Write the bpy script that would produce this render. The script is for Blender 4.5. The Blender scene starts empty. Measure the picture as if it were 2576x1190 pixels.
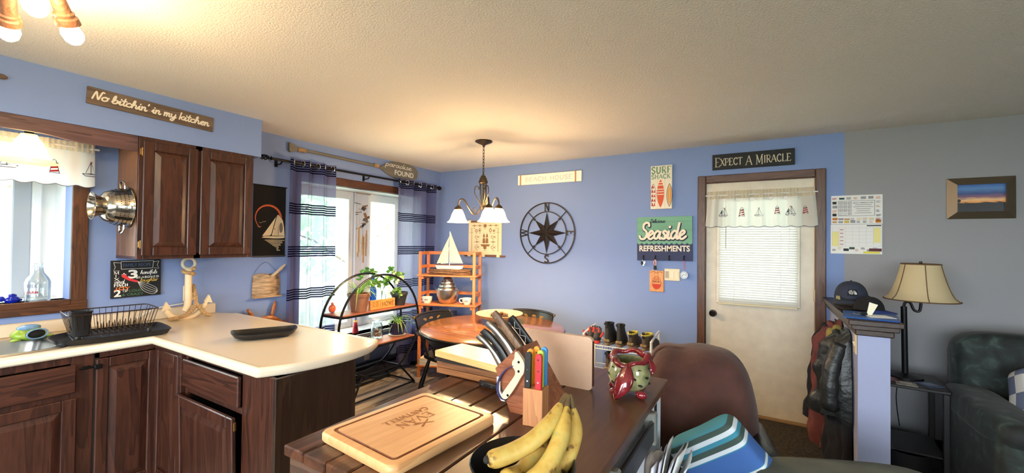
import bpy, bmesh, math, random
from mathutils import Vector, Matrix, noise as mnoise
random.seed(7)
PI = math.pi
sc = bpy.context.scene
COL = sc.collection

# ---------------------------------------------------------------- camera, world, lights, exposure
F_PX, YAW, PITCH, ROLL, EYE = 1050.93, .5407, .0152, .0122, 1.4823
cam_data = bpy.data.cameras.new('camera'); cam = bpy.data.objects.new('camera', cam_data); COL.objects.link(cam)
cam_data.sensor_width = 36.0; cam_data.sensor_fit = 'HORIZONTAL'
cam_data.lens = F_PX / 2576 * 36.0
cam_data.clip_start = .02; cam_data.clip_end = 200
_F = Vector((-math.sin(YAW), math.cos(YAW), 0)); _R = Vector((math.cos(YAW), math.sin(YAW), 0)); _U = Vector((0, 0, 1))
_F2 = _F * math.cos(PITCH) + _U * math.sin(PITCH); _U2 = _U * math.cos(PITCH) - _F * math.sin(PITCH)
_R3 = _R * math.cos(ROLL) + _U2 * math.sin(ROLL); _U3 = _U2 * math.cos(ROLL) - _R * math.sin(ROLL)
_m = Matrix.Identity(4)
for i in range(3):
    _m[i][0] = _R3[i]; _m[i][1] = _U3[i]; _m[i][2] = -_F2[i]
_m.translation = Vector((0, 0, EYE))
cam.matrix_world = _m
sc.camera = cam

XL, YB, H = -3.641, 4.22, 2.40          # left wall, back wall, ceiling height
XR, YR = 3.2, -2.6                      # right wall and rear wall (behind the camera)

world = bpy.data.worlds.new('World'); sc.world = world; world.use_nodes = True
bg = world.node_tree.nodes['Background']
bg.inputs[0].default_value = (.86, .95, 1.0, 1); bg.inputs[1].default_value = 12.0

vs = sc.view_settings
vs.view_transform = 'Standard'; vs.look = 'None'; vs.gamma = 1.0; vs.use_curve_mapping = False; vs.exposure = 0.52

def portal(name, loc, rot, sx, sy):
    l = bpy.data.lights.new(name, 'AREA'); l.shape = 'RECTANGLE'; l.size = sx; l.size_y = sy
    l.cycles.is_portal = True
    o = bpy.data.objects.new(name, l); COL.objects.link(o); o.location = loc; o.rotation_euler = rot
# daylight enters through the windows of the room (two seen, three behind the camera)
portal('portal_kitchen', (XL - .28, .3, 1.6), (0, -PI / 2, 0), 1.05, 1.1)
portal('portal_dining', (XL - .45, 3.05, 1.3), (0, -PI / 2, 0), 1.6, 1.2)
portal('portal_rear', (-.3, YR - .05, 1.45), (PI / 2, 0, 0), 4.4, 1.5)
portal('portal_right', (XR + .05, -.6, 1.55), (0, PI / 2, 0), 1.3, 1.4)
cy = sc.cycles
cy.max_bounces = 6; cy.diffuse_bounces = 4; cy.glossy_bounces = 2; cy.transmission_bounces = 4; cy.transparent_max_bounces = 8; cy.sample_clamp_indirect = 8.0; cy.caustics_reflective = False; cy.caustics_refractive = False; cy.use_adaptive_sampling = True; cy.adaptive_threshold = .08; cy.adaptive_min_samples = 16

# ---------------------------------------------------------------- materials
MATS = {}
def lin(c):
    c = [x / 255 for x in c]
    return tuple(x / 12.92 if x <= .04045 else ((x + .055) / 1.055) ** 2.4 for x in c) + (1.0,)
def mat(name, rgb, rough=.6, metal=0., bump=0., bscale=200., var=0., vscale=8., spec=.5, coat=0., trans=0., emit=None, estr=0., stretch=None, sheen=0., alpha=1.):
    if name in MATS: return MATS[name]
    m = bpy.data.materials.new(name); m.use_nodes = True; MATS[name] = m
    nt = m.node_tree; p = nt.nodes['Principled BSDF']
    c = lin(rgb)
    p.inputs['Base Color'].default_value = c
    p.inputs['Roughness'].default_value = rough; p.inputs['Metallic'].default_value = metal
    p.inputs['Specular IOR Level'].default_value = spec
    p.inputs['Coat Weight'].default_value = coat
    p.inputs['Transmission Weight'].default_value = trans
    p.inputs['Sheen Weight'].default_value = sheen
    p.inputs['Alpha'].default_value = alpha
    if emit: p.inputs['Emission Color'].default_value = lin(emit); p.inputs['Emission Strength'].default_value = estr
    if var or bump:
        tc = nt.nodes.new('ShaderNodeTexCoord'); src = tc.outputs['Object']
        if stretch:
            mp = nt.nodes.new('ShaderNodeMapping'); mp.inputs['Scale'].default_value = stretch
            nt.links.new(src, mp.inputs[0]); src = mp.outputs[0]
    if var:
        n = nt.nodes.new('ShaderNodeTexNoise'); n.inputs['Scale'].default_value = vscale; n.inputs['Detail'].default_value = 5
        nt.links.new(src, n.inputs['Vector'])
        r = nt.nodes.new('ShaderNodeValToRGB'); r.color_ramp.elements[0].position = .3; r.color_ramp.elements[1].position = .7
        r.color_ramp.elements[0].color = tuple(x * (1 - var) for x in c[:3]) + (1,)
        r.color_ramp.elements[1].color = tuple(min(1, x * (1 + var)) for x in c[:3]) + (1,)
        nt.links.new(n.outputs['Fac'], r.inputs[0]); nt.links.new(r.outputs[0], p.inputs['Base Color'])
    if bump:
        n2 = nt.nodes.new('ShaderNodeTexNoise'); n2.inputs['Scale'].default_value = bscale; n2.inputs['Detail'].default_value = 3
        nt.links.new(src, n2.inputs['Vector'])
        b = nt.nodes.new('ShaderNodeBump'); b.inputs['Strength'].default_value = bump; b.inputs['Distance'].default_value = .01
        nt.links.new(n2.outputs['Fac'], b.inputs['Height']); nt.links.new(b.outputs[0], p.inputs['Normal'])
    return m
def wood(name, dark, light, axis='z', scale=6., rough=.4, coat=0., ring=9., bump=.15, spec=.5):
    """wood grain running along the given local axis"""
    if name in MATS: return MATS[name]
    m = bpy.data.materials.new(name); m.use_nodes = True; MATS[name] = m
    nt = m.node_tree; p = nt.nodes['Principled BSDF']
    p.inputs['Roughness'].default_value = rough; p.inputs['Coat Weight'].default_value = coat; p.inputs['Specular IOR Level'].default_value = spec
    tc = nt.nodes.new('ShaderNodeTexCoord'); mp = nt.nodes.new('ShaderNodeMapping')
    s = {'x': (.09, 1, 1), 'y': (1, .09, 1), 'z': (1, 1, .09)}[axis]
    mp.inputs['Scale'].default_value = tuple(k * scale for k in s)
    nt.links.new(tc.outputs['Object'], mp.inputs[0])
    oi = nt.nodes.new('ShaderNodeObjectInfo'); add = nt.nodes.new('ShaderNodeVectorMath'); add.operation = 'ADD'
    mul = nt.nodes.new('ShaderNodeVectorMath'); mul.operation = 'SCALE'; mul.inputs[3].default_value = 37.
    cmb = nt.nodes.new('ShaderNodeCombineXYZ')
    for k in range(3): nt.links.new(oi.outputs['Random'], cmb.inputs[k])
    nt.links.new(cmb.outputs[0], mul.inputs[0]); nt.links.new(mp.outputs[0], add.inputs[0]); nt.links.new(mul.outputs[0], add.inputs[1])
    n = nt.nodes.new('ShaderNodeTexNoise'); n.inputs['Scale'].default_value = 1.2; n.inputs['Detail'].default_value = 3; n.inputs['Distortion'].default_value = .6
    nt.links.new(add.outputs[0], n.inputs['Vector'])
    mm = nt.nodes.new('ShaderNodeMath'); mm.operation = 'MULTIPLY'; mm.inputs[1].default_value = ring
    fr = nt.nodes.new('ShaderNodeMath'); fr.operation = 'FRACT'
    nt.links.new(n.outputs['Fac'], mm.inputs[0]); nt.links.new(mm.outputs[0], fr.inputs[0])
    n2 = nt.nodes.new('ShaderNodeTexNoise'); n2.inputs['Scale'].default_value = 14; n2.inputs['Detail'].default_value = 4
    nt.links.new(add.outputs[0], n2.inputs['Vector'])
    mx = nt.nodes.new('ShaderNodeMath'); mx.operation = 'MULTIPLY_ADD'; mx.inputs[1].default_value = .4
    nt.links.new(fr.outputs[0], mx.inputs[0]); 
    ms = nt.nodes.new('ShaderNodeMath'); ms.operation = 'MULTIPLY'; ms.inputs[1].default_value = .75
    nt.links.new(n2.outputs['Fac'], ms.inputs[0]); nt.links.new(ms.outputs[0], mx.inputs[2])
    r = nt.nodes.new('ShaderNodeValToRGB'); r.color_ramp.elements[0].position = .2; r.color_ramp.elements[1].position = .85
    r.color_ramp.elements[0].color = lin(dark); r.color_ramp.elements[1].color = lin(light)
    nt.links.new(mx.outputs[0], r.inputs[0]); nt.links.new(r.outputs[0], p.inputs['Base Color'])
    b = nt.nodes.new('ShaderNodeBump'); b.inputs['Strength'].default_value = bump; b.inputs['Distance'].default_value = .004
    nt.links.new(mx.outputs[0], b.inputs['Height']); nt.links.new(b.outputs[0], p.inputs['Normal'])
    return m
def glow(name, rgb, strength):
    if name in MATS: return MATS[name]
    m = bpy.data.materials.new(name); m.use_nodes = True; MATS[name] = m
    p = m.node_tree.nodes['Principled BSDF']
    p.inputs['Base Color'].default_value = lin(rgb); p.inputs['Emission Color'].default_value = lin(rgb); p.inputs['Emission Strength'].default_value = strength
    return m
def pane_mat(name, tint=(1, 1, 1), gloss=.08, rough=.02):
    """thin glass: mostly clear, a little mirror at grazing angles"""
    if name in MATS: return MATS[name]
    m = bpy.data.materials.new(name); m.use_nodes = True; MATS[name] = m
    nt = m.node_tree; nt.nodes.remove(nt.nodes['Principled BSDF'])
    t = nt.nodes.new('ShaderNodeBsdfTransparent'); t.inputs[0].default_value = tint + (1,)
    g = nt.nodes.new('ShaderNodeBsdfGlossy'); g.inputs['Roughness'].default_value = rough
    lw = nt.nodes.new('ShaderNodeLayerWeight'); lw.inputs[0].default_value = .2
    ma = nt.nodes.new('ShaderNodeMath'); ma.operation = 'MULTIPLY_ADD'; ma.inputs[1].default_value = .5; ma.inputs[2].default_value = gloss
    nt.links.new(lw.outputs['Fresnel'], ma.inputs[0])
    mx = nt.nodes.new('ShaderNodeMixShader'); nt.links.new(ma.outputs[0], mx.inputs[0]); nt.links.new(t.outputs[0], mx.inputs[1]); nt.links.new(g.outputs[0], mx.inputs[2])
    nt.links.new(mx.outputs[0], nt.nodes['Material Output'].inputs[0])
    return m
def cloth(name, rgb, see=.0, transl=.4, rough=.9, var=.0):
    """thin cloth: diffuse + light coming through it, optionally open weave"""
    if name in MATS: return MATS[name]
    m = bpy.data.materials.new(name); m.use_nodes = True; MATS[name] = m
    nt = m.node_tree; nt.nodes.remove(nt.nodes['Principled BSDF'])
    d = nt.nodes.new('ShaderNodeBsdfDiffuse'); d.inputs[0].default_value = lin(rgb)
    t = nt.nodes.new('ShaderNodeBsdfTranslucent'); t.inputs[0].default_value = lin(rgb)
    mx = nt.nodes.new('ShaderNodeMixShader'); mx.inputs[0].default_value = transl
    nt.links.new(d.outputs[0], mx.inputs[1]); nt.links.new(t.outputs[0], mx.inputs[2]); out = mx.outputs[0]
    if see:
        tr = nt.nodes.new('ShaderNodeBsdfTransparent'); m2 = nt.nodes.new('ShaderNodeMixShader'); m2.inputs[0].default_value = see
        nt.links.new(out, m2.inputs[1]); nt.links.new(tr.outputs[0], m2.inputs[2]); out = m2.outputs[0]
    nt.links.new(out, nt.nodes['Material Output'].inputs[0])
    return m

# ---------------------------------------------------------------- mesh helpers
class MB:
    def __init__(s): s.v = []; s.f = []; s.mi = []; s.cur = 0
    def add(s, vs, fs):
        o = len(s.v); s.v += [tuple(v) for v in vs]; s.f += [tuple(i + o for i in f) for f in fs]; s.mi += [s.cur] * len(fs); return s
    def box(s, c, d, rot=None):
        hx, hy, hz = d[0] / 2, d[1] / 2, d[2] / 2
        p = [Vector((x, y, z)) for x in (-hx, hx) for y in (-hy, hy) for z in (-hz, hz)]
        if rot is not None: p = [rot @ q for q in p]
        p = [q + Vector(c) for q in p]
        return s.add(p, [(0, 1, 3, 2), (4, 6, 7, 5), (0, 4, 5, 1), (2, 3, 7, 6), (0, 2, 6, 4), (1, 5, 7, 3)])
    def bx(s, x0, x1, y0, y1, z0, z1): return s.box(((x0 + x1) / 2, (y0 + y1) / 2, (z0 + z1) / 2), (abs(x1 - x0), abs(y1 - y0), abs(z1 - z0)))
    def bev(s, x0, x1, y0, y1, z0, z1, b=.004):
        """box with chamfered edges"""
        vs, idx = [], {}
        X = (x0, x1); Y = (y0, y1); Z = (z0, z1)
        def sg(i): return 1 if i == 0 else -1
        for i in (0, 1):
            for j in (0, 1):
                for k in (0, 1):
                    for a in range(3):
                        p = [X[i] + sg(i) * b, Y[j] + sg(j) * b, Z[k] + sg(k) * b]
                        p[a] = (X[i], Y[j], Z[k])[a]
                        idx[i, j, k, a] = len(vs); vs.append(p)
        fs = []
        for a in range(3):
            u, w = [q for q in range(3) if q != a]
            for t in (0, 1):
                q = []
                for (e, g) in ((0, 0), (1, 0), (1, 1), (0, 1)):
                    ijk = [0, 0, 0]; ijk[a] = t; ijk[u] = e; ijk[w] = g; q.append(idx[ijk[0], ijk[1], ijk[2], a])
                fs.append(q)
        for a in range(3):
            u, w = [q for q in range(3) if q != a]
            for e in (0, 1):
                for g in (0, 1):
                    lo = [0, 0, 0]; lo[u] = e; lo[w] = g; hi = list(lo); hi[a] = 1
                    fs.append((idx[(*lo, u)], idx[(*lo, w)], idx[(*hi, w)], idx[(*hi, u)]))
        for i in (0, 1):
            for j in (0, 1):
                for k in (0, 1): fs.append((idx[i, j, k, 0], idx[i, j, k, 1], idx[i, j, k, 2]))
        return s.add(vs, fs)
    def cyl(s, p0, p1, r0, r1=None, n=12, caps=True):
        r1 = r0 if r1 is None else r1
        p0, p1 = Vector(p0), Vector(p1); d = (p1 - p0).normalized()
        a = d.orthogonal().normalized(); b = d.cross(a)
        vs = [p0 + (a * math.cos(2 * PI * i / n) + b * math.sin(2 * PI * i / n)) * r0 for i in range(n)]
        vs += [p1 + (a * math.cos(2 * PI * i / n) + b * math.sin(2 * PI * i / n)) * r1 for i in range(n)]
        fs = [(i, (i + 1) % n, n + (i + 1) % n, n + i) for i in range(n)]
        if caps: fs += [tuple(range(n))[::-1], tuple(range(n, 2 * n))]
        return s.add(vs, fs)
    def tube(s, pts, r, n=8, closed=False, caps=True):
        pts = [Vector(p) for p in pts]; m = len(pts); rs = r if isinstance(r, (list, tuple)) else [r] * m
        vs = []; prev = None
        for i, p in enumerate(pts):
            if closed: t = pts[(i + 1) % m] - pts[i - 1]
            else: t = pts[min(i + 1, m - 1)] - pts[max(i - 1, 0)]
            if t.length < 1e-9: t = Vector((0, 0, 1))
            t.normalize()
            if prev is None: a = t.orthogonal().normalized()
            else:
                a = prev - t * prev.dot(t)
                a = a.normalized() if a.length > 1e-6 else t.orthogonal().normalized()
            prev = a; b = t.cross(a)
            vs += [p + (a * math.cos(2 * PI * k / n) + b * math.sin(2 * PI * k / n)) * rs[i] for k in range(n)]
        fs = []
        for i in range(m if closed else m - 1):
            j = (i + 1) % m
            fs += [(i * n + k, i * n + (k + 1) % n, j * n + (k + 1) % n, j * n + k) for k in range(n)]
        if caps and not closed: fs += [tuple(range(n))[::-1], tuple(range((m - 1) * n, m * n))]
        return s.add(vs, fs)
    def lathe(s, prof, c=(0, 0, 0), n=24, rot=None, sx=1., sy=1., cap=False):
        """profile of (radius, height) turned about the local z axis"""
        c = Vector(c); vs = []
        for (r, z) in prof:
            for i in range(n):
                q = Vector((r * sx * math.cos(2 * PI * i / n), r * sy * math.sin(2 * PI * i / n), z))
                vs.append((rot @ q if rot is not None else q) + c)
        fs = []
        for j in range(len(prof) - 1):
            fs += [(j * n + i, j * n + (i + 1) % n, (j + 1) * n + (i + 1) % n, (j + 1) * n + i) for i in range(n)]
        if cap: fs += [tuple(range(n))[::-1], tuple(range((len(prof) - 1) * n, len(prof) * n))]
        return s.add(vs, fs)
    def ball(s, c, r, n=12, m=8, sc=(1, 1, 1), rot=None):
        vs = []; c = Vector(c)
        for j in range(m + 1):
            t = PI * j / m
            for i in range(n):
                q = Vector((r * sc[0] * math.sin(t) * math.cos(2 * PI * i / n), r * sc[1] * math.sin(t) * math.sin(2 * PI * i / n), r * sc[2] * math.cos(t)))
                vs.append((rot @ q if rot is not None else q) + c)
        fs = [(j * n + i, (j + 1) * n + i, (j + 1) * n + (i + 1) % n, j * n + (i + 1) % n) for j in range(m) for i in range(n)]
        return s.add(vs, fs)
    def prism(s, poly, z0, z1, M=None):
        """polygon (x, y) extruded in z; M maps to place"""
        n = len(poly)
        vs = [Vector((x, y, z0)) for x, y in poly] + [Vector((x, y, z1)) for x, y in poly]
        if M is not None: vs = [M @ v for v in vs]
        return s.add(vs, [tuple(range(n))[::-1], tuple(range(n, 2 * n))] + [(i, (i + 1) % n, n + (i + 1) % n, n + i) for i in range(n)])
    def wallp(s, poly, y0, y1):
        """polygon in the (x, z) plane of a wall thing, extruded from y0 to y1"""
        n = len(poly)
        vs = [(x, y0, z) for x, z in poly] + [(x, y1, z) for x, z in poly]
        return s.add(vs, [tuple(range(n)), tuple(range(n, 2 * n))[::-1]] + [(i, n + i, n + (i + 1) % n, (i + 1) % n) for i in range(n)])
    def grid(s, fn, nu, nv, closed_u=False):
        vs = [fn(i / (nu if closed_u else nu - 1), j / (nv - 1)) for j in range(nv) for i in range(nu)]
        fs = []
        for j in range(nv - 1):
            for i in range(nu if closed_u else nu - 1):
                k = (i + 1) % nu; fs.append((j * nu + i, j * nu + k, (j + 1) * nu + k, (j + 1) * nu + i))
        return s.add(vs, fs)
    def ribbon(s, pts, w, y=0., cap=True):
        """flat painted stroke in the (x, z) plane at depth y"""
        m = len(pts)
        if m < 2: return s
        L = []
        for i in range(m):
            a = pts[max(i - 1, 0)]; b = pts[min(i + 1, m - 1)]
            dx, dz = b[0] - a[0], b[1] - a[1]; l = math.hypot(dx, dz) or 1
            ww = w[i] if isinstance(w, (list, tuple)) else w
            nx, nz = -dz / l * ww / 2, dx / l * ww / 2
            yy = y - 1e-5 * (len(s.v) // 2 + i) % .0012
            L += [(pts[i][0] + nx, yy, pts[i][1] + nz), (pts[i][0] - nx, yy, pts[i][1] - nz)]
        s.add(L, [(2 * i, 2 * i + 1, 2 * i + 3, 2 * i + 2) for i in range(m - 1)])
        if cap:
            for e in (0, m - 1):
                ww = w[e] if isinstance(w, (list, tuple)) else w
                c = pts[e]; yy = y - 1e-5 * (len(s.v) // 2 + 3) % .0012; s.add([(c[0] + ww / 2 * math.cos(q * PI / 4), yy, c[1] + ww / 2 * math.sin(q * PI / 4)) for q in range(8)], [tuple(range(8))[::-1]])
        return s
    def rect(s, x0, x1, z0, z1, y): return s.add([(x0, y, z0), (x1, y, z0), (x1, y, z1), (x0, y, z1)], [(0, 1, 2, 3)])
    def poly(s, pts, y): return s.add([(p[0], y, p[1]) for p in pts], [tuple(range(len(pts)))])
    def build(s, name, m, parent=None, smooth=False, loc=None, rz=0., mods=None):
        me = bpy.data.meshes.new(name); me.from_pydata(s.v, [], s.f)
        ms = m if isinstance(m, (list, tuple)) else [m]
        for q in ms: me.materials.append(q)
        if len(ms) > 1: me.polygons.foreach_set('material_index', s.mi)
        bm = bmesh.new(); bm.from_mesh(me); bmesh.ops.recalc_face_normals(bm, faces=bm.faces); bm.to_mesh(me); bm.free()
        if smooth:
            for p in me.polygons: p.use_smooth = True
            if smooth != 'all': me.set_sharp_from_angle(angle=math.radians(40))
        me.update()
        o = bpy.data.objects.new(name, me); COL.objects.link(o)
        if parent is not None: o.parent = parent
        if loc is not None: o.location = loc
        if rz: o.rotation_euler = (0, 0, rz)
        return o
def tag(o, label, cat, group=None):
    o['label'] = label; o['category'] = cat
    if group: o['group'] = group
    return o
def thing(name, label, cat, loc=(0, 0, 0), rz=0., group=None):
    o = bpy.data.objects.new(name, None); o.empty_display_size = .05; COL.objects.link(o)
    o.location = loc; o.rotation_euler = (0, 0, rz)
    return tag(o, label, cat, group)
def struct(o): o['kind'] = 'structure'; return o
def subsurf(o, lv=1):
    md = o.modifiers.new('subsurf', 'SUBSURF'); md.levels = lv; md.render_levels = lv; return o
def bevel(o, w=.003, seg=2):
    md = o.modifiers.new('bevel', 'BEVEL'); md.width = w; md.segments = seg; md.limit_method = 'ANGLE'; return o
def cr(pts, n=5, closed=False):
    """Catmull-Rom through the points"""
    P = [Vector(p) for p in pts]; out = []; m = len(P)
    for i in range(m if closed else m - 1):
        if closed: a, b, c, d = P[i - 1], P[i], P[(i + 1) % m], P[(i + 2) % m]
        else: a, b, c, d = P[max(i - 1, 0)], P[i], P[i + 1], P[min(i + 2, m - 1)]
        for k in range(n):
            t = k / n
            out.append(tuple(.5 * ((2 * b) + (c - a) * t + (2 * a - 5 * b + 4 * c - d) * t * t + (3 * b - a - 3 * c + d) * t ** 3)))
    if not closed: out.append(tuple(P[-1]))
    return out
def arc(cx, cz, r, a0, a1, n=12, ry=None):
    ry = r if ry is None else ry
    return [(cx + r * math.cos(math.radians(a0 + (a1 - a0) * i / n)), cz + ry * math.sin(math.radians(a0 + (a1 - a0) * i / n))) for i in range(n + 1)]
def rrect(x0, x1, y0, y1, r, n=4):
    return arc(x1 - r, y1 - r, r, 0, 90, n) + arc(x0 + r, y1 - r, r, 90, 180, n) + arc(x0 + r, y0 + r, r, 180, 270, n) + arc(x1 - r, y0 + r, r, 270, 360, n)
def RZ(a): return Matrix.Rotation(a, 3, 'Z')
def RX(a): return Matrix.Rotation(a, 3, 'X')
def RY(a): return Matrix.Rotation(a, 3, 'Y')

# ---------------------------------------------------------------- lettering
SCRIPT = {
 'a': ([[(.85, .75), (.5, 1), (.1, .6), (.2, .1), (.55, .1), (.85, .7), (.9, .98), (.85, .3), (1.0, .02), (1.2, .15)]], 1.12),
 'b': ([[(.0, .3), (.35, 1.4), (.3, 2.0), (.12, 1.5), (.1, .3), (.3, .0), (.7, .2), (.75, .75), (.45, .95), (.15, .5)], [(.72, .8), (.95, .75)]], .92),
 'c': ([[(.8, .8), (.5, 1), (.1, .6), (.2, .1), (.55, 0), (.95, .25)]], .86),
 'd': ([[(.85, .75), (.5, 1), (.1, .6), (.2, .1), (.55, .1), (.85, .7), (.97, 2.0), (.87, .4), (1.0, .02), (1.2, .15)]], 1.12),
 'e': ([[(0, .25), (.45, .5), (.75, .8), (.5, 1.02), (.15, .65), (.25, .1), (.6, 0), (1.0, .3)]], .9),
 'h': ([[(.0, .3), (.38, 1.4), (.35, 2), (.18, 1.6), (.12, 0)], [(.12, .4), (.45, .95), (.68, .8), (.68, .2), (.85, 0), (1.05, .2)]], .98),
 'i': ([[(0, .3), (.25, .95), (.22, .2), (.4, 0), (.6, .2)], [(.28, 1.42), (.31, 1.5)]], .55),
 'k': ([[(.15, 2), (.1, 0)], [(.8, 1.05), (.45, .75), (.13, .5)], [(.3, .58), (.6, .1), (.95, .1)]], .92),
 'l': ([[(0, .2), (.38, 1.4), (.35, 2), (.15, 1.6), (.13, .2), (.32, 0), (.55, .2)]], .5),
 'm': ([[(.05, 1), (.1, 0)], [(.1, .5), (.35, 1), (.5, .8), (.48, 0)], [(.48, .5), (.75, 1), (.9, .8), (.88, .2), (1.05, 0), (1.25, .2)]], 1.2),
 'n': ([[(.05, 1), (.1, 0)], [(.1, .5), (.4, 1), (.6, .8), (.58, .2), (.75, 0), (.95, .2)]], .9),
 'o': ([[(.5, 1), (.12, .7), (.15, .15), (.5, 0), (.85, .3), (.8, .85), (.5, 1), (.7, .82), (1.0, .9)]], .98),
 'p': ([[(.1, 1), (.04, -.9)], [(.1, .6), (.45, 1), (.8, .7), (.7, .15), (.3, 0), (.1, .2)]], .95),
 'r': ([[(.05, 1), (.1, 0)], [(.1, .5), (.35, .95), (.6, .92)]], .62),
 's': ([[(.65, .85), (.4, 1), (.18, .78), (.5, .42), (.42, .02), (.05, .1)], [(.45, .03), (.75, .2)]], .7),
 't': ([[(.3, 1.8), (.22, .3), (.4, 0), (.6, .15)], [(-.05, 1.15), (.58, 1.22)]], .56),
 'u': ([[(.05, 1), (.1, .2), (.35, 0), (.65, .4), (.75, 1), (.72, .2), (.9, 0), (1.05, .2)]], .95),
 'y': ([[(.05, 1), (.12, .3), (.4, .1), (.7, .5)], [(.75, 1), (.7, -.3), (.4, -.9), (.1, -.6), (.6, -.1), (.95, .2)]], .92),
 'f': ([[(.7, 1.7), (.5, 2), (.3, 1.5), (.2, -.8)], [(0, .95), (.6, 1)]], .6),
 'g': ([[(.85, .75), (.5, 1), (.1, .6), (.2, .1), (.55, .1), (.85, .7)], [(.88, 1), (.8, -.4), (.5, -.9), (.15, -.6), (.8, 0), (1.1, .2)]], 1.05),
 'N': ([[(0, 0), (.1, 1), (.28, 2), (.5, 1.1), (.8, .05), (.95, 1), (1.12, 2.05), (1.38, 2.0)]], 1.2),
 'S': ([[(1.15, 1.62), (1.05, 1.95), (.7, 2.05), (.35, 1.8), (.4, 1.3), (.85, .95), (1.0, .5), (.75, .05), (.25, .02), (0, .35)]], 1.12),
 'D': ([[(.35, 1.9), (.2, .05)], [(0, 1.7), (.5, 2.02), (1.15, 1.6), (1.15, .6), (.6, 0), (.05, .08)]], 1.25),
 "'": ([[(.12, 2.0), (.05, 1.6)]], .3), ' ': ([], .55)}
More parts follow.
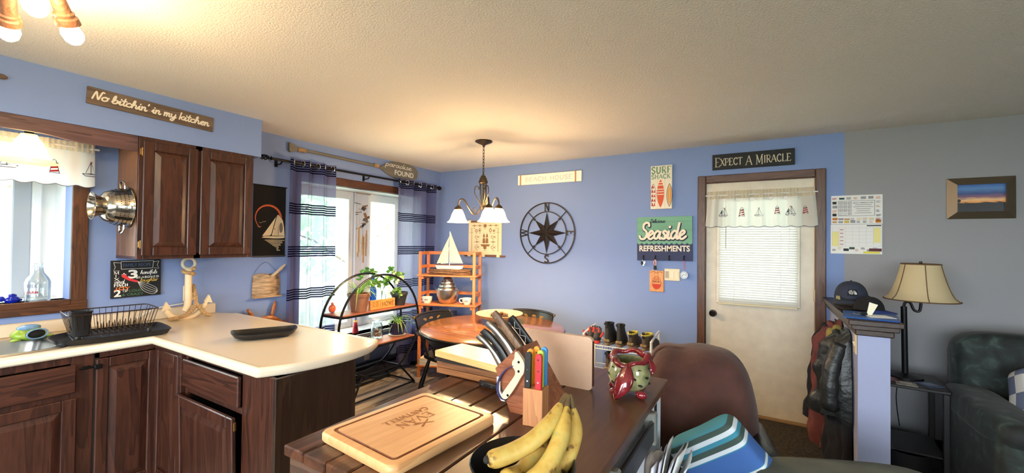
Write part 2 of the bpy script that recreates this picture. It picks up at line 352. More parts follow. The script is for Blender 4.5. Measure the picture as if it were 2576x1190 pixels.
CAPS = {  # (points, thick?) strokes in a unit-high box, serif spots, width
 'A': ([([(0, 0), (.35, 1)], 0), ([(.35, 1), (.7, 0)], 1), ([(.13, .36), (.57, .36)], 0)], [(0, 0), (.7, 0)], .7),
 'B': ([([(.12, 0), (.12, 1)], 1), (('c', [(.12, 1), (.42, .99), (.52, .76), (.42, .53), (.12, .52)]), 0), (('c', [(.12, .52), (.48, .5), (.6, .27), (.48, .02), (.12, 0)]), 0)], [(.05, 0), (.05, 1)], .62),
 'C': ([(('c', [(.62, .78), (.5, .97), (.3, .97), (.1, .75), (.06, .5), (.1, .25), (.3, .03), (.5, .03), (.64, .22)]), 1)], [], .66),
 'D': ([([(.12, 0), (.12, 1)], 1), (('c', [(.12, 1), (.45, .95), (.66, .5), (.45, .05), (.12, 0)]), 1)], [(.05, 0), (.05, 1)], .72),
 'E': ([([(.12, 0), (.12, 1)], 1), ([(.12, 1), (.55, 1)], 0), ([(.12, .53), (.45, .53)], 0), ([(.12, 0), (.58, 0)], 0), ([(.55, 1), (.56, .85)], 0), ([(.58, 0), (.6, .17)], 0)], [(.06, 0), (.06, 1)], .62),
 'F': ([([(.12, 0), (.12, 1)], 1), ([(.12, 1), (.55, 1)], 0), ([(.12, .53), (.45, .53)], 0), ([(.55, 1), (.56, .85)], 0)], [(.12, 0), (.06, 1)], .58),
 'G': ([(('c', [(.62, .8), (.5, .97), (.3, .97), (.1, .75), (.06, .5), (.1, .25), (.3, .03), (.5, .03), (.62, .15)]), 1), ([(.62, 0), (.62, .4)], 1)], [(.6, .4)], .72),
 'H': ([([(.12, 0), (.12, 1)], 1), ([(.62, 0), (.62, 1)], 1), ([(.12, .52), (.62, .52)], 0)], [(.12, 0), (.12, 1), (.62, 0), (.62, 1)], .74),
 'I': ([([(.12, 0), (.12, 1)], 1)], [(.12, 0), (.12, 1)], .26),
 'J': ([(('c', [(.35, 1), (.35, .3), (.25, .02), (.05, .08)]), 1)], [(.35, 1)], .5),
 'K': ([([(.12, 0), (.12, 1)], 1), ([(.6, 1), (.12, .42)], 0), ([(.28, .6), (.64, 0)], 1)], [(.12, 0), (.12, 1), (.6, 1), (.64, 0)], .7),
 'L': ([([(.12, 0), (.12, 1)], 1), ([(.12, 0), (.56, 0)], 0), ([(.56, 0), (.58, .18)], 0)], [(.12, 1), (.06, 0)], .58),
 'M': ([([(.12, 0), (.12, 1)], 0), ([(.12, 1), (.42, .12)], 1), ([(.42, .12), (.72, 1)], 0), ([(.72, 1), (.74, 0)], 1)], [(.1, 0), (.08, 1), (.74, 0), (.76, 1)], .86),
 'N': ([([(.12, 0), (.12, 1)], 0), ([(.12, 1), (.62, 0)], 1), ([(.62, 0), (.62, 1)], 0)], [(.12, 0), (.08, 1), (.62, 1)], .74),
 'O': ([(('c', [(.35, 1), (.1, .8), (.05, .5), (.1, .2), (.35, 0), (.6, .2), (.65, .5), (.6, .8), (.35, 1)]), 1)], [], .7),
 'P': ([([(.12, 0), (.12, 1)], 1), (('c', [(.12, 1), (.45, .98), (.56, .74), (.45, .48), (.12, .46)]), 0)], [(.12, 0), (.05, 1)], .58),
 'R': ([([(.12, 0), (.12, 1)], 1), (('c', [(.12, 1), (.45, .98), (.56, .74), (.45, .5), (.12, .48)]), 0), ([(.3, .48), (.62, 0)], 1)], [(.12, 0), (.05, 1), (.64, 0)], .66),
 'S': ([(('c', [(.5, .8), (.42, .97), (.25, .99), (.08, .82), (.12, .62), (.42, .42), (.52, .22), (.35, .02), (.18, .02), (.05, .2)]), 1)], [], .56),
 'T': ([([(.32, 0), (.32, 1)], 1), ([(0, 1), (.64, 1)], 0), ([(0, 1), (0, .85)], 0), ([(.64, 1), (.64, .85)], 0)], [(.32, 0)], .64),
 'U': ([(('c', [(.12, 1), (.12, .3), (.22, .04), (.45, .02), (.6, .25), (.62, .5), (.62, 1)]), 1)], [(.12, 1), (.62, 1)], .72),
 'V': ([([(0, 1), (.35, 0)], 1), ([(.35, 0), (.68, 1)], 0)], [(0, 1), (.68, 1)], .68),
 'W': ([([(0, 1), (.25, 0)], 1), ([(.25, 0), (.48, .9)], 0), ([(.48, .9), (.72, 0)], 1), ([(.72, 0), (.95, 1)], 0)], [(0, 1), (.95, 1)], .95),
 'X': ([([(0, 1), (.6, 0)], 1), ([(.6, 1), (0, 0)], 0)], [(0, 0), (.6, 0), (0, 1), (.6, 1)], .6),
 'Y': ([([(0, 1), (.32, .5)], 1), ([(.64, 1), (.32, .5)], 0), ([(.32, .5), (.32, 0)], 1)], [(0, 1), (.64, 1), (.32, 0)], .64),
 'Z': ([([(.05, 1), (.58, 1)], 0), ([(.58, 1), (.05, 0)], 1), ([(.05, 0), (.6, 0)], 0)], [], .62),
 '2': ([(('c', [(.05, .75), (.2, .98), (.45, .9), (.45, .6), (.2, .3), (.03, .03)]), 1), ([(.03, .02), (.55, .02)], 1)], [], .6),
 '3': ([(('c', [(.05, .85), (.25, 1), (.48, .82), (.4, .58), (.22, .53), (.45, .48), (.52, .22), (.28, 0), (.03, .15)]), 1)], [], .58),
 '&': ([(('c', [(.65, .1), (.2, .7), (.3, .97), (.42, .75), (.1, .35), (.15, .05), (.4, .03), (.62, .45)]), 1)], [], .7),
 '+': ([([(0, .5), (.5, .5)], 1), ([(.25, .25), (.25, .75)], 1)], [], .55), '.': ([([(.08, .0), (.08, .04)], 1)], [], .2), ',': ([([(.1, .04), (.05, -.12)], 1)], [], .22),
 ' ': ([], [], .4)}
def script_text(mb, text, x, z, w, xh, sw, y=0., slant=.22, width=None, n=5):
    """hand-lettered script; fitted to width if given, xh = x-height; strokes of width sw"""
    adv = sum(SCRIPT[c][1] for c in text)
    k = (width / adv) if width else w
    cx = 0.
    for c in text:
        strokes, a = SCRIPT[c]
        for st in strokes:
            pts = cr([(px + cx, pz, 0) for px, pz in st], n)
            mb.ribbon([(x + (q[0]) * k + slant * q[1] * xh, z + q[1] * xh) for q in pts], sw, y)
        cx += a
def caps_text(mb, text, x, z, h, thick, thin, y=0., width=None, k=None, serif=.06, bigfirst=1., up=None, gap=.14):
    W = sum((CAPS[c][2] + gap) * (bigfirst if (bigfirst != 1 and (i == 0 or text[i - 1] == ' ')) else 1) for i, c in enumerate(text)) - gap
    k = (width / W) if width else (k or h)
    cx = 0.
    for i, c in enumerate(text):
        strokes, ser, w = CAPS[c]; big = bigfirst if (bigfirst != 1 and (i == 0 or text[i - 1] == ' ')) else 1
        hh = h * big; kk = k * big; zz = z - (hh - h) / 2
        for st, th in strokes:
            if st[0] == 'c': pts = [(q[0], q[1]) for q in cr([(a, b, 0) for a, b in st[1]], 5)]
            else: pts = st
            mb.ribbon([(x + cx + a * kk, zz + b * hh) for a, b in pts], thick if th else thin, y, cap=not serif)
        if serif:
            for a, b in ser: mb.ribbon([(x + cx + a * kk - serif * hh, zz + b * hh), (x + cx + a * kk + serif * hh, zz + b * hh)], thin, y, cap=False)
        cx += (w + gap) * kk
_bf = {}
def block_text(mb, text, x, z, h, y=0., width=None, bold=0., align='L'):
    """plain sans lettering in the (x, z) plane, cap height h"""
    cu = bpy.data.curves.new('t', 'FONT'); cu.body = text; cu.size = 1; cu.offset = bold; cu.resolution_u = 3
    ob = bpy.data.objects.new('t', cu); me = bpy.data.meshes.new_from_object(ob)
    vs = [v.co.copy() for v in me.vertices]; fs = [tuple(p.vertices) for p in me.polygons]
    bpy.data.objects.remove(ob); bpy.data.curves.remove(cu); bpy.data.meshes.remove(me)
    if not vs: return
    x0 = min(v.x for v in vs); x1 = max(v.x for v in vs); ch = .72
    kx = (width / (x1 - x0)) if width else h / ch
    ox = x - (x1 - x0) * kx * {'L': 0, 'C': .5, 'R': 1}[align]
    mb.add([(ox + (v.x - x0) * kx, y, z + v.y * h / ch) for v in vs], fs)
# ---------------------------------------------------------------- room shell
def step_wall_mat(name, blue, grey, xs):
    m = mat(name, blue, .75, bump=.12, bscale=260.)
    nt = m.node_tree; p = nt.nodes['Principled BSDF']
    tc = nt.nodes.new('ShaderNodeTexCoord'); sx = nt.nodes.new('ShaderNodeSeparateXYZ'); nt.links.new(tc.outputs['Object'], sx.inputs[0])
    n = nt.nodes.new('ShaderNodeTexNoise'); n.inputs['Scale'].default_value = 30; nt.links.new(tc.outputs['Object'], n.inputs['Vector'])
    ad = nt.nodes.new('ShaderNodeMath'); ad.operation = 'MULTIPLY_ADD'; ad.inputs[1].default_value = .008; nt.links.new(n.outputs['Fac'], ad.inputs[0]); nt.links.new(sx.outputs[0], ad.inputs[2])
    g = nt.nodes.new('ShaderNodeMath'); g.operation = 'GREATER_THAN'; g.inputs[1].default_value = xs; nt.links.new(ad.outputs[0], g.inputs[0])
    mx = nt.nodes.new('ShaderNodeMix'); mx.data_type = 'RGBA'; mx.inputs[6].default_value = lin(blue); mx.inputs[7].default_value = lin(grey)
    nt.links.new(g.outputs[0], mx.inputs[0]); nt.links.new(mx.outputs[2], p.inputs['Base Color'])
    return m
BLUE = (126, 148, 197)
M_blue = mat('blue_wall_paint', BLUE, .72, bump=.12, bscale=260.)
M_back = step_wall_mat('back_wall_paint', BLUE, (150, 150, 154), .562)
M_grey = mat('grey_wall_paint', (150, 150, 154), .75, bump=.12, bscale=260.)
M_ceil = mat('stippled_ceiling', (236, 232, 224), .9, bump=.45, bscale=110., var=.05, vscale=110.)
M_white = mat('white_paint', (226, 226, 224), .45)
M_vinyl = mat('white_vinyl', (232, 236, 240), .4)
M_oakd = wood('dark_oak_trim', (52, 29, 17), (102, 62, 36), 'z', 9., .4)
M_oakdx = wood('dark_oak_trim_across', (52, 29, 17), (102, 62, 36), 'x', 9., .4)
M_oakdy = wood('dark_oak_trim_along', (52, 29, 17), (102, 62, 36), 'y', 9., .4)
M_pane = pane_mat('window_pane')
M_black = mat('black_metal', (22, 22, 24), .4, .6)
M_iron = mat('black_iron', (26, 28, 34), .35, .5)
M_brass = mat('aged_brass', (150, 110, 60), .35, .9)
M_chrome = mat('chrome', (210, 210, 212), .12, 1.)

def wall_with_holes(mb, axis, at, thick, u0, u1, z0, z1, holes):
    us = sorted({u0, u1, *[h[0] for h in holes], *[h[1] for h in holes]}); zs = sorted({z0, z1, *[h[2] for h in holes], *[h[3] for h in holes]})
    for a, b in zip(us, us[1:]):
        for c, d in zip(zs, zs[1:]):
            um, zm = (a + b) / 2, (c + d) / 2
            if any(h[0] < um < h[1] and h[2] < zm < h[3] for h in holes): continue
            if axis == 'x': mb.bx(at, at + thick, a, b, c, d)
            else: mb.bx(a, b, at, at + thick, c, d)
    return mb
KW = (-.45, .807, 1.10, 2.03)      # kitchen window opening on the left wall (y0, y1, z0, z1)
DW = (2.28, 3.86, .50, 2.045)      # dining window opening
DR = (-.451, .369, 0.0, 2.052)     # door opening on the back wall (x0, x1)
RW = (-2.5, 1.9, .7, 2.2); GW = (-1.3, .1, .9, 2.2)
struct(wall_with_holes(MB(), 'x', XL, -.14, YR - .14, YB + .14, 0, H, [KW, DW]).build('wall_left', M_blue))
struct(wall_with_holes(MB(), 'y', YB, .14, XL - .0, XR + .14, 0, H, [DR]).build('wall_back', M_back))
struct(wall_with_holes(MB(), 'y', YR, -.14, XL, XR, 0, H, [RW]).build('wall_rear', M_grey))
struct(wall_with_holes(MB(), 'x', XR, .14, YR - .14, YB, 0, H, [GW]).build('wall_right', M_grey))
struct(MB().bx(XL - .14, XR + .14, YR - .14, YB + .14, H, H + .1).build('ceiling', M_ceil))
# soffit above the kitchen cabinets
struct(MB().bx(XL, -3.299, YR, 1.745, 2.115, H).build('wall_soffit', M_blue))

# floor: grey vinyl planks in the kitchen and dining end, dark woven carpet by the door
M_sub = mat('floor_joint', (58, 50, 44), .8)
M_plank = wood('grey_brown_plank', (116, 98, 84), (178, 166, 154), 'y', 5., .2, ring=5., bump=.05)
fl = struct(MB().bx(XL - .14, XR + .14, YR - .14, YB + .14, -.12, -.004).build('floor', M_sub))
pl = None; pw, plen = .152, 1.22
for i in range(24):
    y = -1.2 - random.random() * .8
    x = XL + pw * i
    while y < YB:
        y0 = max(y, -1.2); y1 = min(y + plen, YB)
        if y1 > y0 + .05 and not (y1 < 1.5 and x > -1.3 and x < -.3):
            MB().bev(0, pw - .002, 0, y1 - y0 - .002, -.008, 0, .0012).build('plank', M_plank, fl, loc=(x, y0, 0))
        y += plen
M_carpet = mat('dark_woven_carpet', (52, 46, 36), .95, var=.6, vscale=45., bump=.9, bscale=60.)
cp = MB()
def bumps(u, v):
    x = -.62 + u * (XR + .62); y = -2.5 + v * 6.7
    return (x, y, .004)
cp.grid(bumps, 2, 2)
struct(cp.build('floor_carpet', M_carpet))
# baseboards
M_base = mat('dark_baseboard', (40, 36, 36), .5)
struct(MB().bx(XL, XL + .014, 1.7, 2.35, 0, .09).bx(XL, XL + .014, 3.75, YB, 0, .09).build('baseboard_left', M_base))
struct(MB().bx(XL, -.52, YB - .014, YB, 0, .09).bx(.44, XR, YB - .014, YB, 0, .09).build('baseboard_back', M_base))
# half wall by the door with its oak cap
struct(MB().bx(.463, .603, 3.05, YB, 0, .985).build('wall_half', mat('lavender_wall_paint', (158, 164, 196), .75, bump=.12, bscale=260.)))
cap = MB().bev(.415, .651, 2.995, YB, 1.045, 1.075, .004)
cap.bev(.43, .636, 3.012, YB, 1.018, 1.046, .004); cap.bev(.448, .618, 3.03, YB, .985, 1.02, .006)
struct(cap.build('trim_1', wood('dark_walnut_cap', (30, 19, 12), (62, 40, 26), 'y', 8., .4)))

# ---------------------------------------------------------------- kitchen window
def win_root(n): return struct(bpy_empty('window_%d' % n))
def bpy_empty(name, loc=(0, 0, 0)):
    o = bpy.data.objects.new(name, None); COL.objects.link(o); o.location = loc; o.empty_display_size = .05; return o
w1 = win_root(1)
y0, y1, z0, z1 = KW; D1 = XL - .40
MB().bx(D1, XL + .004, y1, y1 + .012, z0 - .02, z1).build('jamb', M_vinyl, w1)
MB().bx(D1, XL + .004, y0 - .012, y0, z0 - .02, z1).build('jamb', M_vinyl, w1)
MB().bx(D1, XL + .004, y0, y1, z1, z1 + .012).build('head', M_vinyl, w1)
MB().bx(D1, XL + .004, y0, y1, z0 - .025, z0).build('window_sill', M_white, w1)
M_sash = mat('grey_sash', (168, 178, 190), .45)
for (a, b) in ((.62, .70), (.70, .745), (.19, .26)):
    MB().bev(D1 + .02, D1 + .07, a, b, z0, z1, .006).build('sash_stile', M_sash if a != .70 else M_vinyl, w1)
MB().bev(D1 + .02, D1 + .06, y0, .745, z0, z0 + .045, .006).build('sash_rail', M_vinyl, w1)
MB().bev(D1 + .02, D1 + .06, y0, .745, z1 - .05, z1, .006).build('sash_rail', M_vinyl, w1)
MB().bx(D1 + .035, D1 + .039, .26, .62, z0 + .045, z1 - .05).build('pane', M_pane, w1)
MB().bx(D1 + .035, D1 + .039, y0, .19, z0 + .045, z1 - .05).build('pane', M_pane, w1)
MB().bx(D1 + .035, D1 + .039, .745, y1, z0, z1).build('jamb', M_vinyl, w1)
# oak casing
t = MB().bev(XL - .005, XL + .018, y1 - .002, y1 + .072, z0 - .075, z1 + .08, .004); t.build('casing', M_oakd, w1)
t = MB().bev(XL - .005, XL + .02, y0 - .07, y1 + .075, z0 - .072, z0 + .0, .004); t.build('casing', M_oakdy, w1)
t = MB().bev(XL - .005, XL + .024, y0 - .07, y1 + .0, z0 - .03, z0 + .006, .004); t.build('stool', M_oakdy, w1)

# ---------------------------------------------------------------- dining bay window
w2 = win_root(2)
y0, y1, z0, z1 = DW; D2 = XL - .42
MB().bx(D2 - .05, XL, y0 - .02, y0, z0, z1).build('side_panel', M_white, w2)
MB().bx(D2 - .05, XL, y1, y1 + .02, z0, z1).build('side_panel', M_white, w2)
MB().bx(D2 - .05, XL, y0, y1, z1, z1 + .02).build('head', M_white, w2)
MB().bx(D2 - .05, XL + .02, y0 - .02, y1 + .02, z0 - .03, z0).build('window_seat', M_white, w2)
yc = 3.27
MB().bev(D2 - .04, D2 + .06, yc - .10, yc + .09, z0, z1, .008).build('mullion', mat('lilac_white', (206, 208, 222), .5), w2)
for (a, b) in ((y0, yc - .10), (yc + .09, y1)):
    MB().bev(D2 - .03, D2 + .03, a, a + .06, z0, z1, .006).build('sash_stile', M_vinyl, w2)
    MB().bev(D2 - .03, D2 + .03, b - .06, b, z0, z1, .006).build('sash_stile', M_vinyl, w2)
    MB().bev(D2 - .03, D2 + .03, a + .06, b - .06, z0, z0 + .07, .006).build('sash_rail', M_vinyl, w2)
    MB().bev(D2 - .03, D2 + .03, a + .06, b - .06, z1 - .09, z1, .006).build('sash_rail', M_vinyl, w2)
    MB().bx(D2 - .004, D2, a + .06, b - .06, z0 + .07, z1 - .09).build('pane', M_pane, w2)
MB().bev(XL - .004, XL + .018, y0 - .07, y1 + .07, z1 - .015, z1 + .065, .004).build('casing', M_oakdy, w2)
MB().bev(XL - .004, XL + .018, y0 - .07, y0 + .0, z0 - .03, z1 - .015, .004).build('casing', M_oakd, w2)
MB().bev(XL - .004, XL + .018, y1 - .0, y1 + .07, z0 - .03, z1 - .015, .004).build('casing', M_oakd, w2)
# windows behind the camera
for n, (o, h) in enumerate(((w_, hh) for w_, hh in (('rear', RW), ('right', GW)))):
    w = win_root(3 + n); a, b, c, d = h
    for k in range(2):
        e = a + (b - a) / 2 * k; f2 = e + (b - a) / 2
        m_ = MB()
        if o == 'rear':
            m_.bx(e, e + .05, YR - .1, YR - .05, c, d).bx(f2 - .05, f2, YR - .1, YR - .05, c, d).bx(e, f2, YR - .1, YR - .05, c, c + .05).bx(e, f2, YR - .1, YR - .05, d - .05, d)
        else:
            m_.bx(XR + .05, XR + .1, e, e + .05, c, d).bx(XR + .05, XR + .1, f2 - .05, f2, c, d).bx(XR + .05, XR + .1, e, f2, c, c + .05).bx(XR + .05, XR + .1, e, f2, d - .05, d)
        m_.build('sash', M_vinyl, w)

# ---------------------------------------------------------------- entrance door
d1 = struct(bpy_empty('door_1', (0, YB, 0)))
x0, x1, _, zt = DR
M_door = mat('off_white_door', (214, 204, 186), .5, var=.06, vscale=14., bump=.04, bscale=60.)
LX0, LX1, LZ0, LZ1 = -.335, .24, .99, 1.90
sl = wall_with_holes(MB(), 'y', .018, .044, x0 + .004, x1 - .004, .012, zt - .004, [(LX0, LX1, LZ0, LZ1)])
sl.build('slab', M_door, d1)
for (a, b, c, d) in ((LX0 - .03, LX0 + .012, LZ0 - .03, LZ1 + .03), (LX1 - .012, LX1 + .03, LZ0 - .03, LZ1 + .03), (LX0, LX1, LZ0 - .03, LZ0 + .012), (LX0, LX1, LZ1 - .012, LZ1 + .03)):
    MB().bev(a, b, .006, .024, c, d, .005).build('lite_frame', M_door, d1)
MB().bx(LX0, LX1, .036, .041, LZ0, LZ1).build('pane', M_pane, d1)
W = .068
MB().bev(x0 - W, x0 + .0, -.018, .004, 0, zt + W, .005).build('casing', M_oakd, d1)
MB().bev(x1 - .0, x1 + W + .003, -.018, .004, 0, zt + W, .005).build('casing', M_oakd, d1)
MB().bev(x0, x1, -.018, .004, zt, zt + W, .005).build('casing', M_oakdx, d1)
MB().bx(x0 - .001, x0 + .003, .0, .13, 0, zt).build('jamb', M_oakd, d1)
MB().bx(x1 - .003, x1 + .001, .0, .13, 0, zt).build('jamb', mat('tan_jamb', (150, 128, 100), .6), d1)
MB().bx(x0, x1, .0, .13, zt - .003, zt + .001).build('jamb', M_oakdx, d1)
MB().bev(x0, x1, -.035, .1, 0, .016, .005).build('threshold', wood('worn_threshold', (92, 66, 40), (150, 118, 78), 'x', 8., .5), d1)
for z in (.25, 1.08, 1.78):
    MB().bev(x1 - .012, x1 + .006, -.002, .02, z - .05, z + .05, .003).cyl((x1 - .004, -.004, z - .05), (x1 - .004, -.004, z + .05), .006).build('hinge', mat('painted_hinge', (190, 176, 150), .5), d1)
kb = MB().lathe([(0, -.062), (.018, -.062), (.027, -.05), (.028, -.04), (.022, -.03), (.011, -.024), (.011, -.008), (.032, -.006), (.032, 0)], (-.389, .018, .862), 20, Matrix.Rotation(-PI / 2, 3, 'X'))
kb.v = [(v[0], .018 - abs(v[1] - .018), v[2]) for v in kb.v]
kb.build('door_knob', mat('dark_bronze_knob', (34, 28, 26), .25, .8), d1, True)
# ---------------------------------------------------------------- kitchen cabinets
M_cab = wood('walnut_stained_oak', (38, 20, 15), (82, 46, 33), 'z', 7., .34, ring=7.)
M_cabx = wood('walnut_stained_oak_across', (38, 20, 15), (82, 46, 33), 'x', 7., .34, ring=7.)
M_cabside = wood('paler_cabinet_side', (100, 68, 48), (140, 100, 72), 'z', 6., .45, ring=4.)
M_fas = wood('purple_brown_board', (60, 36, 34), (110, 78, 76), 'x', 6., .5, ring=7.)
M_dark = mat('cabinet_inside', (20, 14, 12), .8)
L90 = PI / 2
def cab_door(name, parent, x, z, w, h, y=0., t=.02, st=.055, flat=False, hinges=()):
    """raised-panel door: local x right, z up, front towards -y; its lower left corner at (x, z)"""
    d = MB()
    if flat:
        d.bev(0, w, -t, 0, 0, h, .005); o = d.build(name, M_cabx, parent, loc=(x, y, z)); return o
    d.bev(0, st, -t, 0, 0, h, .004).bev(w - st, w, -t, 0, 0, h, .004).bev(st, w - st, -t, 0, 0, st, .004).bev(st, w - st, -t, 0, h - st, h, .004)
    o = d.build(name, M_cab, parent, loc=(x, y, z))
    a, b, c, e = st, w - st, st, h - st; s = .032
    p = MB().add([(a, -.007, c), (b, -.007, c), (b, -.007, e), (a, -.007, e), (a + s, -t + .001, c + s), (b - s, -t + .001, c + s), (b - s, -t + .001, e - s), (a + s, -t + .001, e - s)],
                 [(0, 1, 5, 4), (1, 2, 6, 5), (2, 3, 7, 6), (3, 0, 4, 7), (4, 5, 6, 7)])
    p.build('raised_panel', M_cab, o)
    for hz in hinges:
        MB().bev(-.014, .004, -.012, 0, hz - .02, hz + .02, .002).cyl((-.004, -.012, hz - .025), (-.004, -.012, hz + .025), .0045).build('hinge', M_brass, o)
    return o
# upper cabinet (faces the room, +x); local x runs along world y
uc = thing('upper_cabinet', 'two-door dark walnut wall cabinet hanging under the blue soffit', 'cabinet', (-3.30, 1.015, 1.352), L90)
W_, H_ = .675, .763
MB().bx(0, W_, .02, .339, 0, .018).bx(0, W_, .02, .339, H_ - .018, H_).bx(.018, W_ - .018, .325, .339, .018, H_ - .018).build('carcass', M_cabx, uc)
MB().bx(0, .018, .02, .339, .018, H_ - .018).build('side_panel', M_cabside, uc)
MB().bx(W_ - .018, W_, .02, .339, .018, H_ - .018).build('side_panel', M_cab, uc)
MB().bev(0, .03, 0, .02, 0, H_, .002).bev(W_ - .03, W_, 0, .02, 0, H_, .002).bev(.3, .34, 0, .02, 0, H_, .002).bev(.03, W_ - .03, 0, .02, 0, .035, .002).bev(.03, W_ - .03, 0, .02, H_ - .035, H_, .002).build('face_frame', M_cab, uc)
cab_door('door', uc, .018, .022, .292, .715, hinges=(.07, .645))
cab_door('door', uc, .328, .022, .335, .715)
# board over the sink window, with a gently scalloped lower edge
fb = MB(); xs = [i / 40 for i in range(41)]
poly = [(x * 2.9, .092 - .0) for x in xs][::-1]
def scal(u): return .018 - .022 * (.5 - .5 * math.cos(2 * PI * min(max((u - .0) / .9, 0), 1))) if u < .9 else .018
low = []
for i in range(60):
    u = i / 59 * 2.9 ; r = 2.9 - u      # distance from the cabinet
    low.append((u, .0 + .022 * (1 / (1 + math.exp((r - .28) * -24))) if r > .05 else .0))
low = [(u, (.020 if (2.9 - u) > .42 else (0. if (2.9 - u) < .24 else .020 * .5 * (1 - math.cos(PI * ((2.9 - u) - .24) / .18))))) for u, _ in low]
fb.wallp(low + [(2.9, .095), (0, .095)], 0, .02)
tag(fb.build('fascia_board', M_fas, loc=(-3.31, 1.013 - 2.9, 2.02), rz=L90), 'long purple-brown wooden board above the sink window', 'board')

# base cabinets along the window wall and the peninsula
sk = thing('sink_cabinet', 'dark walnut base cabinet under the steel sink', 'cabinet', (-3.03, -.15, 0), L90)
MB().bx(0, .875, .02, .6, .1, .12).bx(0, .875, .59, .6, .1, .87).bx(0, .018, .02, .6, .1, .87).bx(.857, .875, .02, .6, .1, .87).bx(0, .875, .07, .085, 0, .1).build('carcass', M_dark, sk)
MB().bev(0, .035, 0, .02, .1, .872, .002).bev(.835, .92, 0, .02, .1, .872, .002).bev(.035, .835, 0, .02, .835, .872, .002).bev(.035, .835, 0, .02, .655, .695, .002).bev(.035, .835, 0, .02, .1, .13, .002).build('face_frame', M_cab, sk)
cab_door('drawer_front', sk, .02, .688, .83, .142, flat=True)
cab_door('door', sk, .02, .125, .41, .535)
cab_door('door', sk, .44, .125, .415, .535)
lb = MB().bev(.872, .905, -.008, 0, .795, .812, .002).cyl((.862, -.014, .803), (.93, -.014, .803), .005).bev(.915, .945, -.03, -.018, .79, .816, .003)
lb.build('slide_latch', M_black, sk, True)
ck = thing('corner_cabinet', 'dark walnut corner cabinet with folding door between sink and peninsula', 'cabinet', (-3.03, .77, 0))
MB().bx(-.6, .0, .0, .02, .1, .87).bx(-.6, -.58, .02, .88, .1, .87).bx(-.58, .3, .865, .88, .1, .87).bx(-.58, .0, .0, .865, .1, .12).bx(0, .34, .275, .865, .1, .12).build('carcass', M_dark, ck)
e1 = bpy.data.objects.new('folding_door', None); COL.objects.link(e1); e1.parent = ck; e1.rotation_euler = (0, 0, L90); e1.location = (0, .0, .0)
cab_door('left_leaf', e1, .005, .115, .268, .725, st=.05)
e2 = bpy.data.objects.new('folding_door', None); COL.objects.link(e2); e2.parent = ck; e2.location = (.0, .275, 0)
cab_door('right_leaf', e2, .0, .115, .30, .728, st=.05)
MB().bev(-.02, .34, .255, .275, .845, .872, .002).bev(-.02, .0, .0, .255, .842, .872, .002).bev(.31, .345, .255, .275, .1, .845, .002).build('face_frame', M_cabx, ck)
pk = thing('drawer_cabinet', 'dark walnut peninsula cabinet with drawer over a door', 'cabinet', (-2.69, 1.045, 0))
MB().bx(0, .86, .02, .42, .1, .118).bx(0, .85, .39, .42, .1, .872).bx(0, .018, .02, .4, .1, .872).build('carcass', M_dark, pk)
MB().bev(0, .03, 0, .02, .1, .872, .002).bev(.595, .85, 0, .02, 0, .872, .002).bev(.03, .595, 0, .02, .845, .872, .002).bev(.03, .595, 0, .02, .66, .69, .002).build('face_frame', M_cab, pk)
dr = cab_door('drawer', pk, .015, .692, .575, .145, flat=True)
MB().bx(.02, .55, 0, .36, .02, .12).build('drawer_box', M_dark, dr)
dd = cab_door('door', pk, .0, .125, .595, .53); dd.location.y = -.012; dd.rotation_euler = (math.radians(1.5), 0, 0)
MB().bev(.585, .6, -.012, 0, .47, .51, .002).build('hinge', M_brass, dd)
M_endp = wood('dark_umber_panel', (36, 23, 16), (60, 42, 30), 'z', 5., .4, ring=6.)
MB().bev(.85, .87, -.0, .42, 0, .872, .002).build('end_panel', M_endp, pk)

# ---------------------------------------------------------------- countertop (one continuous L with backsplash)
M_lam = mat('cream_laminate', (222, 207, 184), .22, var=.025, vscale=120., spec=.5)
ct = thing('countertop', 'cream laminate L-shaped countertop with rounded peninsula end', 'countertop', (0, 0, 0))
ARC = [(-1.9, 1.003), (-1.838, 1.12), (-1.805, 1.25), (-1.79, 1.36), (-1.795, 1.46), (-1.825, 1.57), (-1.9, 1.68)]
arcp = [(q[0], q[1]) for q in cr([(a, b, 0) for a, b in ARC], 5)]
t = MB(); zt, zb = .915, .875
SH = (-3.50, -3.085, -.10, .672)      # sink cut-out
for (a, b, c, d) in ((-3.641, -3.012, -2.2, SH[2]), (-3.641, SH[0], SH[2], SH[3]), (SH[1], -3.012, SH[2], SH[3]), (-3.641, -3.012, SH[3], 1.012)): t.bx(a, b, c, d, zb, zt)
t.prism([(-3.641, 1.008)] + [(-1.908, 1.008)] + [(x - .006, y) for x, y in arcp[1:-1]] + [(-1.905, 1.674), (-3.47, 1.674), (-3.641, 1.60)], zb, zt)
t.build('worktop', M_lam, ct)
path = [(-3.007, -2.2), (-3.007, 1.003)] + arcp + [(-3.47, 1.68)]
prof = [(-.03, .914), (-.016, .9185), (-.007, .918), (-.001, .911), (0, .9), (0, .884), (-.003, .877), (-.012, .874), (-.03, .874)]
eb = MB(); n = len(path); vs = []
for i, p in enumerate(path):
    p = Vector(p); nrm = []
    if i > 0: d = (p - Vector(path[i - 1])).normalized(); nrm.append(Vector((d.y, -d.x)))
    if i < n - 1: d = (Vector(path[i + 1]) - p).normalized(); nrm.append(Vector((d.y, -d.x)))
    b = sum(nrm, Vector((0, 0))).normalized(); k = 1 / max(.3, b.dot(nrm[0]))
    vs += [(p.x + b.x * q[0] * k, p.y + b.y * q[0] * k, q[1]) for q in prof]
m = len(prof)
eb.add(vs, [(i * m + j, i * m + j + 1, (i + 1) * m + j + 1, (i + 1) * m + j) for i in range(n - 1) for j in range(m - 1)])
eb.build('rolled_edge', M_lam, ct, 'all')
bs = MB().bev(-3.641, -3.618, -2.2, 1.60, .915, .992, .006); bs.build('backsplash', M_lam, ct, True)

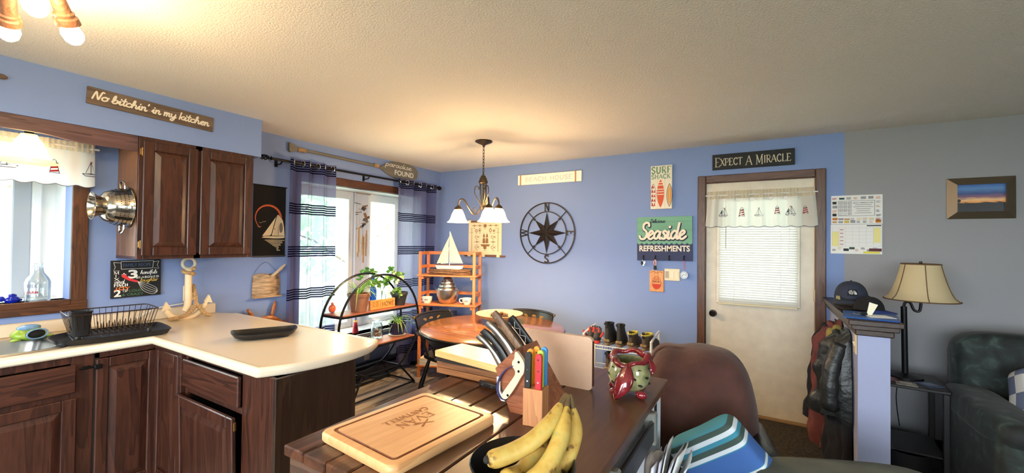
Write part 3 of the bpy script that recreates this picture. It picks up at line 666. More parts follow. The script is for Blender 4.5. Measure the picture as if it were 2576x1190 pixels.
# sink
M_steel = mat('brushed_steel', (178, 176, 172), .28, 1., bump=.03, bscale=300.)
sn = thing('kitchen_sink', 'stainless steel sink basin set in the cream counter', 'sink', (-3.2925, .286, .915))
rim = MB(); o = rrect(-.225, .225, -.402, .402, .06, 6); i_ = rrect(-.195, .195, -.372, .372, .07, 6); fl_ = rrect(-.16, .16, -.33, .33, .06, 6)
rim.add([(x, y, .001) for x, y in o] + [(x * .985, y * .985, .007) for x, y in o] + [(x, y, .005) for x, y in i_], [(k, (k + 1) % 28, 28 + (k + 1) % 28, 28 + k) for k in range(28)] + [(28 + k, 28 + (k + 1) % 28, 56 + (k + 1) % 28, 56 + k) for k in range(28)])
rim.build('rim', M_steel, sn, True)
bw = MB(); bw.add([(x, y, .005) for x, y in i_] + [(x * .97, y * .98, -.02) for x, y in i_] + [(x, y, -.17) for x, y in fl_], [(k, (k + 1) % 28, 28 + (k + 1) % 28, 28 + k) for k in range(28)] + [(28 + k, 28 + (k + 1) % 28, 56 + (k + 1) % 28, 56 + k) for k in range(28)] + [tuple(range(56, 84))])
bw.build('basin', M_steel, sn, True)
MB().lathe([(0, -.166), (.04, -.166), (.045, -.169)], (0, .05, 0), 20).build('drain', M_chrome, sn, True)

# ---------------------------------------------------------------- on the counter
# drain tray and dish rack
M_plastic = mat('black_plastic', (30, 28, 28), .42)
trv = thing('drain_tray', 'black plastic drain tray lying under the dish rack, overhanging the sink', 'tray', (-3.20, .872, .918), math.radians(-7))
p0 = [(-.13, -.17), (-.06, -.245), (.06, -.25), (.13, -.2), (.155, -.08), (.15, .22), (.12, .275), (-.12, .275), (-.15, .22), (-.15, -.08)]
p0 = [(a, b * .86) for a, b, _ in cr([(a, b, 0) for a, b in p0], 4, True)]
q = len(p0)
tm = MB(); tm.add([(x, y, .004) for x, y in p0] + [(x * 1.06, y * 1.05, .03) for x, y in p0] + [(x * 1.09, y * 1.07, .031) for x, y in p0] + [(x * 1.02, y * 1.02, .024) for x, y in p0] + [(x * .95, y * .95, .012) for x, y in p0],
    [(r * q + k, r * q + (k + 1) % q, (r + 1) * q + (k + 1) % q, (r + 1) * q + k) for r in range(4) for k in range(q)] + [tuple(range(q)), tuple(range(4 * q, 5 * q))])
tm.build('tray_body', M_plastic, trv, True)
for k in range(9): MB().bev(-.11, .11, -.15 + k * .038, -.14 + k * .038, .010, .017, .002).build('ridge', M_plastic, trv)
rk = thing('dish_rack', 'bronze-black wire dish rack standing on the drain tray', 'dish rack', (-3.225, .885, .944), math.radians(-5))
M_wire = mat('bronze_wire', (58, 44, 36), .35, .7)
def rr3(x, y, z, r=.03): return [(a, b, z) for a, b in rrect(-x, x, -y, y, r, 4)]
MB().tube(rr3(.135, .188, .125), .0032, 6, True).build('top_rim', M_wire, rk, True)
MB().tube(rr3(.105, .16, .008), .0028, 6, True).build('bottom_rim', M_wire, rk, True)
wv = MB()
for k in range(13):
    yy = -.142 + k * .0237
    for sx in (-1, 1): wv.tube([(sx * .135, yy * 1.15, .125), (sx * .105, yy, .008)], .0017, 5)
    wv.tube([(-.105, yy, .008), (.105, yy, .008)], .0017, 5)
    if 3 < k < 13: wv.tube([(a, yy + b * .3, c + .008) for a, b, c in [(-.05, 0, 0), (-.048, .0, .035), (-.04, .0, .05), (-.03, 0, .035), (-.028, 0, 0)]], .0015, 5); wv.tube([(a + .085, yy + b * .3, c + .008) for a, b, c in [(-.05, 0, 0), (-.048, .0, .035), (-.04, .0, .05), (-.03, 0, .035), (-.028, 0, 0)]], .0015, 5)
for k in range(5):
    xx = -.09 + k * .045
    for sy in (-1, 1): wv.tube([(xx * 1.2, sy * .188, .125), (xx, sy * .16, .008)], .0017, 5)
ob = wv.build('wire_grid', M_wire, rk, True); ob['kind'] = 'stuff'
for sx in (-1, 1):
    for sy in (-1, 1): MB().lathe([(0, -.014), (.012, -.014), (.014, -.004), (.010, .01), (0, .012)], (sx * .1, sy * .148, .0), 12).build('rubber_foot', M_plastic, rk, True)
cu = thing('cutlery_cup', 'dark plastic cutlery cup hung inside the dish rack', 'cup', (-3.165, .745, .955), math.radians(-5))
cm = MB(); a_, b_ = .05, .04
ou = rrect(-a_, a_, -b_, b_, .012, 3); inn = rrect(-a_ + .004, a_ - .004, -b_ + .004, b_ - .004, .009, 3); q = len(ou)
cm.add([(x * .8, y * .8, 0) for x, y in ou] + [(x, y, .125) for x, y in ou] + [(x * 1.08, y * 1.08, .13) for x, y in ou] + [(x, y, .13) for x, y in inn] + [(x * .8, y * .8, .008) for x, y in inn],
    [(r * q + k, r * q + (k + 1) % q, (r + 1) * q + (k + 1) % q, (r + 1) * q + k) for r in range(4) for k in range(q)] + [tuple(range(q)), tuple(range(4 * q, 5 * q))])
cm.build('cup_body', M_plastic, cu, True)
# scrubber holder: squat ceramic fish-mouth holder, blue above and lime below
sh = thing('sponge_holder', 'blue and lime green fish-mouth sponge holder beside the sink', 'sponge holder', (-3.475, .615, .915), math.radians(20))
g = MB(); NU = 28
def fishy(u, v):
    a = 2 * PI * u; r = (.072 * math.sin(PI * (.12 + .76 * v)) ** .6)
    return (r * .78 * math.cos(a), r * math.sin(a), .062 * v + .006 * math.sin(3 * a) * v)
g.grid(fishy, NU, 9, True); g.build('body', [mat('lime_glaze', (150, 178, 70), .25, var=.3, vscale=30.)], sh, True)
MB().ball((.0, 0, .066), .05, 16, 8, (.7, 1.0, .35)).build('top', mat('sky_blue_glaze', (120, 160, 200), .2, var=.2, vscale=40.), sh, True)
MB().ball((.052, -.002, .036), .036, 16, 8, (.35, 1.2, .62)).build('mouth', mat('mouth_shade_black', (16, 16, 16), .8), sh, True)  # solid black lens: the shade inside the open mouth, put in as colour
MB().tube([(.064, .045 * math.cos(t_ * PI / 8), .036 + .026 * math.sin(t_ * PI / 8)) for t_ in range(16)], .004, 8, True).build('lip', mat('sky_blue_glaze', (0, 0, 0)), sh, True)
for k in range(5): MB().ball((.03 - .06 * (k % 2), -.07 + .035 * k, .012), .016, 8, 6, (1, 1.4, .5)).build('fin', mat('lime_glaze', (0, 0, 0)), sh, True)

# wooden anchor with rope
an = thing('anchor_ornament', 'tall cream wooden anchor wound with rope on the counter corner', 'anchor', (-3.49, 1.365, .917), L90)
M_cream = mat('cream_painted_wood', (232, 208, 168), .5, var=.04, vscale=20.)
M_rope = mat('twisted_rope', (186, 150, 104), .85, var=.3, vscale=90., bump=.5, bscale=160.)
MB().tube(cr([(0, 0, .35), (0, 0, .2), (-.002, 0, .1), (-.02, 0, .055)], 5), [.022] * 16, 12).build('shank', M_cream, an, True)
MB().tube(cr([(-.125, -.0, .09), (-.118, 0, .06), (-.09, -.0, .025), (-.04, 0, .012), (.01, 0, .012), (.06, 0, .03), (.1, 0, .08), (.118, 0, .115)], 5), [.012] * 4 + [.018] * 28 + [.012] * 4, 12).build('arms', M_cream, an, True)
for s_, zz in ((-1, .095), (1, .12)):
    MB().add([(s_ * .15, -.012, zz - .022), (s_ * .1, -.012, zz - .01), (s_ * .128, -.012, zz + .038), (s_ * .15, .012, zz - .022), (s_ * .1, .012, zz - .01), (s_ * .128, .012, zz + .038)], [(0, 1, 2), (3, 5, 4), (0, 3, 4, 1), (1, 4, 5, 2), (2, 5, 3, 0)]).build('fluke', M_cream, an)
MB().tube([(.038 * math.cos(2 * PI * k / 24), 0, .392 + .038 * math.sin(2 * PI * k / 24)) for k in range(24)], .0105, 10, True).build('ring', mat('grey_cream', (206, 196, 172), .5), an, True)
def rope(pts, name='rope'):
    c = cr(pts, 14); a = MB(); L = 0; P = [Vector(p) for p in c]
    for st in (0, 1):
        q_ = []
        for i, p in enumerate(P):
            tt = (P[min(i + 1, len(P) - 1)] - P[max(i - 1, 0)]).normalized(); nn = tt.cross(Vector((0, 1, .3))).normalized(); bb = tt.cross(nn); ph = i * .8 + st * PI
            q_.append(p + nn * .006 * math.cos(ph) + bb * .006 * math.sin(ph))
        a.tube(q_, .0085, 7)
    return a.build(name, M_rope, an, True)
rope([(.03 * math.cos(k), -.03 * math.sin(k), .315 + .006 * k) for k in (0, 1, 2, 3, 4, 5, 6, 7)], 'rope_collar')
rope([(.035, .02, .235), (.04, .0, .18), (.042, -.015, .12), (.02, -.03, .07), (-.03, -.03, .03), (-.09, -.022, .016), (-.105, 0, .013)])
rope([(.04, -.02, .11), (.07, -.03, .06), (.1, -.03, .022), (.125, -.02, .012)])

# black serving platter
pt = thing('serving_platter', 'long black stoneware platter with raised edges on the peninsula', 'platter', (-2.50, 1.365, .918), math.radians(-26))
pm = MB()
def plat(u, v):
    a = 2 * PI * u; sx = .105; sy = .168
    ca, sa = math.cos(a), math.sin(a); e = .62
    x = sx * math.copysign(abs(ca) ** e, ca); y = sy * math.copysign(abs(sa) ** e, sa)
    r = [.0, .45, .78, .93, 1.0, 1.0, .9, .75, .0][round(v * 8)]; zz = [.006, .006, .008, .018, .032, .029, .012, 0, 0][round(v * 8)]
    lift = 1 + .35 * abs(sa) ** 3
    return (x * r, y * r, zz * lift if v < .7 else zz)
pm.grid(plat, 36, 9, True); pm.build('platter_body', mat('black_stoneware', (24, 24, 26), .35, var=.3, vscale=25.), pt, True)

# ---------------------------------------------------------------- on the window sill
bt = thing('milk_bottle', 'clear glass milk bottle with printed label standing on the sink window sill', 'bottle', (-3.70, .685, 1.10))
M_glass = pane_mat('clear_bottle_glass', (.93, .96, .97), .12, .05)
MB().lathe([(0, .001), (.05, .001), (.054, .008), (.054, .115), (.048, .135), (.026, .17), (.022, .185), (.022, .2), (.026, .203), (.026, .222), (.022, .224), (.02, .2), (.024, .17), (.046, .135), (.052, .115), (.052, .01), (0, .006)], n=28).build('glass', M_glass, bt, True)
lbm = MB(); M_prn = mat('grey_print', (120, 128, 150), .6)
def cyl_text(mb, rad, a0):
    mb.v = [(rad * math.cos(a0 + v[0] / rad), rad * math.sin(a0 + v[0] / rad), v[2]) for v in mb.v]; return mb
block_text(lbm, 'MILK', 0, .085, .022, 0, width=.05, bold=.02, align='C'); cyl_text(lbm, .0548, -.6).build('print', M_prn, bt)
l2 = MB(); block_text(l2, 'FARM', 0, .05, .016, 0, width=.05, bold=.02, align='C'); l2.rect(-.03, .03, .04, .042, 0); cyl_text(l2, .0548, -.6).build('print', mat('red_print', (170, 60, 60), .6), bt)
fs = thing('glass_fish', 'small cobalt blue glass fish on the kitchen window sill', 'ornament', (-3.68, .585, 1.10), math.radians(100))
M_cob = mat('cobalt_glass', (22, 40, 170), .08, coat=.5)
MB().ball((0, 0, .022), .022, 14, 9, (1.5, .9, 1)).build('body', M_cob, fs, True)
MB().ball((-.042, 0, .03), .014, 10, 6, (1.0, .5, 1.1)).build('tail_fin', M_cob, fs, True)
MB().ball((.0, 0, .046), .013, 10, 6, (1.4, .5, .8)).build('top_fin', M_cob, fs, True)
MB().ball((.03, 0, .018), .01, 8, 6, (1, 1.2, .8)).build('lips', M_cob, fs, True)
# ---------------------------------------------------------------- kitchen wall things
def board(name, label, cat, loc, rz, w, h, t, m, poly=None):
    """flat sign: origin at its lower left corner on the wall, local x right, z up, front face at y = -t"""
    o = thing(name, label, cat, loc, rz)
    if poly: MB().wallp(poly, -t, 0).build('board', m, o)
    else: MB().bev(0, w, -t, 0, 0, h, .002).build('board', m, o)
    return o
# sign on the soffit
M_barn = wood('weathered_brown_plank', (76, 60, 50), (124, 104, 88), 'x', 9., .8, ring=8.)
M_ivory = mat('ivory_lettering', (238, 226, 204), .7)
M_wpaint = mat('white_lettering', (236, 236, 230), .7)
s1 = board('kitchen_sign', 'brown wooden plank sign with white script lettering on the soffit', 'sign', (-3.299, .773, 2.247), L90, .635, .098, .014, M_barn)
s1.rotation_euler = (0, math.radians(1.6), L90)
tx = MB(); script_text(tx, "No bitchin' in my kitchen", .022, .032, 0, .023, .0078, -.0146, .2, width=.585); tx.build('lettering', M_ivory, s1)
# small wooden ornament at the picture's left edge
od = thing('wooden_ornament', 'small brown wooden ornament on the soffit at the far left', 'ornament', (-3.299, .462, 2.288), L90)
MB().ball((0, -.012, 0), .02, 10, 6, (1.2, .5, .7)).build('ornament_body', M_barn, od, True)
MB().tube([(-.02, -.01, 0), (-.06, -.012, .01)], .006).build('stick', M_barn, od, True)

# chalkboard recipe sign
s2 = board('chalkboard_sign', 'black chalkboard style sign with whisk and coloured lettering', 'sign', (XL + .001, .992, 1.086), L90, .262, .248, .016, mat('chalkboard_black', (20, 20, 22), .7))
s2.rotation_euler = (0, math.radians(-.8), L90)
w = MB(); y = -.0166
for pts in ([(.012, .236), (.02, .205), (.012, .18), (.04, .18)], [(.048, .24), (.22, .24)], [(.05, .19), (.215, .19)], [(.048, .24), (.05, .19)], [(.22, .24), (.215, .19)], [(.25, .236), (.24, .21), (.25, .185), (.222, .19)], [(.012, .236), (.048, .232)], [(.25, .236), (.22, .232)]): w.ribbon(pts, .002, y)
caps_text(w, 'M', .012, .158, .018, .004, .002, y, width=.028); caps_text(w, 'I', .02, .137, .018, .004, .002, y, k=.03); caps_text(w, 'X', .016, .116, .018, .004, .002, y, width=.022)
block_text(w, '+', .052, .138, .03, y, bold=.04); block_text(w, '3', .085, .128, .055, y, width=.05, bold=.03)
script_text(w, 'handfuls', .148, .152, 0, .013, .003, y, width=.09)
script_text(w, 'and', .015, .098, 0, .012, .0032, y, width=.05)
caps_text(w, 'PINCH', .014, .076, .018, .0045, .002, y, width=.07)
caps_text(w, 'SEASONED', .125, .124, .012, .003, .0015, y, width=.125)
block_text(w, '2', .014, .012, .044, y, width=.036, bold=.03); block_text(w, 'TSP', .055, .038, .018, y, width=.03)
for k in range(5):
    o_ = (k - 2) * .012
    w.ribbon([(q[0], q[1]) for q in cr([(.135, .102, 0), (.175 + o_ * .5, .062 + o_ * .9, 0), (.225 + o_ * .35, .032 + o_ * .9, 0), (.242, .026, 0)], 6)], .0018, y)
w.build('white_lettering', M_wpaint, s2)
w = MB(); caps_text(w, 'JOY', .014, .054, .018, .006, .003, y, width=.08); w.build('orange_lettering', mat('orange_paint', (226, 116, 44), .7), s2)
w = MB(); block_text(w, 'LOUD', .092, .036, .016, y, width=.07); block_text(w, '& CRAZY', .055, .012, .015, y, width=.11); w.build('green_lettering', mat('green_paint', (70, 124, 86), .7), s2)
w = MB(); script_text(w, 'laughter', .148, .1, 0, .012, .0028, y, width=.095); w.build('yellow_lettering', mat('yellow_paint', (214, 178, 80), .7), s2)
w = MB(); w.ribbon([(.062, .146), (.09, .12), (.13, .104)], [.022, .015, .014], y - .0006); w.build('red_whisk_handle', mat('red_paint', (214, 52, 56), .7), s2)
w = MB(); block_text(w, 'FAMILY RECIPE', .06, .205, .022, y, width=.145); w.build('blue_lettering', mat('slate_paint', (76, 92, 128), .7), s2)

# colander hung on the cabinet side, mouth against the panel
cl = thing('colander', 'steel colander hung sideways on the upper cabinet side', 'colander', (-3.43, 1.012, 1.675))
M_col = mat('polished_steel', (190, 182, 170), .16, 1.)
ry = Matrix.Rotation(PI / 2, 3, 'X')     # local z -> -y
bw = MB(); prof = [(.122, .004), (.118, .008), (.113, .04), (.105, .08), (.088, .115), (.06, .135), (.0, .138)]
NS = 64
bw.lathe(prof[:1] + prof[1:], n=NS, rot=ry)
bw.build('bowl', M_col, cl, True)
hm = MB()
for ring in range(5):
    z_ = .03 + ring * .018
    r_ = .1165 - .02 * ring * ring / 16 - .004 * ring / 4
    for k in range(46):
        a = 2 * PI * (k + .5 * (ring % 2)) / 46
        c_ = ry @ Vector((r_ * math.cos(a), r_ * math.sin(a), z_)); nn = ry @ Vector((math.cos(a), math.sin(a), .25)); 
        hm.cyl(c_ - nn * .004, c_ + nn * .0016, .0024, n=6)
ob = hm.build('drain_holes', mat('hole_dark', (26, 22, 20), .8), cl); ob['kind'] = 'stuff'
MB().tube([tuple(ry @ Vector((.123 * math.cos(2 * PI * k / 36), .123 * math.sin(2 * PI * k / 36), .006))) for k in range(36)], .005, 8, True).build('rolled_rim', M_col, cl, True)
MB().lathe([(.056, .125), (.06, .148), (.08, .172), (.083, .172), (.064, .15), (.06, .125)], n=32, rot=ry).build('foot_ring', M_col, cl, True)
for s_ in (-1, 1):
    MB().tube(cr([(-.035, -.03, s_ * .112), (-.032, -.032, s_ * .15), (0, -.038, s_ * .163), (.032, -.032, s_ * .15), (.035, -.03, s_ * .112)], 5), .0055, 8).build('handle', M_col, cl, True)

# black felt picture with ship and orange sun
s3 = board('ship_banner', 'black felt banner with white sailing ship and orange sun ring', 'wall hanging', (XL + .001, 1.868, 1.335), L90, .275, .615, .006, mat('black_felt', (15, 14, 15), .95))
MB().tube([(-.006, -.008, .61), (.281, -.008, .61)], .005).build('top_rod', M_black, s3, True); MB().tube([(-.006, -.008, .008), (.281, -.008, .008)], .004).build('bottom_rod', mat('grey_rod', (90, 88, 90), .4), s3, True)
y = -.0066
w = MB(); ring = arc(.125, .335, .108, -60, 230, 40); w.ribbon(ring, [.012 + .006 * math.sin(k * .12) for k in range(41)], y); w.build('sun_ring', mat('burnt_orange', (206, 96, 60), .9), s3)
w = MB()
w.poly([(.155, .185), (.2, .365), (.206, .365), (.215, .2), (.21, .185)], y - .0004); w.poly([(.21, .185), (.208, .37), (.225, .35), (.25, .32), (.262, .26), (.268, .185)], y - .0004)
w.poly([(.075, .18), (.15, .29), (.19, .35), (.152, .2), (.14, .185)], y - .0004)
w.poly([(.07, .165), (.09, .178), (.27, .182), (.265, .165), (.2, .16)], y - .0006)
for k in range(9): 
    a = .10 + k * .016; b = .265 - k * .008
    w.ribbon([(a, .145 - k * .011), ((a + b) / 2, .147 - k * .011), (b - .01 * (k % 2), .145 - k * .011)], .005, y)
for (a, b) in ((.06, .29), (.05, .255), (.09, .3)): w.ribbon([(a - .014, b + .004), (a, b), (a + .014, b + .007)], .002, y)
w.build('ship_print', mat('cream_print', (222, 206, 172), .9), s3)
w = MB(); w.poly([(a[0], a[1]) for a in arc(.235, .255, .016, 0, 360, 14, .045)[:-1]], y - .001); w.build('sail_emblem', mat('grey_print2', (120, 108, 92), .9), s3)

# birch-bark pocket on a wire
bp = thing('bark_pouch', 'birch bark wall pouch hung by a wire with a stick inside', 'wall pouch', (XL + .001, 1.862, .995), L90)
M_bark = mat('silver_birch_bark', (176, 146, 112), .9, var=.55, vscale=22., bump=.8, bscale=60., stretch=(.4, 1, 2.2))
N = 13; vs = []; fs = []
def bulge(u): return -.012 - .05 * math.sin(PI * u)
for i in range(N):
    u = i / (N - 1); x = u * .235 + .005
    zt_ = .19 + .012 * math.sin(9 * u) + .012 * random.random() - (.02 if u > .55 else 0)
    vs += [(x * .97 + .005, bulge(u) * .75, .002), (x, bulge(u), .1), (x * .92 + .012, bulge(u) * .85, zt_)]
bk = MB().add(vs, [(3 * i + j, 3 * i + 3 + j, 3 * i + 4 + j, 3 * i + 1 + j) for i in range(N - 1) for j in (0, 1)])
bk.add([(.005, -.004, 0), (.24, -.004, 0), (.235, -.004, .2), (.01, -.004, .19)], [(0, 1, 2, 3)])
bk.build('bark_sheet', M_bark, bp)
MB().box((.12, -.028, .006), (.225, .05, .012)).build('bottom_slat', wood('pale_split_wood', (150, 116, 80), (200, 166, 124), 'x', 9., .7), bp)
MB().tube(cr([(.11, -.02, .14), (.17, -.03, .185), (.215, -.035, .225), (.262, -.045, .272)], 4), [.012, .016, .014, .016, .014, .012, .015, .013, .013, .016, .012, .01, .008], 7).build('driftwood_stick', mat('driftwood', (196, 172, 146), .9, bump=.6, bscale=50.), bp, True)
MB().tube(cr([(.02, -.006, .19), (.05, -.006, .25), (.115, -.004, .298), (.18, -.006, .25), (.215, -.006, .195)], 6), .0012, 5).build('hanging_wire', mat('thin_wire', (120, 116, 112), .4, .8), bp, True)

# wooden ship's wheel low on the wall beyond the peninsula
sw = thing('helm_decoration', 'varnished wooden ship wheel on the wall behind the peninsula', 'ship wheel', (XL + .03, 1.985, .66), L90)
M_var = wood('varnished_maple', (142, 74, 32), (196, 120, 62), 'x', 10., .2, coat=.5)
MB().tube([(.16 * math.cos(2 * PI * k / 32), 0, .16 * math.sin(2 * PI * k / 32)) for k in range(32)], .02, 8, True).build('rim', M_var, sw, True)
MB().lathe([(0, -.025), (.045, -.025), (.05, -.015), (.05, .015), (.045, .025), (0, .025)], n=20, rot=RX(PI / 2)).build('hub', M_var, sw, True)
for k in range(8):
    a = PI / 2 + k * PI / 4 - .22; d = Vector((math.cos(a), 0, math.sin(a))); q = Vector((0, 0, 1)).rotation_difference(d).to_matrix()
    MB().lathe([(.008, .045), (.012, .1), (.009, .15), (.011, .18), (.017, .195), (.012, .21), (.016, .23), (.017, .25), (.011, .275), (.008, .285), (.011, .295), (.0, .305)], n=12, rot=q).build('spoke', M_var, sw, True)

# duplex outlets
M_plate = mat('ivory_plate', (226, 206, 170), .4)
def outlet(label, loc, rz):
    o = thing('wall_outlet', label, 'outlet', loc, rz)
    MB().bev(-.035, .035, -.006, 0, -.057, .057, .003).build('cover_plate', M_plate if 'ivory' in label else M_white, o)
    for s_ in (-1, 1):
        p = MB().prism([(a, b) for a, b in rrect(-.016, .016, -.014, .014, .01, 3)], 0, .003, Matrix(((1, 0, 0, 0), (0, 0, -1, -.005), (0, 1, 0, s_ * .02), (0, 0, 0, 1)))); p.build('socket', M_plate if 'ivory' in label else M_white, o)
        MB().bx(-.008, -.005, -.0085, -.008, s_ * .02 - .002, s_ * .02 + .007).bx(.005, .008, -.0085, -.008, s_ * .02 - .002, s_ * .02 + .007).build('slots', M_black, o)
    return o
outlet('ivory wall outlet behind the wooden anchor', (XL, 1.425, 1.082), L90)
outlet('white wall outlet low on the wall behind the round shelf', (XL, 3.066, .262), L90)
pc = thing('power_cord', 'white power cord lying along the counter backsplash behind the anchor', 'cord', (0, 0, 0))
MB().tube(cr([(-3.632, 1.42, 1.06), (-3.60, 1.40, 1.02), (-3.585, 1.32, 1.012), (-3.59, 1.22, 1.0), (-3.6, 1.14, .96), (-3.605, 1.1, .925)], 6), .004, 7).build('cable', M_white, pc, True)
MB().bev(-3.632, -3.605, 1.405, 1.435, 1.048, 1.075, .004).build('plug', M_white, pc)

# ---------------------------------------------------------------- nautical valances
M_val = cloth('white_valance_cloth', (246, 245, 240), transl=.6)
M_valtop = cloth('cream_valance_heading', (240, 230, 208), transl=.5)
M_red = mat('red_embroidery', (168, 34, 46), .8); M_navy = mat('navy_embroidery', (46, 48, 78), .8)
def fold(x, k=34., ph=0., amp=.012): return amp * math.sin(k * x + ph) + amp * .5 * math.sin(k * 2.3 * x + 1.7 * ph + 1)
def valance(name, label, loc, rz, w, h, flare, motifs, ph=0., amp=.012, tilt=0., head=.05):
    o = thing(name, label, 'valance', loc, rz)
    N, K = 90, 14
    def pos(u, v):
        x = u * w; fl = flare * (1 - v) ; xx = x + (u - .5) * 2 * fl
        sag = .012 * abs(math.sin(u * PI * round(w / .085))) * max(0, 1 - v * 6)
        z = v * h - (sag if v < .17 else 0) + tilt * x
        y = -.03 + fold(x, 34 / max(w, .5) * .8 + 20, ph, amp * (1 - .35 * v)) - (.02 * (1 - v))
        return (xx, y, z)
    f = MB(); f.grid(lambda u, v: pos(u, v * .78), N, K); f.build('skirt', M_val, o, 'all')
    f = MB(); f.grid(lambda u, v: (pos(u, .78 + .22 * v)[0], pos(u, .78 + .22 * v)[1] + .006 * math.sin(u * w * 260), pos(u, .78 + .22 * v)[2]), N * 2, 6); f.build('gathered_heading', M_valtop, o, 'all')
    b = MB(); b.tube([(pos(i / 120, 0)[0], pos(i / 120, 0)[1] - .002, pos(i / 120, 0)[2]) for i in range(121)], .0022, 5); b.build('scallop_trim', mat('slate_trim', (92, 98, 116), .8), o, True)
    MB().tube([(-.02, -.03, h * .88), (w + .02, -.03, h * .88 + tilt * w)], .006).build('curtain_rod', M_white, o, True)
    def at(x, z):     # point just in front of the skirt
        p = pos(min(max((x) / w, 0), 1), z / h); return (p[0], p[1] - .004, z)
    def motif(kind, cx, cz, s):
        r, n_ = MB(), MB()
        if kind == 'light':
            pr = [(-.5, 0), (.5, 0), (.3, 1.35), (-.3, 1.35)]
            def wx(t, side): return side * (.5 - .2 * t)
            for a, b in ((.05, .3), (.55, .8), (1.0, 1.2)):
                r.add([(cx + wx(a / 1.35, -1) * s, 0, cz + a * s), (cx + wx(a / 1.35, 1) * s, 0, cz + (a + .2) * s), (cx + wx(b / 1.35, 1) * s, 0, cz + (b + .2) * s), (cx + wx(b / 1.35, -1) * s, 0, cz + b * s)], [(0, 1, 2, 3)])
            n_.ribbon([(cx - .55 * s, cz), (cx + .55 * s, cz)], .08 * s); n_.ribbon([(cx - .5 * s, cz), (cx - .28 * s, cz + 1.4 * s)], .07 * s); n_.ribbon([(cx + .5 * s, cz), (cx + .28 * s, cz + 1.4 * s)], .07 * s)
            n_.ribbon([(cx - .38 * s, cz + 1.4 * s), (cx + .38 * s, cz + 1.4 * s)], .1 * s); n_.ribbon([(cx - .2 * s, cz + 1.42 * s), (cx - .2 * s, cz + 1.7 * s), (cx, cz + 1.9 * s), (cx + .2 * s, cz + 1.7 * s), (cx + .2 * s, cz + 1.42 * s)], .07 * s)
        else:
            n_.ribbon([(cx - .75 * s, cz + .22 * s), (cx - .5 * s, cz), (cx + .55 * s, cz), (cx + .8 * s, cz + .25 * s), (cx - .75 * s, cz + .22 * s)], .08 * s)
            for m_, hh in (((-.25), 1.3), ((.2), 1.7)) if kind == 'ship' else (((.0), 1.75),):
                n_.ribbon([(cx + m_ * s, cz + .2 * s), (cx + m_ * s, cz + hh * s)], .06 * s)
                for q in ((-.45, .35), (.5, .4)):
                    n_.ribbon([(cx + m_ * s, cz + (hh - .1) * s), (cx + (m_ + q[0]) * s, cz + q[1] * s), (cx + m_ * s, cz + .3 * s)], .05 * s)
            r.poly([(cx - .1 * s + (0 if kind == 'ship' else .12 * s), cz + 1.65 * s), (cx + .2 * s, cz + 1.75 * s), (cx + .05 * s, cz + 1.5 * s)], 0)
            if kind == 'ship': n_.poly([(cx - .25 * s, cz + 1.2 * s), (cx - .55 * s, cz + .5 * s), (cx - .25 * s, cz + .6 * s)], 0)
        for q, m_ in ((r, M_red), (n_, M_navy)):
            if q.v: q.v = [at(v[0], v[2]) for v in q.v]; q.build('embroidery', m_, o)
    for k_, cx, cz, s in motifs: motif(k_, cx, cz, s)
    return o
valance('kitchen_valance', 'white sailing-motif valance over the sink window', (XL + .04, -.3, 1.80), L90, 1.185, .262, .0, [('light', 1.01, .06, .042), ('boat', 1.165, .06, .052), ('boat', .83, .065, .052), ('light', .66, .06, .042), ('boat', .5, .06, .05)], .4, .008, 0.0)
valance('door_valance', 'white sailing-motif valance across the top of the door window', (-.43, YB + .004, 1.655), 0, .795, .315, .02, [('ship', .135, .085, .046), ('light', .275, .085, .042), ('boat', .4, .085, .042), ('light', .53, .1, .036), ('ship', .62, .085, .046), ('light', .72, .1, .034)], 1.1, .010)
# blind behind the door valance: every slat a part
bl = thing('door_blind', 'white slatted blind covering the door window below the valance', 'blind', (-.341, YB + .004, .955))
M_slat = cloth('white_blind_slat', (232, 232, 226), transl=.15)
sm = MB().box((.295, 0, 0), (.59, .027, .0012), RX(math.radians(-58)))
first = None
for k in range(44):
    if first is None: first = sm.build('slat', M_slat, bl, loc=(0, -.014, .028 + k * .0205))
    else: c_ = first.copy(); COL.objects.link(c_); c_.location = (0, -.014, .028 + k * .0205)
MB().bev(0, .59, -.026, -.002, .0, .014, .003).build('bottom_rail', mat('ivory_rail', (220, 206, 170), .5), bl)
MB().bev(0, .59, -.03, 0, .92, .95, .003).build('head_rail', M_white, bl)
for x in (.12, .47): MB().tube([(x, -.028, .01), (x, -.028, .92)], .0011, 5).build('ladder_cord', M_white, bl)
MB().tube([(.06, -.032, .92), (.056, -.034, .5)], .003, 6).build('tilt_wand', mat('clear_wand', (150, 150, 148), .3), bl, True)
MB().tube(cr([(.53, -.03, .92), (.53, -.032, .6), (.525, -.032, .45), (.515, -.03, .36)], 4), .0014, 5).build('lift_cord', M_white, bl, True)
# ---------------------------------------------------------------- lamps
M_bulb = glow('lit_bulb', (255, 216, 162), 150.); M_bulb3 = glow('dim_lit_bulb', (255, 214, 150), 60.); M_bulb2 = glow('bright_lit_bulb', (255, 214, 158), 1700.)
M_bronze = mat('aged_bronze', (72, 62, 50), .38, .75, var=.25, vscale=40.)
M_shade = cloth('frosted_bell_glass', (255, 244, 224), see=.42, transl=.6)
def bell_shade(name, parent, c, s=1.):
    prof = [(.026, 0), (.03, -.012), (.042, -.03), (.055, -.06), (.064, -.09), (.077, -.112), (.094, -.125), (.096, -.128), (.09, -.126), (.07, -.108), (.058, -.085), (.05, -.058), (.037, -.03), (.026, -.014)]
    o = MB().lathe([(r * s, z * s) for r, z in prof], c, 28).build(name, M_shade, parent, 'all')
    b = MB().ball((c[0], c[1], c[2] - .075 * s), .03 * s, 10, 6, (1, 1, 1.25)); bo = b.build('bulb', M_bulb3 if s > 1.1 else M_bulb2, parent, 'all')
    return o
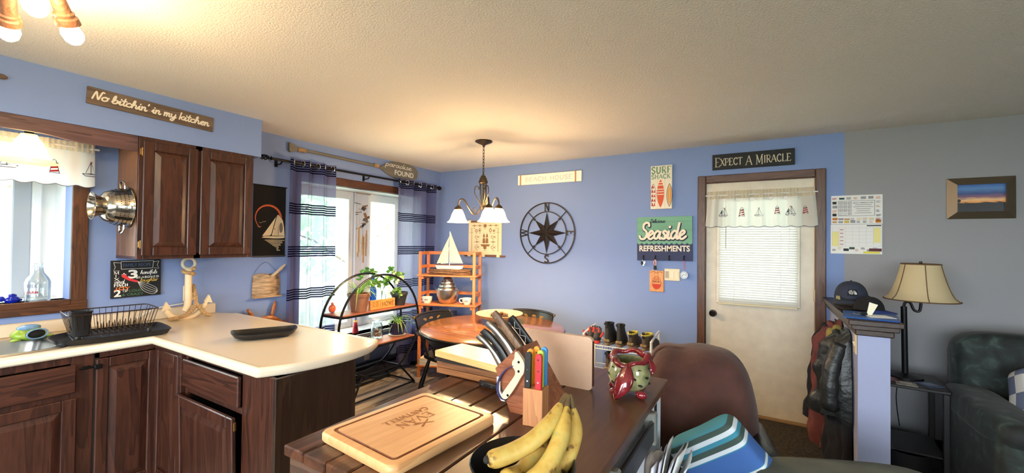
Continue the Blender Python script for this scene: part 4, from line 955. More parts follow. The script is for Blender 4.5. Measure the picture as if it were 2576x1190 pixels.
# dining chandelier
ch = thing('chandelier', 'bronze three-arm chandelier with glowing white bell glass shades', 'chandelier', (-2.167, 3.093, 0))
MB().lathe([(0, H - .001), (.075, H - .001), (.078, H - .008), (.06, H - .018), (.03, H - .03), (.012, H - .04), (.008, H - .055), (0, H - .055)], n=28).build('canopy', M_bronze, ch, True)
zc_ = H - .055; lk = 0
while zc_ > 2.10:
    ax = lk % 2; pts = []
    for k in range(12):
        a = 2 * PI * k / 12; p = (.008 * math.cos(a), 0, .019 * math.sin(a)); pts.append((p[0], 0, zc_ - .014 + p[2]) if ax else (0, p[0], zc_ - .014 + p[2]))
    MB().tube(pts, .0024, 6, True).build('chain_link', M_bronze, ch, True); zc_ -= .028; lk += 1
MB().lathe([(.006, 2.11), (.01, 2.09), (.022, 2.085), (.026, 2.07), (.034, 2.06), (.036, 2.045), (.042, 2.035), (.042, 2.02), (.034, 2.012)], n=20, cap=True).build('crown', M_bronze, ch, True)
for k in range(6):
    a = k * PI / 3; MB().tube([(.03 * math.cos(a), .03 * math.sin(a), 2.02), (.028 * math.cos(a), .028 * math.sin(a), 1.93), (.018 * math.cos(a), .018 * math.sin(a), 1.815)], .0065, 7).build('column_rod', M_bronze, ch, True)
MB().lathe([(.024, 1.83), (.026, 1.815), (.018, 1.80), (.02, 1.79), (.010, 1.77), (0, 1.765)], n=16, cap=True).build('base_cup', M_bronze, ch, True)
for a in (math.radians(213), math.radians(-17), math.radians(318)):
    d = Vector((math.cos(a), math.sin(a), 0))
    def R_(r, z): return (d.x * r, d.y * r, z)
    ar = bpy.data.objects.new('arm', None); COL.objects.link(ar); ar.parent = ch
    MB().tube(cr([R_(.018, 1.81), R_(.05, 1.745), R_(.09, 1.742), R_(.13, 1.80), R_(.165, 1.86), R_(.2, 1.868), R_(.22, 1.83), R_(.222, 1.80)], 6), .0075, 8).build('arm_tube', M_bronze, ar, True)
    MB().tube(cr([R_(.06, 1.80), R_(.085, 1.79), R_(.095, 1.77), R_(.08, 1.757), R_(.068, 1.768), R_(.075, 1.778)], 5), .004, 6).build('curl', M_bronze, ar, True)
    MB().tube(cr([R_(.02, 1.82), R_(.04, 1.86), R_(.075, 1.93), R_(.07, 1.985), R_(.045, 1.985), R_(.038, 1.965), R_(.05, 1.96)], 5), .0045, 6).build('scroll', M_bronze, ar, True)
    MB().lathe([(.008, 1.815), (.014, 1.808), (.03, 1.795), (.036, 1.78), (.034, 1.775)], R_(.222, 0), 18, cap=True).build('socket_cap', M_bronze, ar, True)
    bell_shade('glass_shade', ar, R_(.222, 1.79), 1.02)
# small bell pendant in front of the sink window, under the soffit
kp = thing('sink_pendant', 'lit amber bell glass pendant hanging before the sink window', 'pendant lamp', (-3.42, .585, 0))
MB().lathe([(.05, 2.114), (.05, 2.10), (.02, 2.09), (.018, 2.045), (.022, 2.02)], n=20, cap=True).build('socket_stem', M_black, kp, True)
bell_shade('glass_shade', kp, (0, 0, 2.04), 1.2)
# kitchen ceiling light with bare bulbs on angled wooden sockets
kl = thing('kitchen_ceiling_light', 'brown ceiling light with bare lit bulbs on angled sockets', 'ceiling light', (-1.80, .25, 0))
M_sock = wood('brown_socket_wood', (88, 58, 42), (134, 96, 74), 'z', 12., .4)
MB().lathe([(0, H - .001), (.09, H - .001), (.09, H - .02), (.05, H - .035), (.03, H - .06), (0, H - .065)], n=24).build('canopy', M_sock, kl, True)
for (bx_, by_, bz_) in ((-2.05, .443, 2.185), (-2.215, .325, 2.185), (-1.905, .33, 2.19), (-1.62, .40, 2.19), (-1.55, .05, 2.19)):
    tgt = Vector((bx_ + 1.80, by_ - .25, bz_)); st = Vector((0, 0, H - .045)); 
    hub = Vector((tgt.x * .45, tgt.y * .45, H - .05)); d = (tgt - hub).normalized(); q = Vector((0, 0, 1)).rotation_difference(d).to_matrix(); L_ = (tgt - hub).length
    ar = bpy.data.objects.new('lamp_head', None); COL.objects.link(ar); ar.parent = kl
    MB().tube([st, hub], .01, 8).build('arm', M_sock, ar, True)
    MB().lathe([(.014, 0), (.016, L_ * .35), (.02, L_ * .5), (.022, L_ - .075), (.028, L_ - .07), (.026, L_ - .06), (.032, L_ - .055), (.034, L_ - .035), (.030, L_ - .033)], hub, 18, q, cap=True).build('socket', M_sock, ar, True)
    MB().ball(tgt, .03, 10, 6, (1, 1, 1.2), q).build('bulb', M_bulb, ar, 'all')
# ---------------------------------------------------------------- dining window dressing
def striped_sheer(name):
    m = bpy.data.materials.new(name); m.use_nodes = True; nt = m.node_tree; nt.nodes.remove(nt.nodes['Principled BSDF'])
    N = nt.nodes.new; Lk = nt.links.new
    tc = N('ShaderNodeTexCoord'); sp = N('ShaderNodeSeparateXYZ'); Lk(tc.outputs['Object'], sp.inputs[0])
    def M_(op, a, b=None, c=None):
        q = N('ShaderNodeMath'); q.operation = op
        for k, v in enumerate((a, b, c)):
            if v is None: continue
            if isinstance(v, (int, float)): q.inputs[k].default_value = v
            else: Lk(v, q.inputs[k])
        return q.outputs[0]
    z = sp.outputs[2]
    g = M_('FRACT', M_('DIVIDE', M_('ADD', z, .185), .380))         # groups of five bands
    inb = M_('LESS_THAN', g, .27)
    st = M_('LESS_THAN', M_('FRACT', M_('MULTIPLY', g, 5 / .27)), .6)
    band = M_('MULTIPLY', inb, st)
    nz = N('ShaderNodeTexNoise'); nz.inputs['Scale'].default_value = 40; mp = N('ShaderNodeMapping'); mp.inputs['Scale'].default_value = (1, 1, .06); Lk(tc.outputs['Object'], mp.inputs[0]); Lk(mp.outputs[0], nz.inputs['Vector'])
    d = N('ShaderNodeBsdfDiffuse'); t = N('ShaderNodeBsdfTranslucent'); mx = N('ShaderNodeMixShader'); mx.inputs[0].default_value = .55
    col = N('ShaderNodeMix'); col.data_type = 'RGBA'; col.inputs[6].default_value = lin((116, 120, 166)); col.inputs[7].default_value = lin((28, 28, 54)); Lk(band, col.inputs[0])
    Lk(col.outputs[2], d.inputs[0]); Lk(col.outputs[2], t.inputs[0]); Lk(d.outputs[0], mx.inputs[1]); Lk(t.outputs[0], mx.inputs[2])
    tr = N('ShaderNodeBsdfTransparent'); m2 = N('ShaderNodeMixShader')
    see = M_('MULTIPLY', M_('SUBTRACT', 1., band), M_('MULTIPLY_ADD', nz.outputs['Fac'], .22, .12))
    Lk(see, m2.inputs[0]); Lk(mx.outputs[0], m2.inputs[1]); Lk(tr.outputs[0], m2.inputs[2]); Lk(m2.outputs[0], nt.nodes['Material Output'].inputs[0])
    return m
M_sheer = striped_sheer('navy_striped_sheer')
M_rod = mat('black_rod', (22, 20, 22), .35, .6)
ROD_X, ROD_Z = -3.545, 2.168
def curtain(label, y0, y1, y0b, y1b, zb, waves, ph):
    o = thing('window_curtain', label, 'curtain', (0, 0, 0))
    def pos(u, v):
        a = ph + u * waves * 2 * PI
        amp = .042 * (1 - .25 * v)
        return (ROD_X + amp * math.sin(a), y0 + (y1 - y0) * u + ((y0b - y0) * (1 - u) + (y1b - y1) * u) * v + .014 * math.sin(2 * a), 2.205 - v * (2.205 - zb))
    g = MB(); g.grid(pos, 90, 26); g.build('sheer_panel', M_sheer, o, 'all')
    k = 0
    while True:
        u = (k * PI - ph) / (waves * 2 * PI); k += 1
        if u > 1: break
        if u < .02: continue
        p = pos(u, .027); side = 1 if k % 2 else -1
        c = Vector((p[0], p[1], ROD_Z))
        MB().tube([c + Vector((.016 * math.cos(2 * PI * j / 20) * .72 * side, .016 * math.cos(2 * PI * j / 20) * .7, .024 * math.sin(2 * PI * j / 20))) * 1.05 for j in range(20)], .0048, 7, True).build('grommet', M_chrome, o, True)
    return o
curtain('sheer navy striped curtain on the left side of the dining window', 2.10, 2.555, 2.08, 2.58, .06, 3.0, .5)
curtain('sheer navy striped curtain on the right side of the dining window', 3.345, 3.985, 3.36, 3.93, .06, 3.0, .9)
rd = thing('curtain_rod', 'black curtain rod with twisted finials above the dining window', 'curtain rod', (ROD_X, 0, ROD_Z))
MB().tube([(0, 1.95, 0), (0, 4.03, 0)], .011, 10).build('rod', M_rod, rd, True)
MB().lathe([(.011, 0), (.018, .006), (.012, .014), (.02, .03), (.029, .052), (.02, .08), (.012, .092), (0, .098)], (0, 4.03, 0), 16, RX(-PI / 2)).build('finial', M_rod, rd, True)
fn = MB()
for k in range(4):
    fn.tube([(.019 * math.sin(PI * (.12 + .88 * t / 10)) * math.cos(k * PI / 2 + t * .45), 1.95 - .012 - .085 * t / 10, .019 * math.sin(PI * (.12 + .88 * t / 10)) * math.sin(k * PI / 2 + t * .45)) for t in range(11)], .0055, 6)
fn.build('finial', M_rod, rd, True)
MB().lathe([(.011, 0), (.017, .006), (.011, .012)], (0, 1.962, 0), 14, RX(PI / 2)).build('finial_collar', M_rod, rd, True)
for y_ in (2.05, 2.98, 3.99):
    MB().bx(-.094, -.088, y_ - .012, y_ + .012, -.05, .02).tube([(-.09, y_, -.03), (-.02, y_, -.03), (0, y_, -.012)], .006, 7).build('bracket', M_rod, rd)

# oar sign
oa = thing('oar_sign', 'grey wooden oar with white lettering mounted over the dining window', 'oar', (XL + .002, 0, 2.31), L90)
M_oar = mat('weathered_grey_wood', (116, 112, 104), .75, var=.12, vscale=24., stretch=(.15, 1, 1))
MB().wallp([(2.152, -.03), (2.152, .035), (2.165, .045), (2.2, .035), (2.235, .018), (2.235, -.014), (2.2, -.03), (2.165, -.04)], -.028, 0).build('grip', M_oar, oa)
MB().tube([(2.225, -.016, .002), (3.17, -.016, -.006)], .0145, 12).build('shaft', M_oar, oa, True)
bl_ = cr([(3.12, -.016, 0), (3.2, .005, 0), (3.3, .06, 0), (3.42, .09, 0), (3.58, .094, 0), (3.7, .08, 0), (3.765, .035, 0), (3.765, -.04, 0), (3.7, -.085, 0), (3.58, -.1, 0), (3.42, -.095, 0), (3.3, -.068, 0), (3.2, -.022, 0)], 4, True)
MB().wallp([(a, b - .004) for a, b, _ in bl_], -.02, 0).build('blade', M_oar, oa)
M_twine = mat('jute_twine', (176, 142, 104), .9)
for (a, b) in ((2.24, 2.32), (3.11, 3.17)):
    for k in range(int((b - a) / .008)): pass
    tw = MB()
    for k in range(int((b - a) / .008)):
        tw.tube([(a + k * .008, -.016 + .0175 * math.cos(2 * PI * j / 14), -.002 + .0175 * math.sin(2 * PI * j / 14)) for j in range(14)], .0044, 5, True)
    ob = tw.build('twine_wrap', M_twine, oa, True); ob['kind'] = 'stuff'
w = MB(); script_text(w, 'paradise', 3.26, .022, 0, .028, .0058, -.0206, .2, width=.40); w.build('script_lettering', M_wpaint, oa)
w = MB(); block_text(w, 'FOUND', 3.40, -.062, .058, -.0206, width=.3, bold=.012); w.build('block_lettering', M_wpaint, oa)

# bamboo wind chime hung in the window
wc = thing('wind_chime', 'bamboo and wood chip wind chime hanging in the dining window', 'wind chime', (-3.70, 3.035, 0), L90)
M_bam = wood('bamboo', (128, 88, 48), (176, 132, 82), 'z', 10., .5); M_chip = mat('brown_chip', (120, 84, 54), .7, var=.3, vscale=30.); M_chip2 = mat('dark_chip', (42, 34, 34), .7)
MB().bev(-.09, .09, -.012, .012, 1.985, 2.0, .003).build('top_bar', mat('grey_driftwood', (150, 140, 128), .8), wc)
stg = MB()
for x in (-.07, -.045, -.02, 0, .02, .045, .07): stg.tube([(x, 0, 1.985), (x * .8, 0, 1.55)], .0007, 4)
stg.tube([(0, 0, 1.7), (0, 0, 1.13)], .0007, 4).tube([(-.06, 0, 2.0), (0, 0, 2.044), (.06, 0, 2.0)], .0007, 4)
ob = stg.build('strings', M_white, wc); ob['kind'] = 'stuff'
random.seed(5)
for k in range(14):
    a = random.random() * 2 * PI; rr = .06 * random.random() + .015; zz = 1.90 - .02 * k - .02 * random.random()
    R = RZ(a) @ RX(random.random() * 1.5) @ RY(random.random() * 1.2)
    MB().box((rr * math.cos(a * 2.3), rr * math.sin(a * 2.3), zz), (.028, .006, .05 + .02 * random.random()), R).build('wood_chip', M_chip if k % 3 else M_chip2, wc)
for k, (x, y_, z0, z1) in enumerate(((-.055, 0, 1.36, 1.63), (-.04, .03, 1.31, 1.5), (-.008, -.02, 1.25, 1.53), (.012, .02, 1.33, 1.55), (.035, -.01, 1.32, 1.56), (.055, .01, 1.42, 1.6))):
    MB().lathe([(.0085, z0), (.0095, z0 + .02), (.009, (z0 + z1) / 2), (.0095, z1), (.006, z1), (.006, z0)], (x, y_, 0), 10).build('bamboo_tube', M_bam, wc, True)
MB().lathe([(0, 1.45), (.022, 1.45), (.022, 1.458), (0, 1.458)], n=14).build('striker', M_bam, wc, True)
MB().bev(-.014, .01, -.004, .004, 1.09, 1.16, .002).build('wind_tail', M_bam, wc)

# ---------------------------------------------------------------- round plant stand by the window
ps = thing('round_plant_stand', 'black iron ring-shaped plant stand with two wooden shelves', 'plant stand', (0, 0, 0))
RY0, RZ0, RR = 2.875, .66, .495
XF, XK = -3.195, -3.455
M_shelf = wood('red_brown_shelf', (110, 56, 40), (164, 100, 76), 'y', 7., .45)
for x in (XF, XK):
    MB().tube([(x, RY0 + RR * math.cos(2 * PI * k / 56), RZ0 + RR * math.sin(2 * PI * k / 56)) for k in range(56)], .011, 8, True).build('ring', M_iron, ps, True)
for z_ in (.795, .470):
    hc = math.sqrt(RR * RR - (z_ - RZ0) ** 2) - .004
    MB().bev(XK + .006, XF - .006, RY0 - hc, RY0 + hc, z_, z_ + .016, .003).build('shelf', M_shelf, ps)
    MB().bx(XF - .008, XF + .008, RY0 - hc, RY0 + hc, z_ - .012, z_ + .006).bx(XK - .008, XK + .008, RY0 - hc, RY0 + hc, z_ - .012, z_ + .006).bx(XK, XF, RY0 - hc - .002, RY0 - hc + .014, z_ - .012, z_ + .006).bx(XK, XF, RY0 + hc - .014, RY0 + hc + .002, z_ - .012, z_ + .006).build('shelf_frame', M_iron, ps)
for s_ in (-1, 1):
    yy = RY0 + s_ * .235
    MB().tube([(XF + .01, yy, .215), (XK - .01, yy, .215)], .01, 8).build('cross_bar', M_iron, ps, True)
    MB().tube([(XF + .06, RY0 + s_ * .385, .022), (XK - .05, RY0 + s_ * .385, .022)], .01, 8).build('foot_bar', M_iron, ps, True)
    for x, xo in ((XF, .06), (XK, -.05)):
        MB().tube([(x, yy, .215), (x + xo, RY0 + s_ * .385, .022)], .01, 8).build('leg', M_iron, ps, True)
        MB().lathe([(0, 0), (.012, 0), (.012, .008), (.006, .022)], (x + xo, RY0 + s_ * .385, 0), 10).build('foot', M_plastic, ps, True)
for x, xo in ((XF, .06), (XK, -.05)):
    MB().tube([(x, RY0 - .235, .215), (x, RY0 + .235, .215)], .01, 8).build('side_rail', M_iron, ps, True)
    MB().tube([(x + xo, RY0 - .385, .022), (x + xo, RY0 + .385, .022)], .01, 8).build('base_rail', M_iron, ps, True)
SZ, SZ2 = .812, .487
M_leaf = cloth('spider_leaf', (170, 206, 112), transl=.45); M_leaf2 = cloth('deep_leaf', (96, 146, 74), transl=.45)
M_soil = mat('potting_soil', (44, 32, 24), .95, bump=.6, bscale=120.)
def blade(mb, base, az, L, up, droop, w):
    """one strap leaf: a folded ribbon arching out"""
    n = 8; pts = []
    for i in range(n + 1):
        t = i / n; r = L * t * (.35 + .65 * t) * .9; z = up * math.sin(t * PI * .62) - droop * t * t
        pts.append(Vector((base[0] + r * math.cos(az), base[1] + r * math.sin(az), base[2] + z)))
    sx = Vector((-math.sin(az), math.cos(az), 0)); vs = []
    for i, p in enumerate(pts):
        ww = w * (1 - (i / n) ** 2) * (.6 + .4 * min(1, i / 2)) + .0008
        vs += [p - sx * ww + Vector((0, 0, .3 * ww)), p, p + sx * ww + Vector((0, 0, .3 * ww))]
    mb.add(vs, [(3 * i + j, 3 * i + j + 1, 3 * i + 4 + j, 3 * i + 3 + j) for i in range(n) for j in (0, 1)])
def pot_lathe(r0, r1, h, lip=.012, t=.006): return [(0, 0), (r0, 0), (r1 * .97, h - .035), (r1 + lip * .4, h - .033), (r1 + lip, h - .004), (r1 + lip * .8, h), (r1 - t, h), (r1 - t, h - .018), (0, h - .022)]
def spider(name, label, loc, r0, r1, h, mp, nleaf, L, up, droop, seed, wl=.006, extra=None, az=None):
    o = thing(name, label, 'potted plant', loc)
    MB().lathe(pot_lathe(r0, r1, h), n=28).build('pot', mp, o, True)
    MB().lathe([(0, h - .018), (r1 - .007, h - .02)], n=20).build('soil', M_soil, o, True)
    random.seed(seed)
    for k in range(nleaf):
        b = MB(); a = (az[0] + (az[1] - az[0]) * random.random()) if az else random.random() * 2 * PI
        blade(b, (.012 * math.cos(a), .012 * math.sin(a), h - .02), a, L * (.6 + .6 * random.random()), up * (.6 + .7 * random.random()), droop * (.3 + 1.1 * random.random()), wl)
        b.build('leaf', M_leaf if random.random() < .7 else M_leaf2, o, 'all')
    return o
M_terra = mat('brown_plastic_pot', (138, 94, 74), .6, var=.05, vscale=20.)
spider('spider_plant', 'long-leaved spider plant in a brown plastic pot on the upper ring shelf', (-3.305, 2.68, SZ), .072, .098, .172, M_terra, 34, .36, .16, .16, 3)
p2 = spider('spider_plant', 'spider plant in a glossy navy pot on the lower ring shelf', (-3.33, 3.20, SZ2), .07, .082, .14, mat('navy_glazed_pot', (28, 34, 72), .2, coat=.4), 40, .24, .10, .14, 9, .005)
MB().lathe([(0, 0), (.08, 0), (.09, .014), (.075, .014), (0, .012)], n=24).build('saucer', mat('grey_saucer', (190, 186, 180), .5), p2, True)
# blue bottle
bb = thing('blue_bottle', 'tall cobalt blue glass bottle behind the small wood sign', 'bottle', (-3.405, 2.93, SZ))
MB().lathe([(0, .002), (.034, .002), (.037, .008), (.037, .16), (.034, .185), (.018, .225), (.0135, .245), (.0135, .3), (.017, .303), (.017, .318), (.012, .318)], n=24).build('glass', mat('blue_bottle_glass', (10, 92, 205), .06, trans=.35, coat=.3), bb, True)
# wood block sign
hs = thing('home_block', 'small orange wood block sign with burned lettering on the upper ring shelf', 'sign', (-3.243, 2.765, SZ), L90)
MB().bev(0, .315, 0, .03, 0, .092, .003).build('block', wood('orange_pine', (196, 112, 50), (232, 150, 80), 'x', 9., .5), hs)
w = MB(); M_burn = mat('burned_lettering', (74, 34, 14), .8)
caps_text(w, 'HOME', .145, .025, .042, .006, .0035, -.0006, width=.155)
for (a, b) in ((.02, .06), (.02, .03)): 
    w.ribbon([(a, b), (a + .016, b + .014), (a + .034, b + .003)], .004, -.0006); w.ribbon([(a + .05, b + .012), (a + .068, b - .004), (a + .085, b + .012), (a + .07, b + .02), (a + .05, b + .012)], .004, -.0006)
w.ribbon([(.125, .015), (.125, .078)], .003, -.0006); w.build('lettering', M_burn, hs)
# dark pot with trailing succulent
sp_ = thing('trailing_plant', 'trailing green plant in a charcoal pot on the upper ring shelf', 'potted plant', (-3.31, 3.20, SZ))
MB().lathe(pot_lathe(.058, .084, .135, .008), n=28).build('pot', mat('charcoal_pot', (38, 38, 42), .6), sp_, True)
MB().lathe([(0, .117), (.077, .115)], n=20).build('soil', M_soil, sp_, True)
def leaf_disc(mb, c, r, nrm, asp=1.):
    nrm = Vector(nrm).normalized(); a = nrm.orthogonal().normalized(); b = nrm.cross(a)
    mb.add([Vector(c) + a * r * math.cos(q * PI / 3) * asp + b * r * math.sin(q * PI / 3) for q in range(6)] + [Vector(c) + nrm * r * .25], [(q, (q + 1) % 6, 6) for q in range(6)])
random.seed(11)
for s_ in range(7):
    a = random.random() * 2 * PI; pts = cr([(0, 0, .115), (.05 * math.cos(a), .05 * math.sin(a), .15 + .03 * random.random()), (.1 * math.cos(a), .1 * math.sin(a), .13 - .05 * random.random())], 6)
    st_ = bpy.data.objects.new('stem', None); COL.objects.link(st_); st_.parent = sp_
    MB().tube(pts, .002, 5).build('stalk', M_leaf2, st_)
    for p in pts[2:]:
        b = MB(); leaf_disc(b, (p[0] + .008 * random.uniform(-1, 1), p[1] + .008 * random.uniform(-1, 1), p[2] + .006), .015, (random.uniform(-.4, 1), random.uniform(-1, 1), 1)); b.build('leaf', M_leaf if random.random() < .5 else M_leaf2, st_)
# glass vase with flowering cuttings
fv = thing('flower_vase', 'clear glass vase of leafy cuttings with white blossoms by the window', 'vase', (-3.40, 3.045, SZ))
MB().lathe([(0, .002), (.04, .002), (.046, .02), (.046, .1), (.03, .135), (.03, .15), (.033, .153), (.027, .15), (.027, .135), (.043, .1), (.043, .02), (0, .006)], n=24).build('glass', M_glass, fv, True)
M_blos = cloth('white_blossom', (250, 240, 240), transl=.4); random.seed(21)
for s_ in range(11):
    a = random.uniform(0, 2 * PI); L = .08 + .12 * random.random(); h2 = .24 + .14 * random.random()
    pts = cr([(0, 0, .04), (.01 * math.cos(a), .01 * math.sin(a), .16), (L * .6 * math.cos(a), L * .8 * math.sin(a), h2), (L * math.cos(a), L * 1.5 * math.sin(a), h2 - .05 * random.random())], 5)
    st_ = bpy.data.objects.new('cutting', None); COL.objects.link(st_); st_.parent = fv
    MB().tube(pts, .0018, 5).build('stalk', M_leaf2, st_)
    for p in pts[7:]:
        for _ in range(2):
            b = MB(); leaf_disc(b, (p[0] + random.uniform(-.02, .02), p[1] + random.uniform(-.02, .02), p[2] + random.uniform(-.012, .02)), .02, (random.uniform(-.2, 1.2), random.uniform(-1, .3), .8)); b.build('leaf', M_leaf2 if random.random() < .7 else M_leaf, st_)
    if s_ % 2: 
        p = pts[-2]
        for j in range(3): b = MB(); b.ball((p[0] + random.uniform(-.02, .02), p[1] + random.uniform(-.02, .02), p[2] - .015 * j), .016, 7, 5); b.build('blossom', M_blos, st_, True)
# small orange fish ornament at the back of the shelf
of = thing('orange_ornament', 'small orange ceramic ornament at the back edge of the round stand', 'ornament', (-3.42, 2.475, SZ))
MB().ball((0, 0, .04), .036, 14, 10, (.7, 1, 1.1)).build('ornament_body', mat('orange_ceramic', (214, 104, 70), .3), of, True)
MB().ball((0, 0, .086), .012, 8, 6).build('knob', mat('orange_ceramic', (0, 0, 0)), of, True)
# lower shelf: jar of shells, driftwood sprig; lighthouse on the window seat
jr = thing('shell_jar', 'lidded glass jar half full of seashells on the lower ring shelf', 'jar', (-3.40, 2.985, SZ2))
MB().lathe([(0, .002), (.056, .002), (.062, .01), (.062, .12), (.05, .145), (.046, .16), (.05, .163), (.043, .16), (.047, .144), (.059, .12), (.059, .012), (0, .006)], n=28).build('glass', M_glass, jr, True)
MB().lathe([(0, .186), (.03, .184), (.05, .176), (.052, .166), (.0, .165)], n=24).build('lid', pane_mat('lid_glass', (.8, .88, .9), .2, .05), jr, True)
random.seed(4)
for k in range(22):
    a = random.random() * 2 * PI; r = .038 * math.sqrt(random.random()); z_ = .022 + .075 * k / 22
    MB().ball((r * math.cos(a), r * math.sin(a), z_), .017, 8, 6, (1, .8, .55), RX(random.random() * 3) @ RZ(random.random() * 3)).build('seashell', mat(['shell_white', 'shell_tan', 'shell_grey'][k % 3], [(226, 214, 200), (190, 146, 112), (140, 128, 120)][k % 3], .5), jr, True)
dw = thing('driftwood_sprig', 'small grey driftwood sprig lying on the lower ring shelf', 'driftwood', (-3.36, 2.80, SZ2))
random.seed(8)
for k in range(8): MB().tube([(random.uniform(-.05, .05), -.1 + .022 * k, .006), (random.uniform(-.04, .04), -.06 + .022 * k, .014 + .01 * random.random()), (random.uniform(-.05, .05), -.02 + .02 * k, .02 + .03 * random.random())], [.006, .005, .002], 6).build('twig', mat('grey_driftwood', (150, 140, 128), .8), dw, True)
lh = thing('toy_lighthouse', 'small red and white toy lighthouse on the window seat', 'ornament', (-3.73, 2.985, .5))
MB().lathe([(0, 0), (.035, 0), (.032, .01), (.018, .115), (0, .115)], n=18).build('tower', mat('red_tower', (206, 44, 58), .4), lh, True)
MB().lathe([(.022, .115), (.024, .12), (.013, .124), (.013, .145), (.0, .145)], n=16).build('lantern_room', mat('yellow_room', (226, 190, 90), .4), lh, True)
MB().lathe([(.018, .145), (.0, .172)], n=16, cap=True).build('roof', mat('blue_roof', (40, 70, 170), .4), lh, True)

# baseboard heater under the window
bh = thing('baseboard_heater', 'dark baseboard heater along the wall under the dining window', 'heater', (XL + .002, 2.36, 0))
M_heat = mat('dark_heater_enamel', (40, 42, 54), .4, .2)
MB().bx(0, .012, 0, 1.38, .02, .19).build('back_plate', M_heat, bh)
MB().add([(.0, 0, .19), (.045, 0, .185), (.062, 0, .165), (.062, 1.38, .165), (.045, 1.38, .185), (0, 1.38, .19)], [(0, 1, 4, 5), (1, 2, 3, 4)]).build('top_hood', M_heat, bh)
MB().bx(.058, .062, 0, 1.38, .055, .135).build('front_cover', mat('slate_cover', (74, 80, 104), .35, .2), bh)
MB().bx(0, .064, 0, .02, 0, .19).build('end_cap', M_heat, bh); MB().bx(0, .064, 1.36, 1.38, 0, .19).build('end_cap', M_heat, bh)

# ---------------------------------------------------------------- corner bookcase (folding, orange wood)
BA = math.radians(20.8)
bc = thing('folding_bookcase', 'orange wooden folding bookcase standing across the room corner', 'bookcase', (-3.208, 3.417, 0), BA)
M_org = wood('orange_beech', (164, 86, 42), (206, 128, 74), 'x', 8., .4); M_orgz = wood('orange_beech_upright', (164, 86, 42), (206, 128, 74), 'z', 8., .4)
X0, X1, BD = -.03, .615, .27
for x in (X0, X1):
    for y in (0, BD - .03): MB().bev(x - (.0 if x < 0 else .032), x + (.032 if x < 0 else 0), y, y + .022, 0, 1.375, .003).build('post', M_orgz, bc)
for z_ in (1.105, .785, .46, .12):
    MB().bev(X0 - .012, X1 + .012, -.008, BD + .005, z_, z_ + .018, .003).build('shelf', M_org, bc)
    for x in (X0 + .034, X1 - .055): MB().bev(x, x + .022, .0, BD - .03, z_ - .03, z_, .002).build('shelf_cleat', M_org, bc)
for z_ in (1.34, 1.19, .89): MB().bev(X0 + .032, X1 - .032, BD - .028, BD - .012, z_, z_ + .035, .002).build('back_rail', M_org, bc)
for z_ in (1.34, 1.19, .89, .57):
    for x in (X0 + .006, X1 - .022): MB().bev(x, x + .016, .022, BD - .03, z_, z_ + .035, .002).build('side_rail', M_org, bc)
def onbc(x, y, z): return Vector((-3.208, 3.417, 0)) + RZ(BA) @ Vector((x, y, z))
# model yacht on a twig wreath
wr = thing('twig_wreath', 'flat oval bundle of grapevine twigs on the bookcase top shelf', 'wreath', onbc(.30, .10, 1.123), BA)
M_twig = mat('grapevine', (108, 78, 54), .85, var=.3, vscale=40.)
random.seed(13)
for k in range(26):
    dx, dz, ph = random.uniform(.8, 1.08), random.random(), random.random() * 6
    pts = [(.235 * dx * math.cos(2 * PI * j / 26) , .085 * dx * math.sin(2 * PI * j / 26), .012 + .045 * dz + .008 * math.sin(3 * 2 * PI * j / 26 + ph)) for j in range(26)]
    MB().tube(pts, .0042, 5, True).build('vine', M_twig, wr, True)
yt = thing('model_yacht', 'white model sailing yacht standing on the twig wreath', 'model boat', onbc(.29, .10, 1.18), BA)
M_sail = cloth('cream_sail', (240, 232, 208), transl=.3)
hp = []
def hull(u, v):
    x = -.16 + .32 * u; w_ = .032 * (math.sin(PI * min(1, u * .85 + .12)) ** .8) * (1 - .75 * v ** 2); return (x * (1 - .1 * v), w_, .042 - .04 * v) 
hb = MB(); hb.grid(lambda u, v: hull(u, 1 - v) if True else None, 16, 5); hb.grid(lambda u, v: (hull(u, v)[0], -hull(u, v)[1], hull(u, v)[2]), 16, 5); hb.add([hull(i / 15, 0) for i in range(16)] + [(hull(i / 15, 0)[0], -hull(i / 15, 0)[1], hull(i / 15, 0)[2]) for i in range(16)], [(i, i + 1, 17 + i, 16 + i) for i in range(15)])
hb.build('hull', mat('white_hull', (232, 234, 230), .4), yt, True)
MB().bx(-.15, .15, -.004, .004, -.006, .012).build('keel', mat('dark_keel', (50, 56, 70), .5), yt)
MB().tube([(.0, 0, .04), (.0, 0, .42)], .0035, 7).build('mast', M_white, yt, True); MB().tube([(0, 0, .07), (.155, 0, .072)], .003, 6).build('boom', M_white, yt, True)
def tri(a, b, c, bul, nm):
    m = MB(); n = 8; A_, B_, C_ = Vector(a), Vector(b), Vector(c); vs = []; fs = []; ix = {}
    for i in range(n + 1):
        for j in range(n + 1 - i):
            p = A_ + (B_ - A_) * (i / n) + (C_ - A_) * (j / n); k_ = i / n * (1 - i / n) + j / n * (1 - j / n); ix[i, j] = len(vs); vs.append(p + Vector((0, -bul * k_ * 2, 0)))
    for i in range(n):
        for j in range(n - i):
            fs.append((ix[i, j], ix[i + 1, j], ix[i, j + 1]))
            if j < n - i - 1: fs.append((ix[i + 1, j], ix[i + 1, j + 1], ix[i, j + 1]))
    m.add(vs, fs); m.build(nm, M_sail, yt, 'all')
tri((.006, 0, .415), (.006, 0, .078), (.15, 0, .08), .02, 'mainsail'); tri((-.004, 0, .37), (-.15, 0, .06), (-.02, 0, .085), .02, 'jib'); tri((-.004, -.006, .25), (-.1, -.006, .06), (-.01, -.006, .07), .015, 'staysail')
